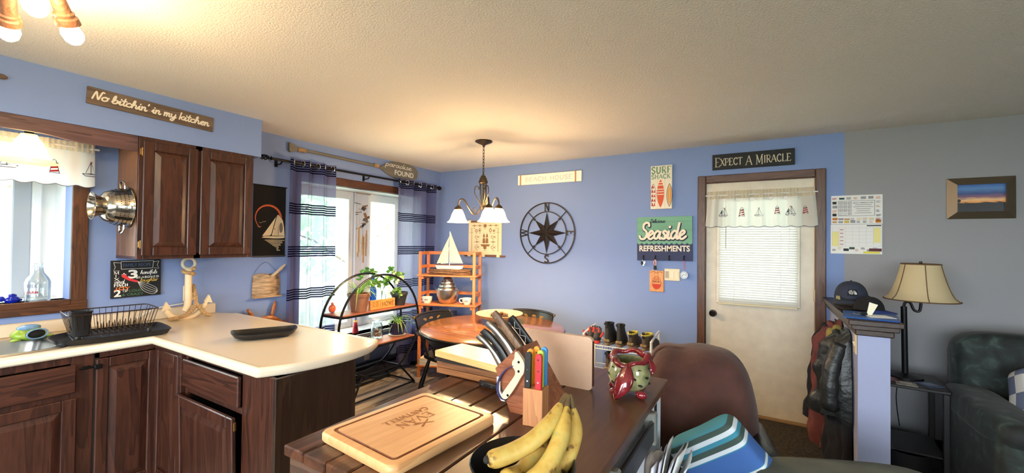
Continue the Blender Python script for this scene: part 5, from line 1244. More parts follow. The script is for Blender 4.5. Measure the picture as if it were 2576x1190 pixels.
# nested mixing bowls
M_mix = mat('satin_steel_bowl', (200, 198, 194), .3, 1.)
def mixing(label, loc, r, h, flip=False):
    o = thing('mixing_bowl', label, 'bowl', loc, 0, 'stack of steel mixing bowls')
    p = [(0, 0), (r * .55, 0), (r * .75, h * .15), (r * .93, h * .55), (r, h * .97), (r * 1.07, h), (r * 1.07, h - .003), (r * .98, h * .96), (r * .9, h * .55), (r * .73, h * .16), (r * .5, .006), (0, .006)]
    if flip: p = [(a, h - b) for a, b in p]
    MB().lathe(p, n=36).build('bowl_body', M_mix, o, True); return o
mixing('largest steel mixing bowl at the bottom of the stack on the bookcase', onbc(.265, .125, .803), .128, .158)
mixing('second steel mixing bowl upturned above the largest on the bookcase', onbc(.265, .125, .945), .118, .056, True)
mixing('third steel mixing bowl upturned in the middle of the bookcase stack', onbc(.265, .125, .99), .095, .048, True)
mixing('small steel mixing bowl upturned near the top of the bookcase stack', onbc(.265, .125, 1.028), .075, .040, True)
mixing('smallest steel bowl upturned on top of the bookcase stack', onbc(.265, .125, 1.058), .055, .034, True)
def bigcup(label, loc, rz):
    o = thing('soup_mug', label, 'mug', loc, rz)
    M_cer = mat('cream_ceramic', (226, 222, 210), .3)
    MB().lathe([(0, 0), (.034, 0), (.036, .006), (.052, .03), (.056, .06), (.058, .068), (.054, .068), (.05, .032), (.032, .01), (0, .01)], n=28).build('cup_body', M_cer, o, True)
    MB().tube(cr([(-.05, 0, .058), (-.075, 0, .06), (-.084, 0, .04), (-.068, 0, .018), (-.046, 0, .02)], 5), .0055, 8).build('handle', M_cer, o, True)
    d = MB(); 
    for k in range(4): 
        a0 = -1.9 + k * .16; d.add([(.0585 * math.cos(a0 + s * .06) * .97, .0585 * math.sin(a0 + s * .06) * .97, .04 + .012 * q) for s, q in ((0, 0), (1, -.6), (2, 0), (1.5, 1), (.5, 1))], [(0, 1, 2, 3, 4)])
    d.build('blue_decoration', mat('blue_transfer', (44, 58, 120), .4), o); return o
bigcup('cream soup mug with blue picture at the left end of the middle bookcase shelf', onbc(.04, .09, .803), BA + .2)
bigcup('cream soup mug with blue picture right of the steel bowls', onbc(.50, .09, .803), BA + .1)
# books and boxes on the lower shelves (mostly hidden by the chair)
random.seed(31)
cols = [(210, 200, 180), (120, 60, 50), (200, 140, 60), (60, 70, 100), (220, 214, 200), (150, 110, 70), (90, 40, 40), (70, 90, 70)]
kinds = ['cream', 'maroon', 'mustard', 'slate blue', 'white', 'tan', 'dark red', 'olive']
def book(x, z, t, h, ci, label):
    o = thing('cookbook', label, 'book', onbc(x, .05, z), BA, 'books on the lower bookcase shelves')
    MB().bx(0, .003, 0, .16, 0, h).bx(t - .003, t, 0, .16, 0, h).bx(0, t, -.002, .002, 0, h).build('cover', mat('book_%d' % ci, cols[ci], .6), o); MB().bx(.003, t - .003, .002, .155, .004, h - .004).build('pages', mat('book_pages', (226, 214, 190), .8), o)
x = .0
for k in range(12):
    t = .02 + .018 * random.random(); book(x, .478, t, .18 + .06 * random.random(), k % 8, '%s book standing %s on the third bookcase shelf' % (kinds[k % 8], ['at the left end', 'second from left', 'third from left', 'fourth from left', 'left of centre', 'at the centre', 'right of centre', 'fifth from right', 'fourth from right', 'third from right', 'second from right', 'at the right end'][k])); x += t + .003
mg = thing('magazine_stack', 'pile of pale papers on the bottom shelf of the corner bookcase', 'papers', onbc(-.02, .0, .138), BA)
for k in range(6): MB().bx(.01 * (k % 2), .22, .0, .2, k * .012, k * .012 + .011).build('magazine', mat('paper_%d' % (k % 3), [(226, 220, 206), (200, 204, 214), (220, 200, 170)][k % 3], .7), mg)

# ---------------------------------------------------------------- round dining table, bowl and chairs
TX, TY = -2.02, 3.06
dt = thing('dining_table', 'round dining table with brown top and black pedestal', 'table', (TX, TY, 0))
M_ttop = wood('brown_table_top', (98, 58, 34), (150, 98, 60), 'x', 4., .2, ring=5., bump=.03, coat=.3)
M_ebony = mat('black_paint', (20, 19, 20), .28)
MB().lathe([(0, .728), (.6, .728), (.62, .734), (.622, .742), (.612, .75), (0, .7505)], n=72).build('table_top', M_ttop, dt, True)
MB().lathe([(.60, .712), (.628, .716), (.63, .732), (.624, .738), (.6, .738)], n=72).build('edge_band', M_ebony, dt, True)
MB().lathe([(.53, .64), (.555, .64), (.555, .714), (.53, .714)], n=56).build('apron', M_ebony, dt, True)
MB().lathe([(0, .72), (.12, .72), (.12, .69), (.06, .66), (.05, .58), (.075, .5), (.085, .42), (.06, .34), (.05, .3), (.08, .25), (.13, .21), (.14, .14), (.12, .1), (0, .1)], n=28).build('pedestal', M_ebony, dt, True)
for k in range(4):
    a = PI / 4 + k * PI / 2
    MB().tube(cr([(.08 * math.cos(a), .08 * math.sin(a), .16), (.2 * math.cos(a), .2 * math.sin(a), .15), (.32 * math.cos(a), .32 * math.sin(a), .07), (.4 * math.cos(a), .4 * math.sin(a), .03)], 5), [.045] * 5 + [.038] * 5 + [.03] * 6, 10).build('foot', M_ebony, dt, True)
fbw = thing('fruit_bowl', 'pale wooden bowl on the dining table', 'bowl', (-2.085, 3.265, .75))
MB().lathe([(0, .004), (.07, 0), (.09, .004), (.17, .05), (.212, .075), (.218, .078), (.216, .084), (.19, .072), (.12, .03), (.06, .012), (0, .012)], n=40).build('bowl_body', wood('pale_bowl_wood', (190, 156, 108), (228, 200, 152), 'x', 6., .4), fbw, True)
random.seed(2); M_pine = mat('pinecone_brown', (84, 52, 36), .8)
for k, (x, y) in enumerate(((-.06, -.02), (.05, .03), (.0, -.07), (-.02, .07), (.09, -.05))):
    pcn = thing('pine_cone', ['pine cone at the left of the pale wooden bowl', 'pine cone in the middle of the pale wooden bowl', 'nearest pine cone in the pale wooden bowl', 'farthest pine cone in the pale wooden bowl', 'pine cone at the right of the pale wooden bowl'][k], 'pine cone', (-2.085 + x, 3.265 + y, .795), random.random() * 6, 'pine cones in the bowl')
    MB().ball((0, 0, .0), .022, 8, 6, (1, 1, 1.4)).build('core', M_pine, pcn, True)
    scl = MB()
    for r_ in range(5):
        for q in range(8):
            a = 2 * PI * (q + .5 * (r_ % 2)) / 8; zz = -.024 + r_ * .013; rr = .034 * math.cos((r_ - 1.6) * .42)
            d = Vector((math.cos(a), math.sin(a), .45)); sd = Vector((-math.sin(a), math.cos(a), 0)); c_ = Vector((0, 0, zz))
            scl.add([c_ + d * .012 - sd * .004, c_ + d * .012 + sd * .004, c_ + d * rr + sd * .008, c_ + d * rr * 1.12, c_ + d * rr - sd * .008], [(0, 1, 2, 3, 4)])
    ob = scl.build('scales', M_pine, pcn); ob['kind'] = 'stuff'
M_gold = mat('gold_stencil', (150, 116, 66), .4, .4)
def captain(label, loc, rz):
    """low-backed captain's chair; local +x is where the sitter faces"""
    o = thing('captains_chair', label, 'chair', loc, rz)
    MB().prism([(a, b) for a, b, _ in cr([(-.2, -.16, 0), (-.22, 0, 0), (-.2, .16, 0), (0, .235, 0), (.19, .22, 0), (.22, 0, 0), (.19, -.22, 0), (0, -.235, 0)], 5, True)], .43, .462).build('seat', M_ebony, o)
    for sx in (-1, 1):
        for sy in (-1, 1):
            a, b = Vector((sx * .14, sy * .14, .435)), Vector((sx * .24, sy * .23, 0)); q = Vector((0, 0, 1)).rotation_difference((b - a).normalized()).to_matrix(); L = (b - a).length
            MB().lathe([(.014, 0), (.016, L * .12), (.022, L * .3), (.016, L * .34), (.02, L * .38), (.023, L * .5), (.017, L * .66), (.021, L * .7), (.014, L * .75), (.017, L * .85), (.012, L)], a, 12, q, cap=True).build('leg', M_ebony, o, True)
    for sy in (-1, 1): MB().tube([(-.195, sy * .19, .17), (.195, sy * .19, .17)], [.01, .01], 8).build('stretcher', M_ebony, o, True)
    MB().tube([(0, -.19, .17), (0, .19, .17)], .01, 8).build('stretcher', M_ebony, o, True)
    bow = cr([(.22, -.31, .655), (.1, -.325, .66), (-.08, -.305, .665), (-.22, -.2, .672), (-.265, 0, .675), (-.22, .2, .672), (-.08, .305, .665), (.1, .325, .66), (.22, .31, .655)], 6)
    vs = []
    for i, p in enumerate(bow):
        t_ = (Vector(bow[min(i + 1, len(bow) - 1)]) - Vector(bow[max(i - 1, 0)])).normalized(); nn = Vector((-t_.y, t_.x, 0)); P = Vector(p)
        vs += [P + nn * .032, P + nn * .032 + Vector((0, 0, .026)), P - nn * .028 + Vector((0, 0, .026)), P - nn * .028]
    n = len(bow); MB().add(vs, [(4 * i + j, 4 * i + (j + 1) % 4, 4 * i + 4 + (j + 1) % 4, 4 * i + 4 + j) for i in range(n - 1) for j in range(4)] + [(0, 1, 2, 3), (4 * n - 4, 4 * n - 3, 4 * n - 2, 4 * n - 1)]).build('arm_bow', M_ebony, o, True)
    for i in range(4, n - 4, 5):
        p = bow[i]; MB().tube([(p[0] * .8, p[1] * .72, .455), (p[0], p[1], .66)], .0085, 7).build('spindle', M_ebony, o, True)
    cst = MB()
    def crest(u, v):
        y = -.245 + .49 * u; x = -.262 + .06 * (2 * u - 1) ** 2 - .04 * v; return (x, y, .695 + .105 * v - .012 * abs(2 * u - 1) ** 3)
    cst.grid(crest, 15, 5); cst.grid(lambda u, v: (crest(u, v)[0] + .022, crest(u, v)[1], crest(u, v)[2]), 15, 5)
    cst.grid(lambda u, v: (crest(u, 1)[0] + .022 * v, crest(u, 1)[1], crest(u, 1)[2]), 15, 2); cst.grid(lambda u, v: (crest(u, 0)[0] + .022 * v, crest(u, 0)[1], crest(u, 0)[2]), 15, 2)
    for e in (0, 1): cst.grid(lambda u, v: (crest(e, v)[0] + .022 * u, crest(e, v)[1], crest(e, v)[2]), 2, 5)
    cr_ = cst.build('crest_rail', M_ebony, o, True)
    MB().tube([(-.245 + .02 * 0, 0, 0)] * 0 + [(crest(u / 14, 1)[0] - .004, crest(u / 14, 1)[1], crest(u / 14, 1)[2] + .004) for u in range(15)], .012, 8).build('rolled_top', M_ebony, o, True)
    for e in (0, 1): MB().lathe([(0, 0), (.014, 0), (.014, .006), (0, .006)], (crest(e, 1)[0] - .004, crest(e, 1)[1] + (.0 if e else -.006), crest(e, 1)[2] + .004), 12, RX(-PI / 2)).build('scroll_end', M_gold, o, True)
    for u in (.3, .5, .7):
        g_ = MB(); c_ = Vector(crest(u, .55)) + Vector((.0235, 0, 0)); g_.add([c_ + Vector((.0, .03 * math.cos(q * PI / 3), .02 * math.sin(q * PI / 3))) for q in range(6)], [tuple(range(6))]); g_.build('stencil', M_gold, o)
        g_ = MB(); c_ = Vector(crest(u, .55)) + Vector((-.0025, 0, 0)); g_.add([c_ + Vector((.0, .03 * math.cos(q * PI / 3), .02 * math.sin(q * PI / 3))) for q in range(6)], [tuple(range(6))]); g_.build('stencil', M_gold, o)
    return o
captain("black captain's chair with gold stencil at the left of the round table", (-2.455, 3.04, 0), 0)
captain("black captain's chair tucked in behind the round table by the blue wall", (-1.985, 3.44, 0), math.radians(-97))
# ---------------------------------------------------------------- things on the back wall
YW = YB - .001
# knot chart scroll
kc = thing('knot_chart', 'cream cloth scroll printed with sailor knots, hung beside the chandelier', 'wall scroll', (-3.165, YW, 1.335))
M_parch = mat('parchment_cloth', (236, 222, 182), .85, var=.05, vscale=10.)
MB().bev(0, .49, -.006, -.002, 0, .40, .001).build('cloth', M_parch, kc)
M_dowel = wood('brown_dowel', (104, 62, 38), (150, 100, 66), 'x', 12., .5)
for z_ in (.405, -.015): MB().tube([(-.05, -.012, z_), (.545, -.012, z_)], .011, 10).build('dowel', M_dowel, kc, True)
for z_ in (.405, -.015):
    for x in (.0, .215, .43): MB().bev(x, x + .045, -.026, -.002, z_ - .015, z_ + .018, .004).build('cloth_loop', M_parch, kc)
MB().tube([(-.03, -.012, .41), (.25, -.006, .52), (.52, -.012, .41)], .0012, 5).build('cord', M_twine, kc)
M_sepia = mat('sepia_print', (150, 106, 66), .8); M_ink = mat('dark_ink', (70, 48, 34), .8)
y = -.0066; w = MB(); k_ = MB()
w.poly([(.2, .1), (.31, .1), (.325, .125), (.185, .125)], y)
for x in (.235, .28): w.ribbon([(x, .12), (x, .27)], .004, y); w.poly([(x - .022, .14), (x + .022, .14), (x + .016, .2), (x - .016, .2)], y - .0002); w.poly([(x - .016, .21), (x + .016, .21), (x + .01, .25), (x - .01, .25)], y - .0002)
w.ribbon([(.05, .04), (.05, .33)], .006, y); w.ribbon([(.44, .04), (.44, .33)], .006, y); w.ribbon([(.02, .27), (.08, .27)], .003, y); w.ribbon([(.4, .27), (.47, .27)], .003, y)
w.build('print', M_sepia, kc)
for (cx, cz, kd) in ((.09, .355, 0), (.17, .355, 0), (.25, .352, 1), (.33, .355, 0), (.41, .355, 0), (.12, .29, 2), (.17, .295, 3), (.33, .295, 2), (.38, .29, 3), (.13, .215, 4), (.37, .215, 4), (.13, .155, 0), (.37, .155, 0), (.13, .09, 4), (.25, .085, 1), (.37, .09, 4)):
    q = MB()
    if kd == 0: q.ribbon([(cx - .035, cz), (cx + .035, cz)], .006, y); q.ribbon(arc(cx, cz, .01, 0, 360, 10), .006, y)
    elif kd == 1: q.poly([(cx + (.032 if j % 2 else .02) * math.cos(j * PI / 6), cz + (.026 if j % 2 else .018) * math.sin(j * PI / 6)) for j in range(12)], y)
    elif kd == 2: q.ribbon(arc(cx, cz, .016, 0, 360, 12), .009, y)
    elif kd == 3:
        for j in range(5): q.ribbon([(cx, cz), (cx + .02 * math.cos(j * 1.256 + .3), cz + .02 * math.sin(j * 1.256 + .3))], .008, y)
    else: q.ribbon(arc(cx - .012, cz, .016, 40, 320, 10), .006, y); q.ribbon([(cx, cz - .01), (cx + .035, cz + .012)], .006, y); q.ribbon([(cx, cz + .01), (cx + .035, cz - .012)], .006, y)
    q.build('knot_drawing', M_sepia, kc)
    k_.rect(cx - .014, cx + .014, cz - .035, cz - .031, y)
ob = k_.build('captions', M_ink, kc); ob['kind'] = 'stuff'
# beach house sign
bs_ = board('beach_sign', 'narrow white plank sign with tan cord bands and faint lettering', 'sign', (-2.45, YW, 2.153), 0, .787, .115, .02, mat('white_plank', (244, 240, 232), .6))
w = MB(); caps_text(w, 'BEACH HOUSE', .1, .034, .048, .009, .005, -.0207, width=.58, serif=.05); w.build('lettering', mat('pale_grey_lettering', (206, 202, 196), .7), bs_)
for x in (.028, .71): MB().bev(x, x + .016, -.024, .0, -.003, .118, .002).build('cord_band', mat('tan_cord', (190, 140, 96), .8), bs_)
MB().bx(-.003, .79, -.012, 0, .115, .119).build('top_edge', mat('brown_edge', (110, 80, 60), .7), bs_)

# iron compass rose
cp_ = thing('compass_rose', 'black iron compass rose wall decoration with N E S W letters', 'wall decoration', (-2.072, YW, 1.598))
M_cmp = mat('brown_black_iron', (42, 34, 31), .5, .4)
def ringp(r, wd, nm): 
    n = 64; m = MB(); vs = []
    for k in range(n):
        c, s = math.cos(2 * PI * k / n), math.sin(2 * PI * k / n)
        vs += [((r - wd / 2) * c, -.024, (r - wd / 2) * s), ((r + wd / 2) * c, -.024, (r + wd / 2) * s), ((r + wd / 2) * c, -.016, (r + wd / 2) * s), ((r - wd / 2) * c, -.016, (r - wd / 2) * s)]
    m.add(vs, [(4 * k + j, 4 * k + (j + 1) % 4, 4 * ((k + 1) % n) + (j + 1) % 4, 4 * ((k + 1) % n) + j) for k in range(n) for j in range(4)]); m.build(nm, M_cmp, cp_)
ringp(.336, .013, 'outer_ring'); ringp(.237, .010, 'inner_ring')
for k in range(8):
    a = k * PI / 4; L = .232 if k % 2 == 0 else .205; b0, b1 = a - PI / 8, a + PI / 8; ri = .088
    MB().add([(0, -.05, 0), (L * math.cos(a), -.018, L * math.sin(a)), (ri * math.cos(b0), -.016, ri * math.sin(b0)), (ri * math.cos(b1), -.016, ri * math.sin(b1)), (0, -.014, 0)], [(0, 2, 1), (0, 1, 3), (4, 1, 2), (4, 3, 1)]).build('star_point', M_cmp, cp_)
    if k % 2:
        d = Vector((math.cos(a), 0, math.sin(a))); MB().tube([d * .19 + Vector((0, -.02, 0)), d * .338 + Vector((0, -.02, 0))], .0042, 6).build('spoke', M_cmp, cp_, True)
        n_ = Vector((-math.sin(a), 0, math.cos(a))); MB().add([d * .238 + Vector((0, -.026, 0)), d * .212 + n_ * .016 + Vector((0, -.026, 0)), d * .212 - n_ * .016 + Vector((0, -.026, 0)), d * .238 + Vector((0, -.016, 0)), d * .212 + n_ * .016 + Vector((0, -.016, 0)), d * .212 - n_ * .016 + Vector((0, -.016, 0))], [(0, 1, 2), (3, 5, 4), (0, 3, 4, 1), (1, 4, 5, 2), (2, 5, 3, 0)]).build('arrow_tip', M_cmp, cp_)
for ch_, ang in (('N', 0), ('E', -90), ('S', 180), ('W', 90)):
    m = MB(); wd = CAPS[ch_][2] * .085; caps_text(m, ch_, -wd / 2, .247, .084, .014, .009, 0, k=.085, serif=.09)
    m.v = [(v[0], -.022, v[2]) for v in m.v]
    if ch_ == 'S': R = Matrix.Identity(3); off = -.578
    else: R = RY(math.radians(-ang)); off = 0
    m.v = [tuple(R @ Vector(v)) for v in m.v] if ch_ != 'S' else [(v[0], v[1], v[2] + off) for v in m.v]
    f = list(m.f); nv = len(m.v); m.v += [(v[0], v[1] + .006, v[2]) for v in m.v]; m.f += [tuple(i + nv for i in q) for q in f]; m.mi += [0] * len(f)
    m.build('letter', M_cmp, cp_)

# surf shack sign
ss = board('surf_sign', 'tall white board sign with three painted surfboards', 'sign', (-.941, YW, 1.828), 0, .198, .42, .03, mat('cream_board', (236, 228, 208), .6))
y = -.0306
M_teal = mat('sage_green_paint', (106, 150, 122), .7); M_org2 = mat('orange_red_paint', (222, 88, 48), .6); M_redp = mat('crimson_paint', (190, 44, 52), .6); M_amb = mat('amber_paint', (216, 156, 72), .6)
w = MB(); caps_text(w, 'SURF', .008, .345, .062, .012, .006, y, width=.18, serif=.05); caps_text(w, 'SHACK', .008, .292, .042, .008, .005, y, width=.175, serif=.05); w.build('green_lettering', M_teal, ss)
def surf(cx, z0, z1, hw): return [(cx + hw * math.sin(PI * t / 14) ** .75 * (1 if side else -1), z0 + (z1 - z0) * t / 14) for side, rng in ((1, range(15)), (0, range(14, -1, -1))) for t in rng]
w = MB(); w.poly(surf(.093, .012, .285, .034), y); w.build('orange_surfboard', M_org2, ss)
for z_ in (.255, .23, .19, .165, .14): q = MB(); q.rect(.063, .123, z_ - .004, z_ + .004, y - .0006); q.build('stripe', M_ivory, ss)
w = MB(); w.ribbon(surf(.175, .02, .24, .026), .004, y); w.build('amber_board_outline', M_ink, ss); w = MB(); w.poly(surf(.175, .03, .23, .021), y - .0003); w.build('amber_surfboard', M_amb, ss); w = MB(); w.rect(.1735, .1765, .04, .22, y - .0008); w.build('stringer', M_ivory, ss)
w = MB(); w.ribbon(surf(.026, .02, .245, .026), .003, y); w.build('red_board_outline', M_ink, ss)
for k in range(5):
    z_ = .03 + k * .043; q = MB(); q.poly([(.006, z_), (.028, z_), (.017, z_ + .036)], y - .0004); q.build('triangle', M_redp, ss); q = MB(); q.poly([(.028, z_), (.046, z_), (.037, z_ + .03)], y - .0004) if k < 4 else q.poly([(.02, z_), (.034, z_), (.027, z_ + .025)], y - .0004); q.build('triangle', M_redp, ss)
for x in (.066, .132): q = MB(); q.rect(x, x + .0014, .0, .42, y - .0001); q.build('plank_joint', mat('joint_line', (170, 160, 140), .8), ss)

# seaside refreshments key sign
ks = board('refreshment_sign', 'green and navy plank sign with key hooks', 'sign', (-1.068, YW, 1.325), 0, .51, .425, .02, mat('seafoam_paint', (112, 166, 138), .6, var=.1, vscale=14., stretch=(.2, 1, 1)))
ks.rotation_euler = (0, math.radians(-.7), 0); y = -.0206
w = MB(); sc_ = [(0, 0), (.51, 0), (.51, .165)]
nsc = 11
for k in range(nsc):
    a, b = .51 - .51 * k / nsc, .51 - .51 * (k + 1) / nsc
    for j in range(1, 7): t_ = j / 6; sc_.append((a + (b - a) * t_, .172 - .016 * math.sin(PI * t_) if j < 6 else .172))
w.poly(sc_, y); w.build('navy_band', mat('navy_paint', (34, 44, 84), .6), ks)
w = MB(); script_text(w, 'Seaside', .026, .205, 0, .078, .034, y - .001, .16, width=.42, n=6); w.build('script_shadow', mat('ink_navy', (26, 32, 56), .7), ks)
w = MB(); script_text(w, 'Seaside', .022, .210, 0, .078, .021, y - .0025, .16, width=.42, n=6); w.build('script_lettering', M_ivory, ks)
w = MB(); script_text(w, 'Delicious', .128, .368, 0, .017, .0052, y - .001, .2, width=.135); w.build('small_script', mat('ink_navy', (0, 0, 0)), ks)
w = MB(); block_text(w, 'REFRESHMENTS', .022, .092, .055, y - .001, width=.465, bold=.028); w.build('block_lettering', M_ivory, ks)
for z_ in (.105, .29, .375): q = MB(); q.rect(0, .51, z_, z_ + .0012, y - .0003); q.build('plank_joint', mat('dark_joint', (50, 70, 72), .8), ks)
HK = (.066, .178, .305, .437)
for x in HK:
    MB().lathe([(0, -.006), (.016, -.006), (.018, 0), (0, 0)], (x, -.02, .048), 14, RX(PI / 2)).tube(cr([(x, -.026, .048), (x, -.046, .04), (x, -.05, .018), (x, -.036, .008), (x, -.03, .016)], 4), .0045, 7).build('hook', M_black, ks, True)
def K_(x, z): return (-1.068 + x, YW - .036, 1.325 + z)
kb_ = thing('key_bunch', 'bunch of keys with black fob on the first hook of the plank sign', 'keys', K_(HK[0], .0))
MB().tube([(.012 * math.cos(j * PI / 8), -.002, .004 + .014 * math.sin(j * PI / 8)) for j in range(16)], .0014, 5, True).build('ring', M_chrome, kb_, True)
for k, a in enumerate((-.25, .1, .4)):
    MB().box((math.sin(a) * .035 - .006, -.003 - .003 * k, -.03), (.012, .0025, .045), RY(a)).build('key', M_chrome if k else M_black, kb_)
MB().bev(-.022, -.002, -.014, -.004, -.04, -.008, .003).build('fob', M_black, kb_)
kb2 = thing('lanyard_keys', 'keys on a pink and white striped lanyard on the second hook', 'keys', K_(HK[1], .0))
for k in range(5): MB().tube(cr([(0, -.004 - .002 * k, .016), (-.018 + .006 * k, -.008, -.012), (-.004 + .003 * k, -.01, -.045), (.012 - .002 * k, -.008, -.015), (.004, -.004, .014)], 4), .0026, 6).build('cord', [mat('pink_cord', (206, 96, 120), .8), M_white, mat('navy_cord', (40, 44, 70), .8)][k % 3], kb2, True)
MB().bev(-.012, .012, -.012, -.004, -.085, -.04, .003).build('fob', M_black, kb2)
MB().tube([(.024 * math.cos(j * PI / 8), -.004, -.085 + .024 * math.sin(j * PI / 8)) for j in range(16)], .0012, 5, True).build('wire_ring', M_chrome, kb2, True)
md = thing('round_medal', 'grey engraved medal on a pink ribbon hanging from the last hook', 'medal', K_(HK[3], .0))
MB().tube([(0, -.004, .012), (.004, -.004, -.075)], .004, 6).build('ribbon', mat('pink_cord', (0, 0, 0)), md, True)
MB().lathe([(0, -.004), (.034, -.004), (.036, 0), (.034, .004), (0, .004)], (.002, -.006, -.125), 26, RX(PI / 2)).build('disc', mat('pewter', (178, 180, 182), .4, .5), md, True)
q = MB(); q.ribbon(arc(.002, -.125, .027, 0, 360, 20), .003, -.0108); q.ribbon([(-.016, -.135), (0, -.115), (.012, -.13), (.02, -.112)], .005, -.0108); q.build('engraving', mat('dark_pewter', (90, 92, 96), .5), md)
tg = thing('wooden_tag', 'orange wooden plaque with red oval picture hung below the key sign', 'plaque', (-.949, YW, 1.025))
MB().bev(0, .132, -.012, 0, 0, .205, .003).build('plaque', wood('tag_wood', (206, 130, 70), (236, 168, 104), 'z', 9., .5), tg)
y = -.0126; q = MB(); q.ribbon(arc(.066, .085, .042, 0, 360, 26, .062), .004, y); caps_text(q, 'DRAG INC', .032, .09, .018, .0032, .002, y, width=.068, serif=0); q.ribbon([(.01, .185), (.035, .195), (.066, .18), (.1, .195), (.122, .185)], .004, y); q.build('burned_print', mat('red_brown_ink', (150, 62, 34), .8), tg)
q = MB(); q.poly(arc(.066, .085, .039, 190, 350, 16, .058), y - .0004); q.build('red_print', mat('tag_red', (200, 56, 40), .7), tg)
q = MB(); caps_text(q, 'RUM', .045, .115, .016, .003, .002, y - .0005, width=.042, serif=0); q.build('red_lettering', mat('tag_red', (0, 0, 0)), tg)
MB().tube(cr([(.05, -.008, .2), (.04, -.03, .23), (.066, -.035, .29)], 4), .0013, 5).build('hanging_cord', M_twine, tg)
# triple light switch
sw_ = thing('light_switch', 'ivory triple rocker light switch plate beside the wooden plaque', 'light switch', (-.742, YW, 1.196))
MB().bev(-.07, .07, -.007, 0, -.057, .057, .003).build('cover_plate', mat('ivory_switch', (230, 214, 176), .4), sw_)
for k, x in enumerate((-.046, 0, .046)): MB().box((x, -.008, 0), (.031, .006, .065), RX(math.radians(4 if k else -4))).build('rocker', mat('ivory_rocker', (238, 226, 194), .35) if k else mat('tan_rocker', (170, 150, 120), .4), sw_)

# expect a miracle
em = board('miracle_sign', 'long black plank sign with cream serif lettering over the door', 'sign', (-.396, YW, 2.168), 0, .624, .138, .022, mat('black_plank', (28, 28, 29), .7))
w = MB(); y = -.0226; caps_text(w, 'EXPECT A MIRACLE', .022, .034, .062, .0072, .0042, y, width=.575, serif=.07, bigfirst=1.3, gap=.1); w.build('lettering', mat('bone_lettering', (206, 196, 172), .7), em)

# wall calendar
ca = thing('wall_calendar', 'white printed advertiser calendar on the wall right of the door', 'calendar', (.473, YW, 1.428))
M_pap = mat('calendar_paper', (232, 232, 230), .7)
MB().bev(0, .317, -.004, 0, .235, .464, .001).build('upper_page', M_pap, ca); MB().bev(-.003, .314, -.005, 0, 0, .233, .001).build('lower_page', M_pap, ca)
M_ik = mat('black_ink', (38, 38, 42), .7); M_gi = mat('grey_ink', (150, 150, 154), .7); y = -.0056
q = MB()
for (a, b, c, d) in ((.045, .27, .30, .302), (.045, .27, .418, .42), (.045, .047, .30, .42), (.268, .27, .30, .42)): q.rect(a, b, c, d, y)
for r in range(4):
    for c in range(3):
        if r == 3 and c == 0: q.ribbon([(.055, .308), (.055, .324), (.098, .324), (.098, .308), (.055, .308)], .0022, y); continue
        if r == 3 and c == 1: continue
        x_, z_ = .055 + c * .027, .394 - r * .028; q.ribbon([(x_, z_), (x_, z_ + .018), (x_ + .018, z_ + .018), (x_ + .018, z_), (x_, z_)], .0026, y); q.rect(x_ + .006, x_ + .012, z_ + .007, z_ + .011, y)
block_text(q, 'LEE A.C. THERIAULT, CPA', .138, .398, .009, y, width=.122, bold=.01)
for k, (a, b) in enumerate(((.15, .25), (.14, .26), (.155, .245), (.16, .24), (.15, .25))): q.rect(a, b, .385 - k * .016, .3875 - k * .016, y)
q.build('panel_print', M_ik, ca)
random.seed(17); cols_ = [M_ik, M_gi, mat('ad_orange', (200, 120, 40), .7), mat('ad_yellow', (208, 178, 60), .7), mat('ad_red', (180, 50, 60), .7), mat('ad_green', (40, 70, 60), .7), mat('ad_tan', (190, 150, 100), .7)]
spots = [(x * .045 + .006, .43 + .002) for x in range(7)] + [(.008, .395 - k * .032) for k in range(4)] + [(.278, .40 - k * .035) for k in range(5)] + [(x * .038 + .008, .268) for x in range(8)] + [(x * .038 + .008, .245) for x in range(8)] + [(x * .036 + .006, .022 + .014 * (x % 2)) for x in range(8)]
for k, (x_, z_) in enumerate(spots):
    q = MB(); hh = .012 + .010 * random.random(); ww = .026 + .008 * random.random()
    if random.random() < .45: q.rect(x_, x_ + ww, z_, z_ + hh, y)
    else:
        for j in range(3): q.rect(x_, x_ + ww * (.6 + .4 * random.random()), z_ + j * .006, z_ + j * .006 + .0028, y)
    q.build('advertisement', random.choice(cols_[:2] * 4 + cols_[2:]), ca)
q = MB(); y = -.0062
for k in range(8): q.rect(.006 + k * .0425, .0066 + k * .0425, .06, .215, y)
for k in range(6): q.rect(.006, .305, .06 + k * .029, .0606 + k * .029, y)
q.build('day_grid', M_gi, ca)
for x_, z0, z1 in ((.007, .06, .175), (.263, .089, .205)): q = MB(); q.rect(x_, x_ + .041, z0, z1, y - .0003); q.build('yellow_days', mat('pale_yellow', (232, 224, 150), .7), ca)
for k in range(5): q = MB(); q.rect(.055, .078, .072 + k * .029, .078 + k * .029, y - .0003); q.build('red_entry', mat('faded_red', (190, 110, 116), .7), ca)
q = MB(); q.rect(.2, .3, .006, .02, y - .0003); q.build('yellow_banner', mat('banner_yellow', (224, 214, 60), .7), ca)
q = MB(); q.rect(.235, .31, .022, .045, y - .0003); q.build('maroon_advertisement', mat('maroon_ad', (92, 40, 48), .7), ca)
q = MB(); q.rect(.222, .308, .218, .226, y - .0003); q.build('month_bar', M_ik, ca)

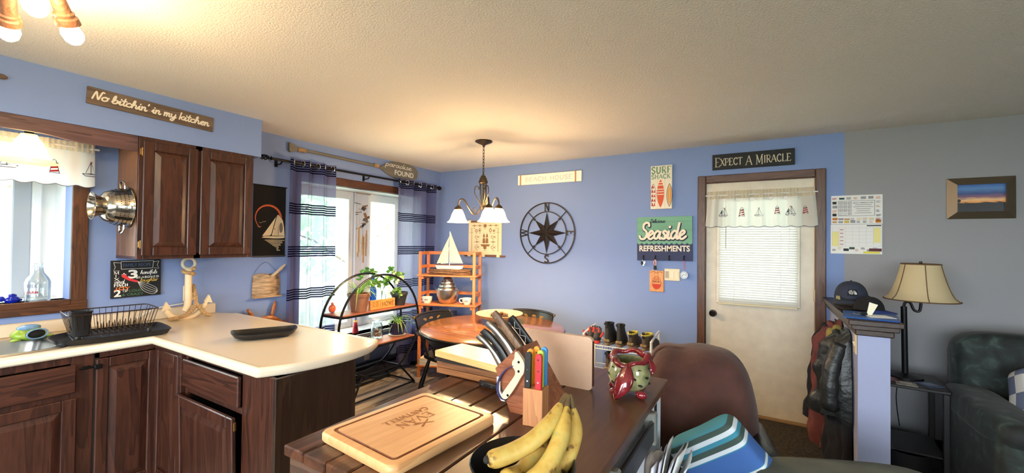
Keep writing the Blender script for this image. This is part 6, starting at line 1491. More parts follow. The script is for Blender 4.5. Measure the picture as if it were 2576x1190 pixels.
# framed sunset photograph
pf = thing('sunset_picture', 'sunset photograph in a wide pewter frame on the grey wall', 'picture', (1.142, YW, 1.692))
FW, FH, fb_ = .342, .293, .05
M_pew = mat('brushed_pewter', (120, 106, 88), .35, .7)
def fr(a, b, c, d, nm='frame_side'):
    MB().add([(a[0], -.004, a[1]), (b[0], -.004, b[1]), (c[0], -.028, c[1]), (d[0], -.028, d[1]), (a[0], 0, a[1]), (b[0], 0, b[1]), (c[0], -.002, c[1]), (d[0], -.002, d[1])], [(0, 1, 2, 3), (0, 4, 5, 1), (3, 2, 6, 7), (0, 3, 7, 4), (1, 5, 6, 2)]).build(nm, M_pew, pf)
fr((0, 0), (FW, 0), (FW - fb_, fb_), (fb_, fb_)); fr((FW, 0), (FW, FH), (FW - fb_, FH - fb_), (FW - fb_, fb_)); fr((FW, FH), (0, FH), (fb_, FH - fb_), (FW - fb_, FH - fb_)); fr((0, FH), (0, 0), (fb_, fb_), (fb_, FH - fb_))
def sunset():
    m = bpy.data.materials.new('sunset_print'); m.use_nodes = True; nt = m.node_tree; p = nt.nodes['Principled BSDF']; p.inputs['Roughness'].default_value = .3
    tc = nt.nodes.new('ShaderNodeTexCoord'); sx = nt.nodes.new('ShaderNodeSeparateXYZ'); nt.links.new(tc.outputs['Object'], sx.inputs[0])
    n = nt.nodes.new('ShaderNodeTexNoise'); n.inputs['Scale'].default_value = 18; mp = nt.nodes.new('ShaderNodeMapping'); mp.inputs['Scale'].default_value = (1, 1, 5); nt.links.new(tc.outputs['Object'], mp.inputs[0]); nt.links.new(mp.outputs[0], n.inputs['Vector'])
    a = nt.nodes.new('ShaderNodeMath'); a.operation = 'MULTIPLY_ADD'; a.inputs[1].default_value = .03; nt.links.new(n.outputs['Fac'], a.inputs[0]); nt.links.new(sx.outputs[2], a.inputs[2])
    b = nt.nodes.new('ShaderNodeMapRange'); b.inputs[1].default_value = .065; b.inputs[2].default_value = .258; nt.links.new(a.outputs[0], b.inputs[0])
    r = nt.nodes.new('ShaderNodeValToRGB'); nt.links.new(b.outputs[0], r.inputs[0]); e = r.color_ramp.elements
    e[0].position = 0; e[0].color = lin((24, 18, 22)); e[1].position = 1; e[1].color = lin((50, 96, 170))
    for ps_, c in ((.33, (20, 14, 18)), (.35, (236, 150, 70)), (.44, (240, 190, 130)), (.54, (140, 90, 110)), (.66, (50, 70, 130)), (.85, (80, 130, 190))): k = e.new(ps_); k.color = lin(c)
    nt.links.new(r.outputs[0], p.inputs['Base Color']); return m
q = MB(); q.rect(fb_ - .002, FW - fb_ + .002, fb_ - .002, FH - fb_ + .002, -.006); q.build('photograph', sunset(), pf)
q = MB(); q.poly([(fb_, .118), (fb_ + .02, .118), (fb_ + .024, .136), (fb_ + .012, .142), (fb_, .136)], -.0066); q.build('printed_tree', mat('print_dark', (30, 18, 20), .4), pf)

# ---------------------------------------------------------------- shoe rack by the wall
M_wht = mat('white_coated_wire', (224, 226, 230), .4)
SX0, SX1, SY0, SY1, SZ3 = -1.46, -.835, 3.78, 4.10, .535
sr = thing('shoe_rack', 'white wire shoe rack against the blue wall', 'shoe rack', (0, 0, 0))
for x in (SX0, SX1): MB().tube(cr([(x, SY0, 0), (x, SY0, .4), (x, SY0, .60), (x, SY0 + .03, .63), (x, SY1 - .03, .66), (x, SY1, .63), (x, SY1, .4), (x, SY1, 0)], 5), .011, 8).build('end_frame', M_wht, sr, True)
for z_ in (SZ3, .28, .09):
    for yy in (SY0, SY0 + .16, SY1): MB().tube([(SX0, yy, z_), (SX1, yy, z_)], .004, 6).build('rail', M_wht, sr, True)
    MB().tube([(SX0, SY0, z_ - .03), (SX1, SY0, z_ - .03)], .004, 6).build('rail', M_wht, sr, True)
    wv = MB()
    for k in range(26): x = SX0 + .02 + k * .0235; wv.tube([(x, SY0, z_ - .03), (x, SY0, z_ + .001), (x, SY1, z_ + .001)], .0016, 5)
    ob = wv.build('wire_deck', M_wht, sr); ob['kind'] = 'stuff'
def shoe(label, loc, rz, L, hs, cu_, cs, ct_, boot, kindname='hiking_shoe'):
    """shoe with heel at the origin side -y, toe towards +y"""
    o = thing(kindname, label, 'shoe', loc, rz)
    n = 20; m = MB(); prof = [(-.0, 0), (.0, .018), (.0, .03), (.06, .05), (.1, hs * .55), (.3, hs * .85), (.42, hs)]
    def foot(u, v):
        a = 2 * PI * u; cy = math.cos(a); sx_ = math.sin(a)
        yb = L / 2 + L / 2 * -cy     # 0 heel .. L toe
        wv_ = .044 * (abs(sx_) ** .7) * math.copysign(1, sx_) * (.82 + .25 * yb / L)
        return yb, wv_
    rings = [(0, 1, 0, L), (.02, 1.06, 0, L), (.022, 1, 0, L), (.05, .98, 0, L * .98), (.075, .9, 0, L * .86), (hs * .7, .82, .005, L * .6), (hs, .8, .0, L * (.46 if boot else .5))]
    vs = []
    for (z, ws, ys, ye) in rings:
        for k in range(n):
            yb, wx = foot(k / n, 0); vs.append((wx * ws, ys + yb / L * (ye - ys), z))
    m.cur = 1; m.add(vs[:3 * n], [(r * n + k, r * n + (k + 1) % n, (r + 1) * n + (k + 1) % n, (r + 1) * n + k) for r in range(2) for k in range(n)] + [tuple(range(n))])
    m.build('sole', [cs, cs], o, True)
    m = MB(); m.add(vs[2 * n:], [(r * n + k, r * n + (k + 1) % n, (r + 1) * n + (k + 1) % n, (r + 1) * n + k) for r in range(len(rings) - 3) for k in range(n)]); m.build('upper', cu_, o, True)
    z, ws, ys, ye = rings[-1]
    MB().tube([(v[0], v[1], v[2]) for v in vs[-n:]], .009, 7, True).build('padded_collar', ct_, o, True)
    MB().add([(v[0] * .9, .02 + v[1] * .9, v[2] - .04) for v in vs[-n:]], [tuple(range(n))]).build('insole', M_black, o)
    MB().bev(-.012, .012, -.006, .006, hs - .03, hs + .028, .003).build('pull_tab', M_plastic, o)
    MB().bev(-.03, .03, -.004, .02, .03, .055, .006).build('heel_patch', cs, o)
    for j in range(3): MB().tube([(-.026, L * (.5 + .08 * j), hs * (.86 - .16 * j)), (.026, L * (.53 + .08 * j), hs * (.86 - .16 * j))], .003, 5).build('lace', mat('lace_tan', (150, 120, 80), .8), o)
    return o
M_bt = mat('dark_olive_leather', (48, 46, 42), .7, var=.2, vscale=30.); M_tan = mat('tan_sole', (128, 106, 74), .8, var=.3, vscale=30.); M_brn = mat('brown_leather', (82, 68, 54), .7, var=.25, vscale=30.); M_yel = mat('yellow_lining', (206, 190, 70), .7); M_blk = mat('black_padding', (20, 20, 22), .8)
shoe('tall dark hiking boot, left of its pair on the rack top', (-1.245, 3.80, SZ3 + .005), math.radians(-4), .27, .195, M_bt, M_tan, M_blk, True, 'hiking_boot')
shoe('tall dark hiking boot, right of its pair on the rack top', (-1.125, 3.79, SZ3 + .005), math.radians(4), .27, .19, M_bt, M_tan, M_blk, True, 'hiking_boot')
shoe('brown walking shoe with yellow lining next to the tall boots', (-1.02, 3.785, SZ3 + .005), math.radians(-3), .28, .135, M_brn, M_tan, M_yel, False, 'walking_shoe')
shoe('brown walking shoe with yellow lining at the right end of the rack', (-.905, 3.785, SZ3 + .005), math.radians(-14), .28, .135, M_brn, M_tan, M_yel, False, 'walking_shoe')
shoe('tan hiking boot on the second tier of the shoe rack', (-1.235, 3.80, .285), 0, .27, .17, M_brn, M_tan, M_blk, True, 'hiking_boot')
shoe('blue-grey sports shoe on the lower rack tier', (-1.34, 3.80, .095), 0, .27, .11, mat('teal_grey_mesh', (70, 96, 110), .7, var=.3, vscale=50.), M_white, M_blk, False, 'sports_shoe')
gl = thing('red_black_gloves', 'pair of red and black gloves lying at the left end of the shoe rack', 'gloves', (-1.385, 3.86, SZ3 + .005))
M_glr = mat('red_glove_cloth', (196, 60, 56), .8); M_glk = mat('grey_glove_cloth', (58, 60, 66), .8)
for k, (x, a) in enumerate(((-.035, .5), (.03, -.5))):
    g_ = MB(); g_.ball((x, 0, .05), .05, 14, 9, (.75, 1.1, .95)); g_.build('palm', M_glk, gl, True)
    for j in range(4): MB().tube([(x - .025 + .017 * j, .02, .08), (x - .035 + .022 * j + a * .02, .04, .115 + .012 * (j % 2)), (x - .04 + .024 * j + a * .05, .03, .135 + .012 * (j % 2))], [.011, .010, .008], 8).build('finger', M_glk if j % 2 else M_glr, gl, True)
    MB().tube([(x + .035 * (1 if k else -1), -.01, .06), (x + .06 * (1 if k else -1), -.02, .09), (x + .066 * (1 if k else -1), -.02, .11)], [.012, .011, .008], 8).build('thumb', M_glr, gl, True)
    MB().lathe([(.034, 0), (.04, .01), (.036, .03)], (x, -.02, .0), 14).build('cuff', M_glr, gl, True)
# ---------------------------------------------------------------- kitchen island
IX0, IX1, IY0, IY1, IZ = -1.208, -.362, .72, 1.978, .88
isl = thing('kitchen_island', 'dark plank-topped kitchen island in the foreground with white sides', 'island', (0, 0, 0))
M_rust = wood('rustic_dark_plank', (36, 20, 12), (98, 55, 31), 'y', 5., .3, ring=6., bump=.35, coat=.25)
M_smooth = wood('smooth_brown_board', (70, 43, 29), (106, 70, 49), 'y', 4., .34, ring=4., bump=.06)
widths = (.095, .10, .092, .105, .10); x = IX0
for k, wd in enumerate(widths):
    MB().bev(0, wd - .004, 0, IY1 - IY0, -.032, 0, .004).build('plank', M_rust, isl, loc=(x, IY0, IZ - .001 * (k % 2))); x += wd
MB().bev(0, IX1 - x, 0, IY1 - IY0, -.034, 0, .004).build('plank', M_smooth, isl, loc=(x, IY0, IZ))
MB().bx(IX0 + .02, IX1 - .02, IY0 + .02, IY1 - .02, IZ - .045, IZ - .033).build('sub_top', M_dark, isl)
M_apr = wood('rustic_apron', (48, 30, 20), (96, 66, 46), 'x', 6., .6)
MB().bev(IX0 + .012, IX1 - .03, IY0 + .012, IY0 + .032, .74, IZ - .034, .003).build('end_apron', M_apr, isl)
MB().bev(IX0 + .015, IX0 + .035, IY0 + .02, IY1 - .02, .74, IZ - .034, .003).build('side_apron', wood('rustic_apron_y', (48, 30, 20), (96, 66, 46), 'y', 6., .6), isl)
MB().bx(IX0 + .05, IX1 - .03, IY0 + .05, IY0 + .065, .06, .74).build('end_panel', M_apr, isl)
M_wb = mat('white_board', (222, 224, 230), .5)
MB().bx(IX1 - .045, IX1 - .028, IY0 + .03, IY1 - .02, .06, IZ - .034).build('side_panel', M_wb, isl)
MB().bx(IX0 + .05, IX0 + .065, IY0 + .05, IY1 - .04, .06, .74).build('side_panel', M_apr, isl)
MB().bx(IX0 + .05, IX1 - .03, IY1 - .055, IY1 - .04, .06, IZ - .034).build('end_panel', M_apr, isl)
for a in (IX0 + .04, IX1 - .09):
    for b in (IY0 + .04, IY1 - .09): MB().bev(a, a + .05, b, b + .05, 0, .08, .004).build('foot', M_apr, isl)
# handled slot in the white side
MB().bx(IX1 - .0285, IX1 - .0265, 1.83, 1.875, .72, .80).build('hand_slot', M_dark, isl)
# dark towel rail with steel clips
tr_ = thing('towel_rail', 'dark rail with steel clips fixed along the island side', 'rail', (IX1 - .028, 0, 0))
MB().bev(.024, .04, 1.05, 1.70, .735, .815, .004).build('rail_board', mat('black_brown_rail', (34, 26, 24), .4), tr_)
for yy in (1.18, 1.66): MB().bev(0, .046, yy - .018, yy + .018, .72, .842, .005).build('steel_clip', mat('satin_steel', (186, 186, 178), .35, .8), tr_)
# letter rack with papers and a round paddle board
lr = thing('letter_rack', 'black letter holder hung on the island side', 'rack', (IX1 - .026, 1.60, .45))
MB().bx(0, .09, 0, .25, 0, .008).bx(0, .006, 0, .25, 0, .14).bx(.084, .09, 0, .25, 0, .1).build('holder', M_plastic, lr)
pb = thing('paddle_board', 'grey-brown round-topped wooden board standing in the letter holder', 'board', (IX1 - .013, 1.655, .459), math.radians(4))
MB().add([], []).wallp([(0, 0)] * 0 + [(0, 0), (.105, 0)] + arc(.0525, .17, .0525, 0, 180, 12), -.0, .012).build('board', wood('greyed_board', (104, 92, 84), (150, 136, 124), 'z', 8., .6), pb); pb.rotation_euler = (0, 0, L90 - .5)
random.seed(6)
for k in range(7):
    pp = thing('envelope', ['white envelope nearest the island in the letter holder', 'folded white bill second in the letter holder', 'pale flyer third in the letter holder', 'lavender folded sheet in the middle of the letter holder', 'crumpled white letter in the letter holder', 'tall white leaflet in the letter holder', 'outermost white paper in the letter holder'][k], 'paper', (IX1 - .012 + .0095 * k, 1.625 + .006 * k, .459), 0, 'papers in the letter holder')
    h_ = .18 + .05 * (k % 3) / 2; lean = .02 + .009 * k; b0 = MB()
    b0.grid(lambda u, v: (lean * v + .006 * math.sin(4 * u + k), .2 * u + .01 * v, h_ * v * (1 - .06 * u * (k % 2))), 6, 6); ob = b0.build('sheet', mat('sheet_%d' % (k % 3), [(236, 236, 240), (214, 212, 228), (226, 226, 222)][k % 3], .7), pp, True)
    md = ob.modifiers.new('solid', 'SOLIDIFY'); md.thickness = .004

# wooden box with butcher block lid at the far end
bx = thing('bread_box', 'low rustic wooden box with pale butcher block lid at the far end of the island', 'box', (-1.08, 1.55, IZ))
M_bxw = wood('scorched_pine', (84, 48, 24), (170, 110, 60), 'x', 5., .5, ring=7.)
for (z0, z1) in ((.002, .028), (.030, .058)): 
    MB().bev(-.205, .205, -.07, -.055, z0, z1, .002).build('front_board', M_bxw, bx); MB().bev(-.205, .205, .06, .075, z0, z1, .002).build('back_board', M_bxw, bx)
    MB().bev(-.205, -.19, -.055, .06, z0, z1, .002).build('end_board', M_bxw, bx); MB().bev(.19, .205, -.055, .06, z0, z1, .002).build('end_board', M_bxw, bx)
MB().bev(-.212, .212, -.078, .083, .058, .068, .002).build('dark_molding', M_dark, bx)
ld = MB().bev(-.222, .222, -.086, .092, 0, .03, .004).build('butcher_block_lid', wood('butcher_block', (206, 146, 84), (244, 200, 136), 'x', 7., .35, ring=4., bump=.05), bx, loc=(0, 0, .068)); ld.rotation_euler = (0, 0, math.radians(-8))

# cutting board with juice groove and engraving
cb = thing('cutting_board', 'maple cutting board with juice groove and engraved lettering', 'cutting board', (-.952, .985, IZ), math.radians(-5.5))
a_, b_, th = .174, .212, .03
def rr_(i): return rrect(-a_ + i, a_ - i, -b_ + i, b_ - i, max(.026 - i * .35, .006), 6)
rings = [(rr_(.004), 0), (rr_(0), .006), (rr_(0), th - .007), (rr_(.004), th - .001), (rr_(.008), th), (rr_(.026), th), (rr_(.028), th - .004), (rr_(.034), th - .004), (rr_(.036), th)]
M_maple = wood('honey_maple', (206, 146, 92), (236, 184, 128), 'y', 4., .38, ring=4., bump=.04); M_groove = wood('groove_brown', (120, 70, 36), (160, 100, 58), 'y', 4., .5)
n = len(rings[0][0]); bm_ = MB()
for r, z_ in rings: bm_.v += [(p[0], p[1], z_) for p in r]
for r in range(len(rings) - 1):
    bm_.f += [(r * n + k, r * n + (k + 1) % n, (r + 1) * n + (k + 1) % n, (r + 1) * n + k) for k in range(n)]; bm_.mi += [1 if r in (5, 6, 7) else 0] * n
bm_.f += [tuple(range(n))[::-1], tuple(range(8 * n, 9 * n))]; bm_.mi += [0, 0]
bm_.build('board', [M_maple, M_groove], cb, True)
M_eng = mat('engraved_brown', (158, 96, 50), .7)
def flat(mb, ox, oy, z): mb.v = [(ox + v[2], oy - v[0], z - v[1]) for v in mb.v]; return mb   # reads along -y, up is +x
w = MB(); caps_text(w, 'CANTWELL', 0, 0, .024, .0042, .0022, 0, width=.175, serif=.1); flat(w, -.062, .105, th + .0006).build('engraving', M_eng, cb)
w = MB(); caps_text(w, 'EVAN', 0, 0, .036, .0052, .0026, 0, width=.135, serif=.09); flat(w, -.024, .085, th + .0006).build('engraving', M_eng, cb)
w = MB(); w.ribbon([(.0, .0), (.045, .026)], [.0035, .008], 0); w.ribbon([(.0, .028), (.03, .008), (.046, -.002)], [.003, .004, .012], 0); w.ribbon([(.04, .002), (.054, -.004)], .003, 0); w.ribbon([(.044, .006), (.058, .0)], .003, 0); flat(w, .022, .045, th + .0006).build('crossed_cutlery_emblem', M_eng, cb)

# knife block
kn = thing('knife_block', 'slanted reddish wood knife block on the island', 'knife block', (0, 1.285, 0))
M_kb = wood('cherry_block', (116, 62, 38), (166, 100, 66), 'x', 5., .4)
pf_ = [(-.771, IZ), (-.60, IZ), (-.75, 1.106), (-.836, 1.024)]
MB().wallp(pf_, 0, .16).build('block', M_kb, kn)
dirv = Vector((-.69, 0, .72)); wv_ = Vector((.72, 0, .69))
M_steelh = mat('satin_handle_steel', (150, 146, 140), .3, .9); M_woodh = wood('walnut_handle', (84, 58, 40), (128, 96, 70), 'z', 10., .5); M_blackh = mat('black_handle', (26, 25, 25), .4)
def knife(label, s, y, L, w_, m, shape=0, rivets=False, zig=False):
    base = Vector((-.836 + .086 * s, y, 1.024 + .082 * s)); o = thing('kitchen_knife', label, 'knife', base, 0, 'knives in the big block')
    n = 9; vs = []; K = 10
    for i in range(n + 1):
        t = i / n; c = dirv * (L * t + .004) + wv_ * ((.008 * math.sin(t * PI) - .010 * t * t) if shape else 0)
        ww = w_ * (.72 + .28 * abs(math.cos(t * PI))) if shape else w_ * (.92 + .08 * t)
        tt = .0095 * (.9 + .2 * t)
        for k in range(K):
            a = 2 * PI * k / K; e = .7
            cx = math.copysign(abs(math.cos(a)) ** e, math.cos(a)); sx_ = math.copysign(abs(math.sin(a)) ** e, math.sin(a))
            f = 1 if i < n else .8
            vs.append(c + wv_ * ww / 2 * cx * f + Vector((0, tt * sx_ * f, 0)))
    MB().add(vs, [(i * K + k, i * K + (k + 1) % K, (i + 1) * K + (k + 1) % K, (i + 1) * K + k) for i in range(n) for k in range(K)] + [tuple(range(K))[::-1], tuple(range(n * K, n * K + K))]).build('handle', m, o, True)
    q = dirv.to_track_quat('Z', 'Y').to_matrix()
    MB().box(dirv * .004, (w_ * .9, .006, .012), Matrix((wv_, Vector((0, 1, 0)), dirv)).transposed()).build('bolster', M_steel, o)
    if rivets:
        for t in (.3, .6, .88): MB().cyl(dirv * L * t + Vector((0, -.0112, 0)), dirv * L * t + Vector((0, -.009, 0)), .004, n=10).build('rivet', mat('brass_rivet', (176, 150, 110), .3, .9), o)
    if zig:
        zz = MB(); P = [dirv * L * (.12 + .14 * j) + wv_ * (.008 if j % 2 else -.008) + Vector((0, -.0112, 0)) for j in range(6)]
        zz.tube(P, .0011, 5); zz.build('zigzag_inlay', M_white, o)
    return o
knife('broad walnut-handled knife standing tallest in the big knife block', .86, 1.335, .165, .034, M_woodh, 0, True)
knife('black knife handle with white zigzag inlay at the back of the block', .9, 1.41, .125, .034, M_blackh, 0, False, True)
knife('upper grey steel knife handle beside the walnut one in the block', .62, 1.315, .15, .028, M_steelh, 1)
knife('grey steel knife handle in the second row at the back of the block', .62, 1.40, .155, .026, M_steelh, 1)
knife('grey steel knife handle in the middle row of the block', .40, 1.37, .145, .026, M_steelh, 1)
knife('plain black knife handle in the middle row at the front of the block', .32, 1.315, .14, .032, M_blackh, 1)
knife('lowest grey steel knife handle in the big block', .12, 1.305, .135, .024, M_steelh, 1)
knife('second lowest grey steel knife handle at the back of the block', .16, 1.385, .13, .024, M_steelh, 1)
# knife lying behind the block
lk_ = thing('carving_knife', 'black-handled knife lying on the island behind the block', 'knife', (-1.02, 1.445, IZ), math.radians(-6))
MB().bev(0, .12, -.008, .008, .002, .026, .006).build('handle', M_blackh, lk_, True); MB().bx(.12, .32, -.001, .001, .0, .03).build('blade', M_steel, lk_)
for k in range(2): MB().cyl((.025 + .05 * k, -.0095, .014), (.025 + .05 * k, -.008, .014), .004, n=10).build('rivet', M_chrome, lk_)
# cream knife sharpener propped on the block side
kp_ = thing('knife_sharpener', 'cream handled knife sharpener with navy guard against the block side', 'sharpener', (0, 1.283, 0))
M_crm = mat('cream_plastic', (216, 200, 172), .45)
def PX(pts): return pts
body = [(-.742, 1.098), (-.731, 1.100), (-.705, 1.068), (-.706, 1.035), (-.716, 1.018), (-.735, .985), (-.762, .945), (-.779, .929), (-.796, .937), (-.778, .968), (-.755, 1.0), (-.741, 1.022), (-.741, 1.036), (-.752, 1.05), (-.752, 1.066), (-.744, 1.078)]
body = [(a, b) for a, b, _ in cr([(a, b, 0) for a, b in body], 3, True)]
MB().wallp(body, -.018, -.004).build('handle', M_crm, kp_)
for (a, b) in ((-.726, 1.068), (-.726, 1.036), (-.769, .945)): MB().cyl((a, -.0195, b), (a, -.017, b), .0045, n=10).build('screw', M_black, kp_)
gpts = [(a, b) for a, b, _ in cr([(-.75, 1.052, 0), (-.785, 1.03, 0), (-.812, .99, 0), (-.815, .95, 0), (-.8, .928, 0), (-.783, .925, 0)], 6)]
q = MB(); vs = []
for i, (a, b) in enumerate(gpts): vs += [(a, -.019, b), (a, -.003, b), (a * 1 + .006, -.003, b), (a + .006, -.019, b)]
q.add(vs, [(4 * i + j, 4 * i + (j + 1) % 4, 4 * i + 4 + (j + 1) % 4, 4 * i + 4 + j) for i in range(len(gpts) - 1) for j in range(4)]); q.build('navy_guard', mat('navy_plastic', (44, 46, 96), .4), kp_, True)
MB().wallp([(-.82, 1.0), (-.808, 1.0), (-.806, .95), (-.79, .93), (-.785, .918), (-.8, .918), (-.818, .94)], -.012, -.006).build('white_backing', M_white, kp_)
# small block with coloured steak knives
sb_ = thing('steak_knife_block', 'small pale wood block holding colourful steak knives', 'knife block', (-.651, 1.253, IZ), math.radians(8))
M_sbk = wood('beech_block', (176, 112, 66), (214, 150, 100), 'z', 8., .45)
for k in range(4): MB().bev(-.034, .034, -.034 + .017 * k, -.034 + .017 * (k + 1) - .0008, 0, .122, .0015).build('block_layer', M_sbk, sb_)
for k, (x, y_, h_, c, nm) in enumerate(((-.02, -.024, .118, (24, 24, 24), 'black'), (.018, -.026, .116, (206, 40, 52), 'red'), (-.022, .004, .122, (232, 152, 40), 'orange'), (-.006, .024, .128, (226, 148, 44), 'amber'), (.016, .0, .122, (176, 206, 80), 'lime green'), (.02, .024, .128, (64, 140, 206), 'sky blue'))):
    p_ = Vector((-.651, 1.253, IZ)) + RZ(math.radians(8)) @ Vector((x, y_, .1225)); o = thing('steak_knife', '%s handled steak knife in the small wooden block' % nm, 'knife', p_, math.radians(8), 'steak knives in the small block')
    hp_ = [(a, b) for a, b in [(-.0105, 0), (.0105, 0), (.011, h_ - .011)] + arc(0, h_ - .011, .011, 0, 180, 8)]
    ob = MB().wallp(hp_, -.007, .007).build('handle', mat('steak_%d' % k, c, .35), o); bevel(ob, .0025, 2)
    for t in (.2, .52, .84): MB().cyl((0, -.0078, h_ * t), (0, -.006, h_ * t), .003, n=8).build('rivet', M_chrome, o)
# tan board standing behind the block
tb = thing('tan_board', 'tan chopping board standing on edge behind the knife block', 'cutting board', (-1.0, 1.645, IZ))
MB().wallp(rrect(0, .402, .0, .217, .018, 5), 0, .022).build('board', mat('tan_board_surface', (206, 172, 146), .5, var=.04, vscale=30.), tb)
MB().bx(.4, .4035, .001, .021, .016, .2).build('dark_edge', mat('dark_board_edge', (86, 52, 36), .5), tb)

# ceramic candle pot: pierced bowl wrapped by red leaves
vp = thing('candle_pot', 'glazed pierced ceramic candle pot with red leaf rim', 'pot', (-.462, 1.705, IZ), math.radians(-4))
M_olive = mat('mottled_olive_glaze', (140, 138, 96), .12, var=.45, vscale=28., coat=.6); M_redg = mat('oxblood_glaze', (112, 26, 32), .12, var=.5, vscale=22., coat=.8)
prof = [(.035, .02), (.06, .028), (.079, .05), (.085, .078), (.082, .105), (.074, .126), (.067, .138), (.062, .136), (.069, .123), (.077, .104), (.08, .078), (.074, .052), (.055, .033), (0, .03)]
MB().lathe(prof, n=40).build('bowl', M_olive, vp, True)
random.seed(3)
for r_ in range(3):
    for k in range(9):
        a = 2 * PI * (k + .5 * r_) / 9; z_ = .055 + .028 * r_; R_0 = [.0805, .0845, .078][r_]
        c_ = Vector((R_0 * math.cos(a), R_0 * math.sin(a), z_)); nn = Vector((math.cos(a), math.sin(a), 0)); tt = Vector((-math.sin(a), math.cos(a), 0)); hm = MB()
        hm.add([c_ + nn * .001 + tt * .010 * math.cos(j * PI / 4 + .5) * (1 + .3 * random.random()) + Vector((0, 0, .006 * math.sin(j * PI / 4))) for j in range(8)], [tuple(range(8))]); hm.build('pierced_hole', M_dark, vp)
MB().tube([((.067 + .006 * math.sin(3 * 2 * PI * k / 40)) * math.cos(2 * PI * k / 40), (.067 + .006 * math.sin(3 * 2 * PI * k / 40)) * math.sin(2 * PI * k / 40), .144 + .014 * math.sin(2 * PI * k / 40) + .005 * math.sin(5 * 2 * PI * k / 40)) for k in range(40)], [.0125 + .004 * math.sin(2 * 2 * PI * k / 40 + .6) for k in range(40)], 10, True).build('rolled_rim', M_redg, vp, True)
def leafshape(a0, z0, z1, r0, r1, wmax, nm):
    g_ = MB()
    def f(u, v):
        a = a0 - .35 * v * v + (u - .5) * wmax * math.sin(PI * min(.96, v * .9 + .08)) ** .8 / .08
        rr = r0 + (r1 - r0) * v + .012 * math.sin(PI * v) + .008 * (1 - abs(2 * u - 1)); z = z0 + (z1 - z0) * v
        return (rr * math.cos(a), rr * math.sin(a), z)
    g_.grid(f, 9, 12); ob = g_.build(nm, M_redg, vp, True); md = ob.modifiers.new('solid', 'SOLIDIFY'); md.thickness = .006
leafshape(-1.55 + .2, .14, .006, .07, .115, .055, 'leaf'); leafshape(.1, .158, .1, .07, .098, .045, 'leaf'); leafshape(2.9, .158, .1, .07, .098, .045, 'leaf')
for k, a in enumerate((-.55, 1.2, 3.0, -2.1)): MB().ball((.07 * math.cos(a), .07 * math.sin(a), .016), .018, 10, 8, (1.3, .9, .9)).build('foot', M_redg, vp, True)

# black fruit bowl with bananas
fb2 = thing('black_bowl', 'deep black bowl at the near edge of the island', 'bowl', (-.455, .815, IZ))
MB().lathe([(0, 0), (.06, 0), (.062, .006), (.085, .05), (.105, .09), (.118, .12), (.115, .122), (.1, .09), (.08, .052), (.055, .012), (0, .01)], n=36).build('bowl_body', mat('black_glaze', (22, 22, 25), .3), fb2, True)
def ban_mat():
    m = mat('banana_skin', (206, 172, 74), .5); nt = m.node_tree; p = nt.nodes['Principled BSDF']; tc = nt.nodes.new('ShaderNodeTexCoord')
    n1 = nt.nodes.new('ShaderNodeTexNoise'); n1.inputs['Scale'].default_value = 26; n1.inputs['Detail'].default_value = 4; nt.links.new(tc.outputs['Object'], n1.inputs['Vector'])
    r = nt.nodes.new('ShaderNodeValToRGB'); e = r.color_ramp.elements; e[0].position = .33; e[0].color = lin((66, 42, 24)); e[1].position = .40; e[1].color = lin((188, 148, 66)); k = e.new(.58); k.color = lin((202, 170, 88)); k = e.new(.75); k.color = lin((172, 158, 84))
    nt.links.new(n1.outputs['Fac'], r.inputs[0]); nt.links.new(r.outputs[0], p.inputs['Base Color']); return m
M_ban = ban_mat(); M_bstem = mat('banana_stem', (96, 72, 38), .7, var=.3, vscale=60.); M_btip = mat('banana_tip', (30, 24, 18), .8)
BAN = [('long spotted banana on top of the bunch pointing left', [(-.402, .932, 1.121), (-.407, .905, 1.102), (-.413, .868, 1.074), (-.430, .823, 1.050), (-.453, .785, 1.036), (-.475, .749, 1.030), (-.491, .728, 1.030)]),
       ('banana in the middle of the bunch running down into the bowl', [(-.399, .933, 1.119), (-.391, .904, 1.088), (-.383, .862, 1.055), (-.384, .817, 1.025), (-.395, .779, 1.003), (-.412, .75, .992)]),
       ('pale banana on the right side of the bunch', [(-.396, .938, 1.119), (-.385, .938, 1.076), (-.376, .920, 1.037), (-.378, .882, 1.0), (-.395, .845, .972), (-.415, .812, .955)]),
       ('banana lying underneath with its black tip showing', [(-.403, .936, 1.117), (-.425, .90, 1.045), (-.438, .85, 1.006), (-.448, .80, .985), (-.452, .755, .992), (-.453, .735, 1.0)])]
for lb_, pts in BAN:
    o = thing('banana', lb_, 'banana', pts[0], 0, 'bananas in the black bowl'); P0 = Vector(pts[0]); C_ = [Vector(p) - P0 for p in cr(pts, 5)]; n = len(C_)
    def rad(t): return .007 + .0165 * min(1, max(0, (t - .14) / .22)) ** .7 * (1 - max(0, (t - .86) / .14) ** 2 * .62)
    MB().tube(C_[int(n * .14):], [rad(i / (n - 1)) for i in range(int(n * .14), n)], 6).build('skin', M_ban, o, 'all')
    subsurf(bpy.data.objects[o.children[0].name], 1)
    MB().tube(C_[:int(n * .2)], [.0075 - .001 * (i == 0) for i in range(int(n * .2))], 7).build('stem', M_bstem, o, True)
    MB().ball(C_[-1], .0085, 8, 6).build('tip', M_btip, o, True)
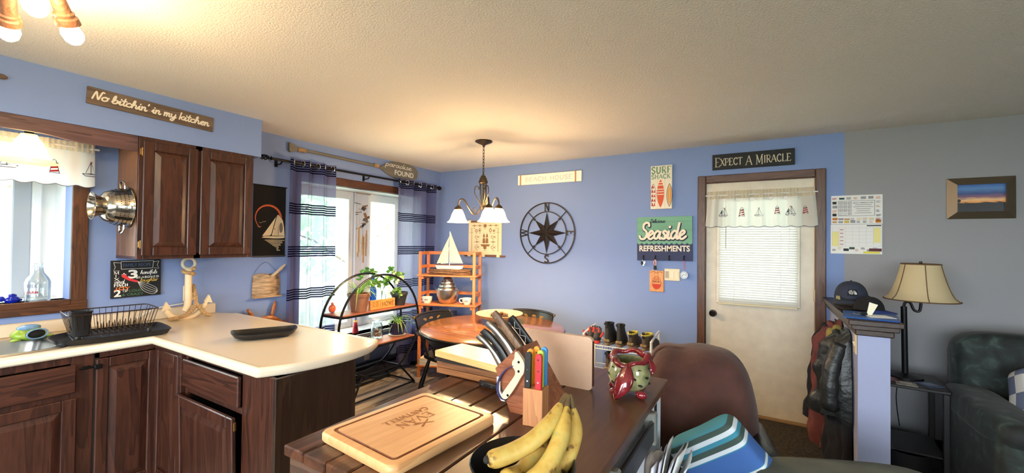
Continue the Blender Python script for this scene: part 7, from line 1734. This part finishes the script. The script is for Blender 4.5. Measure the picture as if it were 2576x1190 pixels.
# ---------------------------------------------------------------- living room side
def puff(mb, c, s, e=.45, n=24, m=14, rot=None, fn=None):
    """cushion-like rounded block (superellipsoid), half sizes s"""
    vs = []; c = Vector(c)
    def pw(x): return math.copysign(abs(x) ** e, x)
    for j in range(m + 1):
        t = -PI / 2 + PI * j / m
        for i in range(n):
            a = 2 * PI * i / n; q = Vector((s[0] * pw(math.cos(t)) * pw(math.cos(a)), s[1] * pw(math.cos(t)) * pw(math.sin(a)), s[2] * pw(math.sin(t))))
            if fn: q = fn(q)
            vs.append((rot @ q if rot is not None else q) + c)
    mb.add(vs, [(j * n + i, j * n + (i + 1) % n, (j + 1) * n + (i + 1) % n, (j + 1) * n + i) for j in range(m) for i in range(n)]); return mb
M_lth = mat('black_leather', (24, 25, 31), .32, bump=.1, bscale=120.)
rc = thing('recliner_chair', 'black leather recliner behind the island', 'armchair', (-.30, 2.36, 0), math.radians(10))
puff(MB(), (.015, .13, .49), (.235, .11, .38), .6, rot=RX(math.radians(-8))).build('backrest', M_lth, rc, 'all')
puff(MB(), (0, -.16, .36), (.24, .26, .10), .4).build('seat', M_lth, rc, 'all')
for s_ in (-1, 1): puff(MB(), (s_ * .285, -.09, .36), (.055, .29, .22), .4).build('arm', M_lth, rc, 'all')
puff(MB(), (0, .0, .15), (.27, .3, .12), .3).build('base', M_lth, rc, 'all')
# brown plush blanket over its back
bk_ = thing('brown_blanket', 'brown plush blanket draped over the recliner back', 'blanket', (-.30, 2.36, 0), math.radians(10))
M_bl = mat('brown_plush', (74, 43, 35), .9, var=.22, vscale=9., sheen=.12, bump=.25, bscale=60.)
PR = [(-.115, .30), (-.13, .42), (-.12, .56), (-.10, .70), (-.075, .81), (-.03, .895), (.04, .935), (.12, .945), (.20, .93), (.26, .88), (.29, .78), (.295, .62), (.30, .45), (.30, .35)]
PRC = cr([(a, 0, b) for a, b in PR], 4)
def blk(u, v):
    p = PRC[min(len(PRC) - 1, round(v * (len(PRC) - 1)))]; x = (u - .5) * .57 + .015
    edge = abs(2 * u - 1); r = max(0, edge - .42) / .58
    drop = .20 * r ** 2.4
    fz = .010 * math.sin(9 * u + 5 * v) + .008 * math.sin(21 * u + 3) * (1 - v)
    return (x * (1 - .10 * r * r) + .01 * math.sin(7 * v), p[0] + fz * (-1 if v < .5 else 1) + (.05 * r * r if v < .5 else -.05 * r * r), p[2] - .02 - drop + .006 * math.sin(14 * u))
g = MB(); g.grid(blk, 44, len(PRC)); ob = g.build('plush_cloth', M_bl, bk_, 'all'); md = ob.modifiers.new('solid', 'SOLIDIFY'); md.thickness = .012; md.offset = 1
MB().tube([blk(i / 43, 0) for i in range(44)], .008, 6).build('hem', M_bl, bk_, True)
# striped cushion
cu2 = thing('striped_cushion', 'blue cushion with teal and white stripes leaning on the recliner', 'cushion', (-.115, 2.02, .60))
def stripes(name, seq, axis=0):
    m = bpy.data.materials.new(name); m.use_nodes = True; nt = m.node_tree; p = nt.nodes['Principled BSDF']; p.inputs['Roughness'].default_value = .9
    tc = nt.nodes.new('ShaderNodeTexCoord'); sx = nt.nodes.new('ShaderNodeSeparateXYZ'); nt.links.new(tc.outputs['Object'], sx.inputs[0])
    b = nt.nodes.new('ShaderNodeMapRange'); b.inputs[1].default_value = -.18; b.inputs[2].default_value = .18; nt.links.new(sx.outputs[axis], b.inputs[0])
    r = nt.nodes.new('ShaderNodeValToRGB'); r.color_ramp.interpolation = 'CONSTANT'; nt.links.new(b.outputs[0], r.inputs[0]); e = r.color_ramp.elements
    e[0].position = 0; e[0].color = lin(seq[0][1]); e[1].position = seq[1][0]; e[1].color = lin(seq[1][1])
    for ps_, c in seq[2:]: k = e.new(ps_); k.color = lin(c)
    nt.links.new(r.outputs[0], p.inputs['Base Color']); return m
Wc, Tc, Bc, Dc = (200, 206, 212), (56, 128, 150), (58, 96, 158), (60, 76, 70)
M_str = stripes('striped_cushion_cloth', [(0, Wc), (.07, Tc), (.12, Wc), (.16, Bc), (.36, Tc), (.37, Wc), (.40, Tc), (.41, Bc), (.66, Tc), (.67, Wc), (.715, Dc), (.78, Tc), (.83, Wc), (.88, Dc), (.93, Tc), (.97, Wc)])
def pillow(q):
    k = (q.x / .2) ** 2; l = (q.z / .2) ** 2
    return Vector((q.x * (1 - .10 * (1 - min(1, l))), q.y, q.z * (1 - .10 * (1 - min(1, k)))))
ob = puff(MB(), (0, 0, 0), (.18, .06, .18), .36, 40, 22, fn=pillow).build('cushion_cover', M_str, cu2, 'all')
cu2.rotation_euler = (math.radians(-22), math.radians(-132), math.radians(14))
cu2.location = (-.135, 1.99, .565)
# dark green couch at the lower right
gc = thing('green_couch', 'dark green velvet couch arm at the bottom edge', 'couch', (.33, 1.95, .045), math.radians(24))
M_gv = mat('moss_velvet', (58, 62, 48), .85, var=.25, vscale=12., sheen=.1)
puff(MB(), (0, .0, .295), (.33, .24, .29), .3).build('couch_arm', M_gv, gc, 'all'); puff(MB(), (0, .04, .52), (.34, .20, .065), .5).build('arm_roll', M_gv, gc, 'all')
MB().bev(-.3, .3, -.2, .2, 0, .05, .01).build('plinth', M_gv, gc)

# hats, folder and note on the half wall
M_nv = mat('navy_twill', (42, 48, 66), .85); M_blt = mat('black_mesh', (18, 18, 20), .9); M_camo = mat('camo_brown', (58, 46, 34), .85, var=.5, vscale=25.)
def cap_hat(name, label, loc, rz, m1, m2, tilt=0., s=1., brim_m=None):
    o = thing(name, label, 'cap', loc, rz); o.rotation_euler = (tilt, 0, rz)
    g_ = MB()
    def dome(u, v): a = 2 * PI * u; t = v * PI / 2; return (.088 * s * math.cos(a) * math.cos(t) ** .8, .10 * s * math.sin(a) * math.cos(t) ** .8, .012 + .105 * s * math.sin(t))
    for q, mm, nm in ((range(14, 27), m1, 'front_panel'), (list(range(26, 28)) + list(range(0, 15)), m2, 'mesh_back')):
        idx = list(q); N_ = 28; gg = MB(); gg.grid(lambda u, v: dome((idx[0] + (len(idx) - 1) * u) / N_ if idx[0] < 20 else ((26 + (16) * u) % 28) / N_, v), len(idx), 8); gg.build(nm, mm, o, 'all')
    b_ = MB()
    def brim(u, v): a = PI + PI * (.04 + .92 * u); x = .089 * s * math.cos(a); y = .10 * s * math.sin(a); e = v * .075 * s * math.sin(PI * (.04 + .92 * u)) ** .6; return (x, y - e, .016 - .030 * (x / .089 / s) ** 2 * v - .012 * v)
    b_.grid(brim, 16, 6); ob = b_.build('brim', brim_m or m1, o, 'all'); md = ob.modifiers.new('solid', 'SOLIDIFY'); md.thickness = .003
    MB().ball((0, 0, .118 * s), .007, 8, 6).build('button', m1, o, True); return o
cap_hat('camouflage_baseball_hat', 'brown camouflage cap underneath the navy cap on the half wall', (.505, 3.62, 1.078), math.radians(-2), M_camo, M_camo, 0, .98, mat('cap_dark_brim', (30, 24, 20), .8))
h1 = cap_hat('navy_baseball_hat', 'navy trucker cap with black mesh and white logo patch, on top', (.515, 3.63, 1.128), math.radians(-3), M_nv, M_blt, math.radians(4), 1.04)
pt_ = MB(); pl_ = []
def patch(u, v, off=0.): a = PI * 1.5 + (u - .5) * .62; t = .25 + v * .42; r = math.cos(t) ** .8; return (.0915 * math.cos(a) * r * (1 + off), (.104 * r) * math.sin(a) * (1 + off), .012 + .1092 * math.sin(t))
pt_.grid(lambda u, v: patch(u, v, .018), 8, 5); pt_.build('patch', M_blt, h1, True)
def onpatch(mb): mb.v = [patch(v[0], v[2], .03) for v in mb.v]; return mb
w = MB(); block_text(w, 'THE', .16, .70, .14, 0, width=.3, bold=.02); block_text(w, 'NORTH', .10, .47, .17, 0, width=.44, bold=.02); block_text(w, 'FACE', .18, .24, .17, 0, width=.36, bold=.02)
for k in range(3): w.ribbon(arc(.58, .22, .30 - .085 * k, 0, 90, 8, .56 - .16 * k), .055, 0, cap=False)
onpatch(w).build('logo_print', M_wpaint, h1)
MB().box((-.075, -.075, .02), (.02, .03, .02)).build('tan_strap', mat('tan_strap', (150, 130, 90), .8), h1); MB().box((-.07, -.085, .0), (.007, .006, .03), RY(.3)).build('neon_pull', mat('neon_yellow', (200, 220, 60), .6), h1)
h2 = cap_hat('black_baseball_hat', 'plain black cap lying behind the blue folder', (.575, 3.43, 1.077), math.radians(75), M_blt, M_blt, 0, .78, mat('blue_brim', (36, 52, 120), .7))
fd = thing('blue_folder', 'blue plastic folder lying on the end of the half wall cap', 'folder', (.54, 3.20, 1.0765), math.radians(-8))
for k in range(3): MB().bev(-.118 - .002 * k, .118 + .003 * k, -.165, .15 - .004 * k, .0022 * k, .0022 * k + .0018, .0008).build('sheet_cover', mat('blue_plastic', (44, 96, 176), .4), fd)
nb = thing('note_pad', 'white note slips with an upright memo and binder clip on the blue folder', 'notes', (.545, 3.19, 1.0835), math.radians(10))
MB().bx(-.03, .075, -.05, .02, 0, .003).build('paper_slip', M_pap, nb); MB().bx(-.035, .085, -.09, -.02, -.0, .0018).build('paper_slip', M_pap, nb)
MB().add([(-.025, -.01, .003), (.0, -.012, .003), (.035, .005, .062), (-.005, .008, .075)], [(0, 1, 2, 3)]).build('upright_memo', mat('cream_memo', (240, 232, 206), .7), nb)
for s_ in (0, 1): MB().tube([(-.07 + .02 * math.cos(j * PI / 6), -.015 - .012 * s_ + .008 * math.sin(j * PI / 6), .008 + .004 * math.sin(j * PI / 6)) for j in range(12)], .0016, 5, True).build('clip_loop', M_chrome, nb, True)
MB().bev(-.055, -.025, -.03, .005, .002, .016, .004).build('clip_spring', M_black, nb)
# switch on the half wall end
sp2 = thing('half_wall_switch', 'ivory switch plate on the side of the half wall under its cap', 'light switch', (.4625, 3.10, .925), -L90)
MB().bev(-.035, .035, -.006, 0, -.057, .057, .003).build('cover_plate', M_plate, sp2); MB().box((0, -.008, 0), (.012, .01, .024), RX(.3)).build('toggle', M_plate, sp2)

# coats on hooks along the half wall
def coat(name, label, y, z_top, z_bot, w0, w1, dep, m, seed, x0=.458, parts=()):
    o = thing(name, label, 'coat', (x0, y, 0)); random.seed(seed); ph = random.random() * 6
    def f(u, v):
        a = PI * u; wd = w0 + (w1 - w0) * min(1, v * 1.6) ** .7
        fold_ = 1 + .16 * math.sin(7 * a + ph + 2 * v) * (.3 + v) + .08 * math.sin(15 * a + 3 * v)
        ba = math.sin(min(1, v * 5) * PI / 2)
        nz_ = mnoise.noise(Vector((u * 5 + seed, v * 6, seed * 2.3))) * .035 * ba * math.sin(a) + mnoise.noise(Vector((u * 14, v * 11 + seed, 3.1))) * .012 * ba * math.sin(a)
        return (-dep * math.sin(a) ** .7 * fold_ * ba * (.75 + .25 * v) - .004 - nz_, wd * math.cos(a) * (.9 + .1 * fold_), z_top + (z_bot - z_top) * v + .02 * math.sin(5 * a + ph) * v + (.03 * math.sin(a) * (1 - v) ** 3))
    g_ = MB(); g_.grid(f, 44, 34); g_.build('body', m, o, 'all'); 
    for s_, Ls in parts:
        MB().tube(cr([(-.05, s_ * w0 * .8, z_top - .06), (-.10, s_ * w1 * .8, z_top - .22), (-.11, s_ * w1 * .86, z_top - .4), (-.10, s_ * w1 * .8, z_top - Ls)], 5), [.046 + .0025 * math.sin(j * 1.9) + .002 * math.sin(j * 3.7 + 1) for j in range(16)], 12).build('sleeve', m, o, 'all')
    MB().tube([(-.03 - .03 * math.cos(j * PI / 8), .05 * math.sin(j * PI / 8), z_top - .012 + .012 * math.cos(j * PI / 4)) for j in range(16)], .02, 8, True).build('collar', m, o, 'all')
    MB().tube([(.0, 0, z_top + .01), (-.02, 0, z_top + .01), (-.03, 0, z_top + .03)], .005, 6).build('hook', M_black, o, True)
    return o
coat('navy_coat', 'long navy coat hanging nearest the door on the half wall', 3.88, .90, .20, .10, .15, .15, mat('dark_navy_cloth', (24, 26, 38), .9), 1)
coat('red_hoodie', 'faded red hooded sweatshirt hanging in the middle of the coats', 3.62, .955, .14, .10, .15, .16, mat('brick_red_fleece', (106, 54, 52), .9, var=.12, vscale=30.), 2, parts=((1, .52),))
hd = coat('black_leather_jacket', 'shiny black leather jacket over the coats on the half wall', 3.33, .945, .44, .12, .17, .15, mat('worn_black_leather', (27, 29, 29), .4, bump=.5, bscale=30.), 3, parts=((-1, .42),))
coat('dark_overcoat', 'long black overcoat hanging under the leather jacket', 3.36, .78, .03, .13, .19, .11, mat('black_wool', (20, 21, 30), .9), 5)
hk_ = thing('olive_scarf', 'olive knitted scarf end poking over the coats', 'scarf', (.42, 3.42, .93))
puff(MB(), (0, 0, .0), (.03, .05, .04), .7, rot=RX(.4)).build('scarf_fold', mat('olive_knit', (140, 124, 66), .9), hk_, 'all'); puff(MB(), (-.03, .03, -.03), (.03, .03, .05), .7).build('scarf_end', mat('olive_knit', (0, 0, 0)), hk_, 'all')

# lamp table with swing-arm lamp
lt = thing('lamp_table', 'small dark side table between half wall and armchair', 'side table', (.80, 3.72, 0), math.radians(-4))
M_dk = mat('near_black_wood', (26, 22, 22), .4)
MB().bev(-.185, .185, -.20, .20, .60, .62, .004).build('table_top', M_dk, lt)
for a in (-1, 1):
    for b in (-1, 1): MB().bev(a * .165 - .015, a * .165 + .015, b * .18 - .015, b * .18 + .015, 0, .6, .003).build('leg', M_dk, lt)
MB().bev(-.165, .165, -.18, .18, .2, .215, .003).build('lower_shelf', M_dk, lt)
for k, (x, y_, a, c) in enumerate(((-.09, -.05, .2, (120, 70, 70)), (.02, .05, -.3, (96, 100, 96)), (.1, -.08, .5, (70, 84, 110)), (-.02, -.13, -.1, (150, 140, 128)))):
    cs_ = thing('drink_coaster', ['reddish card coaster at the back left of the lamp table', 'grey-green card coaster behind the others on the lamp table', 'bluish card coaster at the right of the lamp table', 'pale card coaster at the front of the lamp table'][k], 'coaster', (.80 + x, 3.70 + y_, .6205), a)
    MB().bev(-.05, .05, -.05, .05, 0, .004, .001).build('card', mat('coaster_%d' % k, c, .5, var=.4, vscale=40.), cs_); q = MB(); q.v = []; q.add([(-.03, -.03, .0045), (.03, -.03, .0045), (.03, .03, .0045), (-.03, .03, .0045)], [(0, 1, 2, 3)]); q.build('picture', mat('coaster_pic_%d' % k, tuple(min(255, v_ + 50) for v_ in c), .5), cs_)
lm = thing('table_lamp', 'black swing-arm lamp with flared cream panelled shade', 'lamp', (.815, 3.75, .62))
MB().lathe([(0, 0), (.09, 0), (.09, .012), (.03, .025), (.016, .03), (0, .03)], n=24).build('base', M_black, lm, True); MB().tube([(0, 0, .02), (-.006, 0, .47)], .0165, 12).build('pole', M_black, lm, True)
MB().tube(cr([(-.006, 0, .46), (.0, 0, .495), (.025, 0, .498), (.045, 0, .45), (.07, 0, .445), (.078, 0, .49), (.078, 0, .56)], 5), .008, 8).build('curved_arm', M_black, lm, True)
M_sh = cloth('cream_shade_cloth', (226, 206, 164), transl=.35); SC = Vector((.078, 0, 0))
def shade(u, v):
    a = 2 * PI * u; t = v; r = .185 - .088 * t ** .55; return (SC.x + r * math.cos(a), r * math.sin(a), .52 + .235 * t)
g = MB(); g.grid(shade, 48, 10, True); g.build('lamp_shade', M_sh, lm, 'all')
M_pipe = mat('brown_piping', (96, 72, 46), .8)
for v_ in (0, 1): MB().tube([shade(k / 48, v_) for k in range(48)], .004, 6, True).build('shade_trim', M_pipe, lm, True)
for k in range(6): MB().tube([(p[0] + .0015 * math.cos(2 * PI * k / 6 + .5), p[1] + .0015 * math.sin(2 * PI * k / 6 + .5), p[2]) for p in (shade(k / 6 + .08, j / 9) for j in range(10))], .0026, 5).build('shade_rib', M_pipe, lm, True)
MB().lathe([(0, .775), (.008, .772), (.009, .762), (.004, .755)], (SC.x, 0, 0), 10).build('finial', M_bronze, lm, True)
MB().tube(cr([(.02, .06, .0), (.06, .12, .0), (.02, .21, -.05), (.0, .22, -.2), (.02, .23, -.4)], 5), .003, 6).build('power_cord', M_black, lm, True)
# bin and white charger under the table
wb = thing('waste_bin', 'black waste bin under the lamp table', 'bin', (.80, 3.66, .0)); MB().lathe([(0, .005), (.10, .005), (.125, .19), (.128, .19), (.104, 0), (0, 0)], n=24).build('bin_body', M_plastic, wb, True)
wr_ = thing('white_adapter', 'small white power adapter with looped cable on the floor by the half wall', 'adapter', (.74, 3.30, .006)); MB().bev(-.03, .03, -.02, .02, 0, .03, .006).build('adapter_body', M_white, wr_, True); MB().tube(cr([(-.02, 0, .03), (-.03, 0, .08), (0, 0, .10), (.03, 0, .07), (.025, 0, .03)], 5), .004, 7).build('cable', M_white, wr_, True)

# dark velvet armchair and plaid cushion
ac = thing('velvet_armchair', 'dark green patterned velvet armchair at the right edge', 'armchair', (1.52, 3.48, 0))
def velvet():
    m = mat('patterned_green_velvet', (36, 48, 44), .75, sheen=.1); nt = m.node_tree; p = nt.nodes['Principled BSDF']; tc = nt.nodes.new('ShaderNodeTexCoord')
    n1 = nt.nodes.new('ShaderNodeTexNoise'); n1.inputs['Scale'].default_value = 11; n1.inputs['Detail'].default_value = 6; n1.inputs['Distortion'].default_value = .5; nt.links.new(tc.outputs['Object'], n1.inputs['Vector'])
    r = nt.nodes.new('ShaderNodeValToRGB'); e = r.color_ramp.elements; e[0].position = .38; e[0].color = lin((14, 17, 17)); e[1].position = .74; e[1].color = lin((70, 84, 80)); k = e.new(.55); k.color = lin((28, 42, 38))
    nt.links.new(n1.outputs['Fac'], r.inputs[0]); nt.links.new(r.outputs[0], p.inputs['Base Color']); return m
M_vel = velvet()
puff(MB(), (0, .33, .60), (.47, .13, .36), .35, rot=RX(math.radians(-6))).build('backrest', M_vel, ac, 'all')
for s_ in (-1, 1):
    puff(MB(), (s_ * .43, -.08, .30), (.10, .40, .29), .3).build('arm', M_vel, ac, 'all'); puff(MB(), (s_ * .43, -.08, .56), (.115, .41, .085), .55).build('arm_roll', M_vel, ac, 'all')
puff(MB(), (0, -.08, .36), (.34, .38, .11), .35).build('seat_cushion', M_vel, ac, 'all'); puff(MB(), (0, 0, .14), (.46, .38, .13), .25).build('base', M_vel, ac, 'all')
pl2 = thing('plaid_cushion', 'grey, white and blue plaid cushion on the velvet armchair', 'cushion', (1.36, 3.44, .60))
def plaid():
    m = mat('plaid_cloth', (200, 200, 205), .9); nt = m.node_tree; p = nt.nodes['Principled BSDF']; tc = nt.nodes.new('ShaderNodeTexCoord')
    ck = nt.nodes.new('ShaderNodeTexChecker'); ck.inputs['Scale'].default_value = 8.5; ck.inputs['Color1'].default_value = lin((206, 204, 200)); ck.inputs['Color2'].default_value = lin((98, 108, 134)); nt.links.new(tc.outputs['Object'], ck.inputs['Vector']); nt.links.new(ck.outputs['Color'], p.inputs['Base Color']); return m
puff(MB(), (0, 0, 0), (.21, .07, .2), .42, 32, 18, fn=pillow).build('cushion_cover', plaid(), pl2, 'all'); pl2.rotation_euler = (math.radians(-42), math.radians(28), math.radians(10))
# ---------------------------------------------------------------- garden outside the windows
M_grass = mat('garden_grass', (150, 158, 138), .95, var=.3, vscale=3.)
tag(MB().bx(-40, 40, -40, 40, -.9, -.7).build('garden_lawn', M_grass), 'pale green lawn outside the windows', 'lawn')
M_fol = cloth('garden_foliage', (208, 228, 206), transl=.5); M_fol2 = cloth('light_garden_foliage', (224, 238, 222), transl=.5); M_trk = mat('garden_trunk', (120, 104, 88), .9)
def garden_tree(label, loc, h, r, n, seed, m):
    o = thing('garden_tree', label, 'tree', loc, 0, 'trees outside the windows'); random.seed(seed)
    MB().tube(cr([(0, 0, 0), (.06, .04, h * .35), (-.05, .05, h * .7), (.05, 0, h)], 4), [.11 - .007 * k for k in range(13)], 8).build('trunk', M_trk, o, True)
    for k in range(5):
        a = random.random() * 6.28; MB().tube([(0, 0, h * (.35 + .1 * k)), (r * .5 * math.cos(a), r * .5 * math.sin(a), h * (.5 + .1 * k)), (r * .8 * math.cos(a), r * .8 * math.sin(a), h * (.55 + .1 * k))], [.035, .022, .008], 6).build('branch', M_trk, o, True)
    f = MB()
    for k in range(n):
        d = Vector((random.gauss(0, 1), random.gauss(0, 1), random.gauss(0, 1))).normalized() * (r * (.35 + .65 * random.random() ** .4))
        c = Vector((d.x, d.y, h * .72 + d.z * h * .5 / r * .9)); s = .05 + .06 * random.random()
        nn = Vector((random.gauss(0, 1), random.gauss(0, 1), random.gauss(0, 1))).normalized(); a = nn.orthogonal().normalized(); b = nn.cross(a)
        f.add([c + a * s, c + b * s * .6, c - a * s, c - b * s * .6], [(0, 1, 2, 3)])
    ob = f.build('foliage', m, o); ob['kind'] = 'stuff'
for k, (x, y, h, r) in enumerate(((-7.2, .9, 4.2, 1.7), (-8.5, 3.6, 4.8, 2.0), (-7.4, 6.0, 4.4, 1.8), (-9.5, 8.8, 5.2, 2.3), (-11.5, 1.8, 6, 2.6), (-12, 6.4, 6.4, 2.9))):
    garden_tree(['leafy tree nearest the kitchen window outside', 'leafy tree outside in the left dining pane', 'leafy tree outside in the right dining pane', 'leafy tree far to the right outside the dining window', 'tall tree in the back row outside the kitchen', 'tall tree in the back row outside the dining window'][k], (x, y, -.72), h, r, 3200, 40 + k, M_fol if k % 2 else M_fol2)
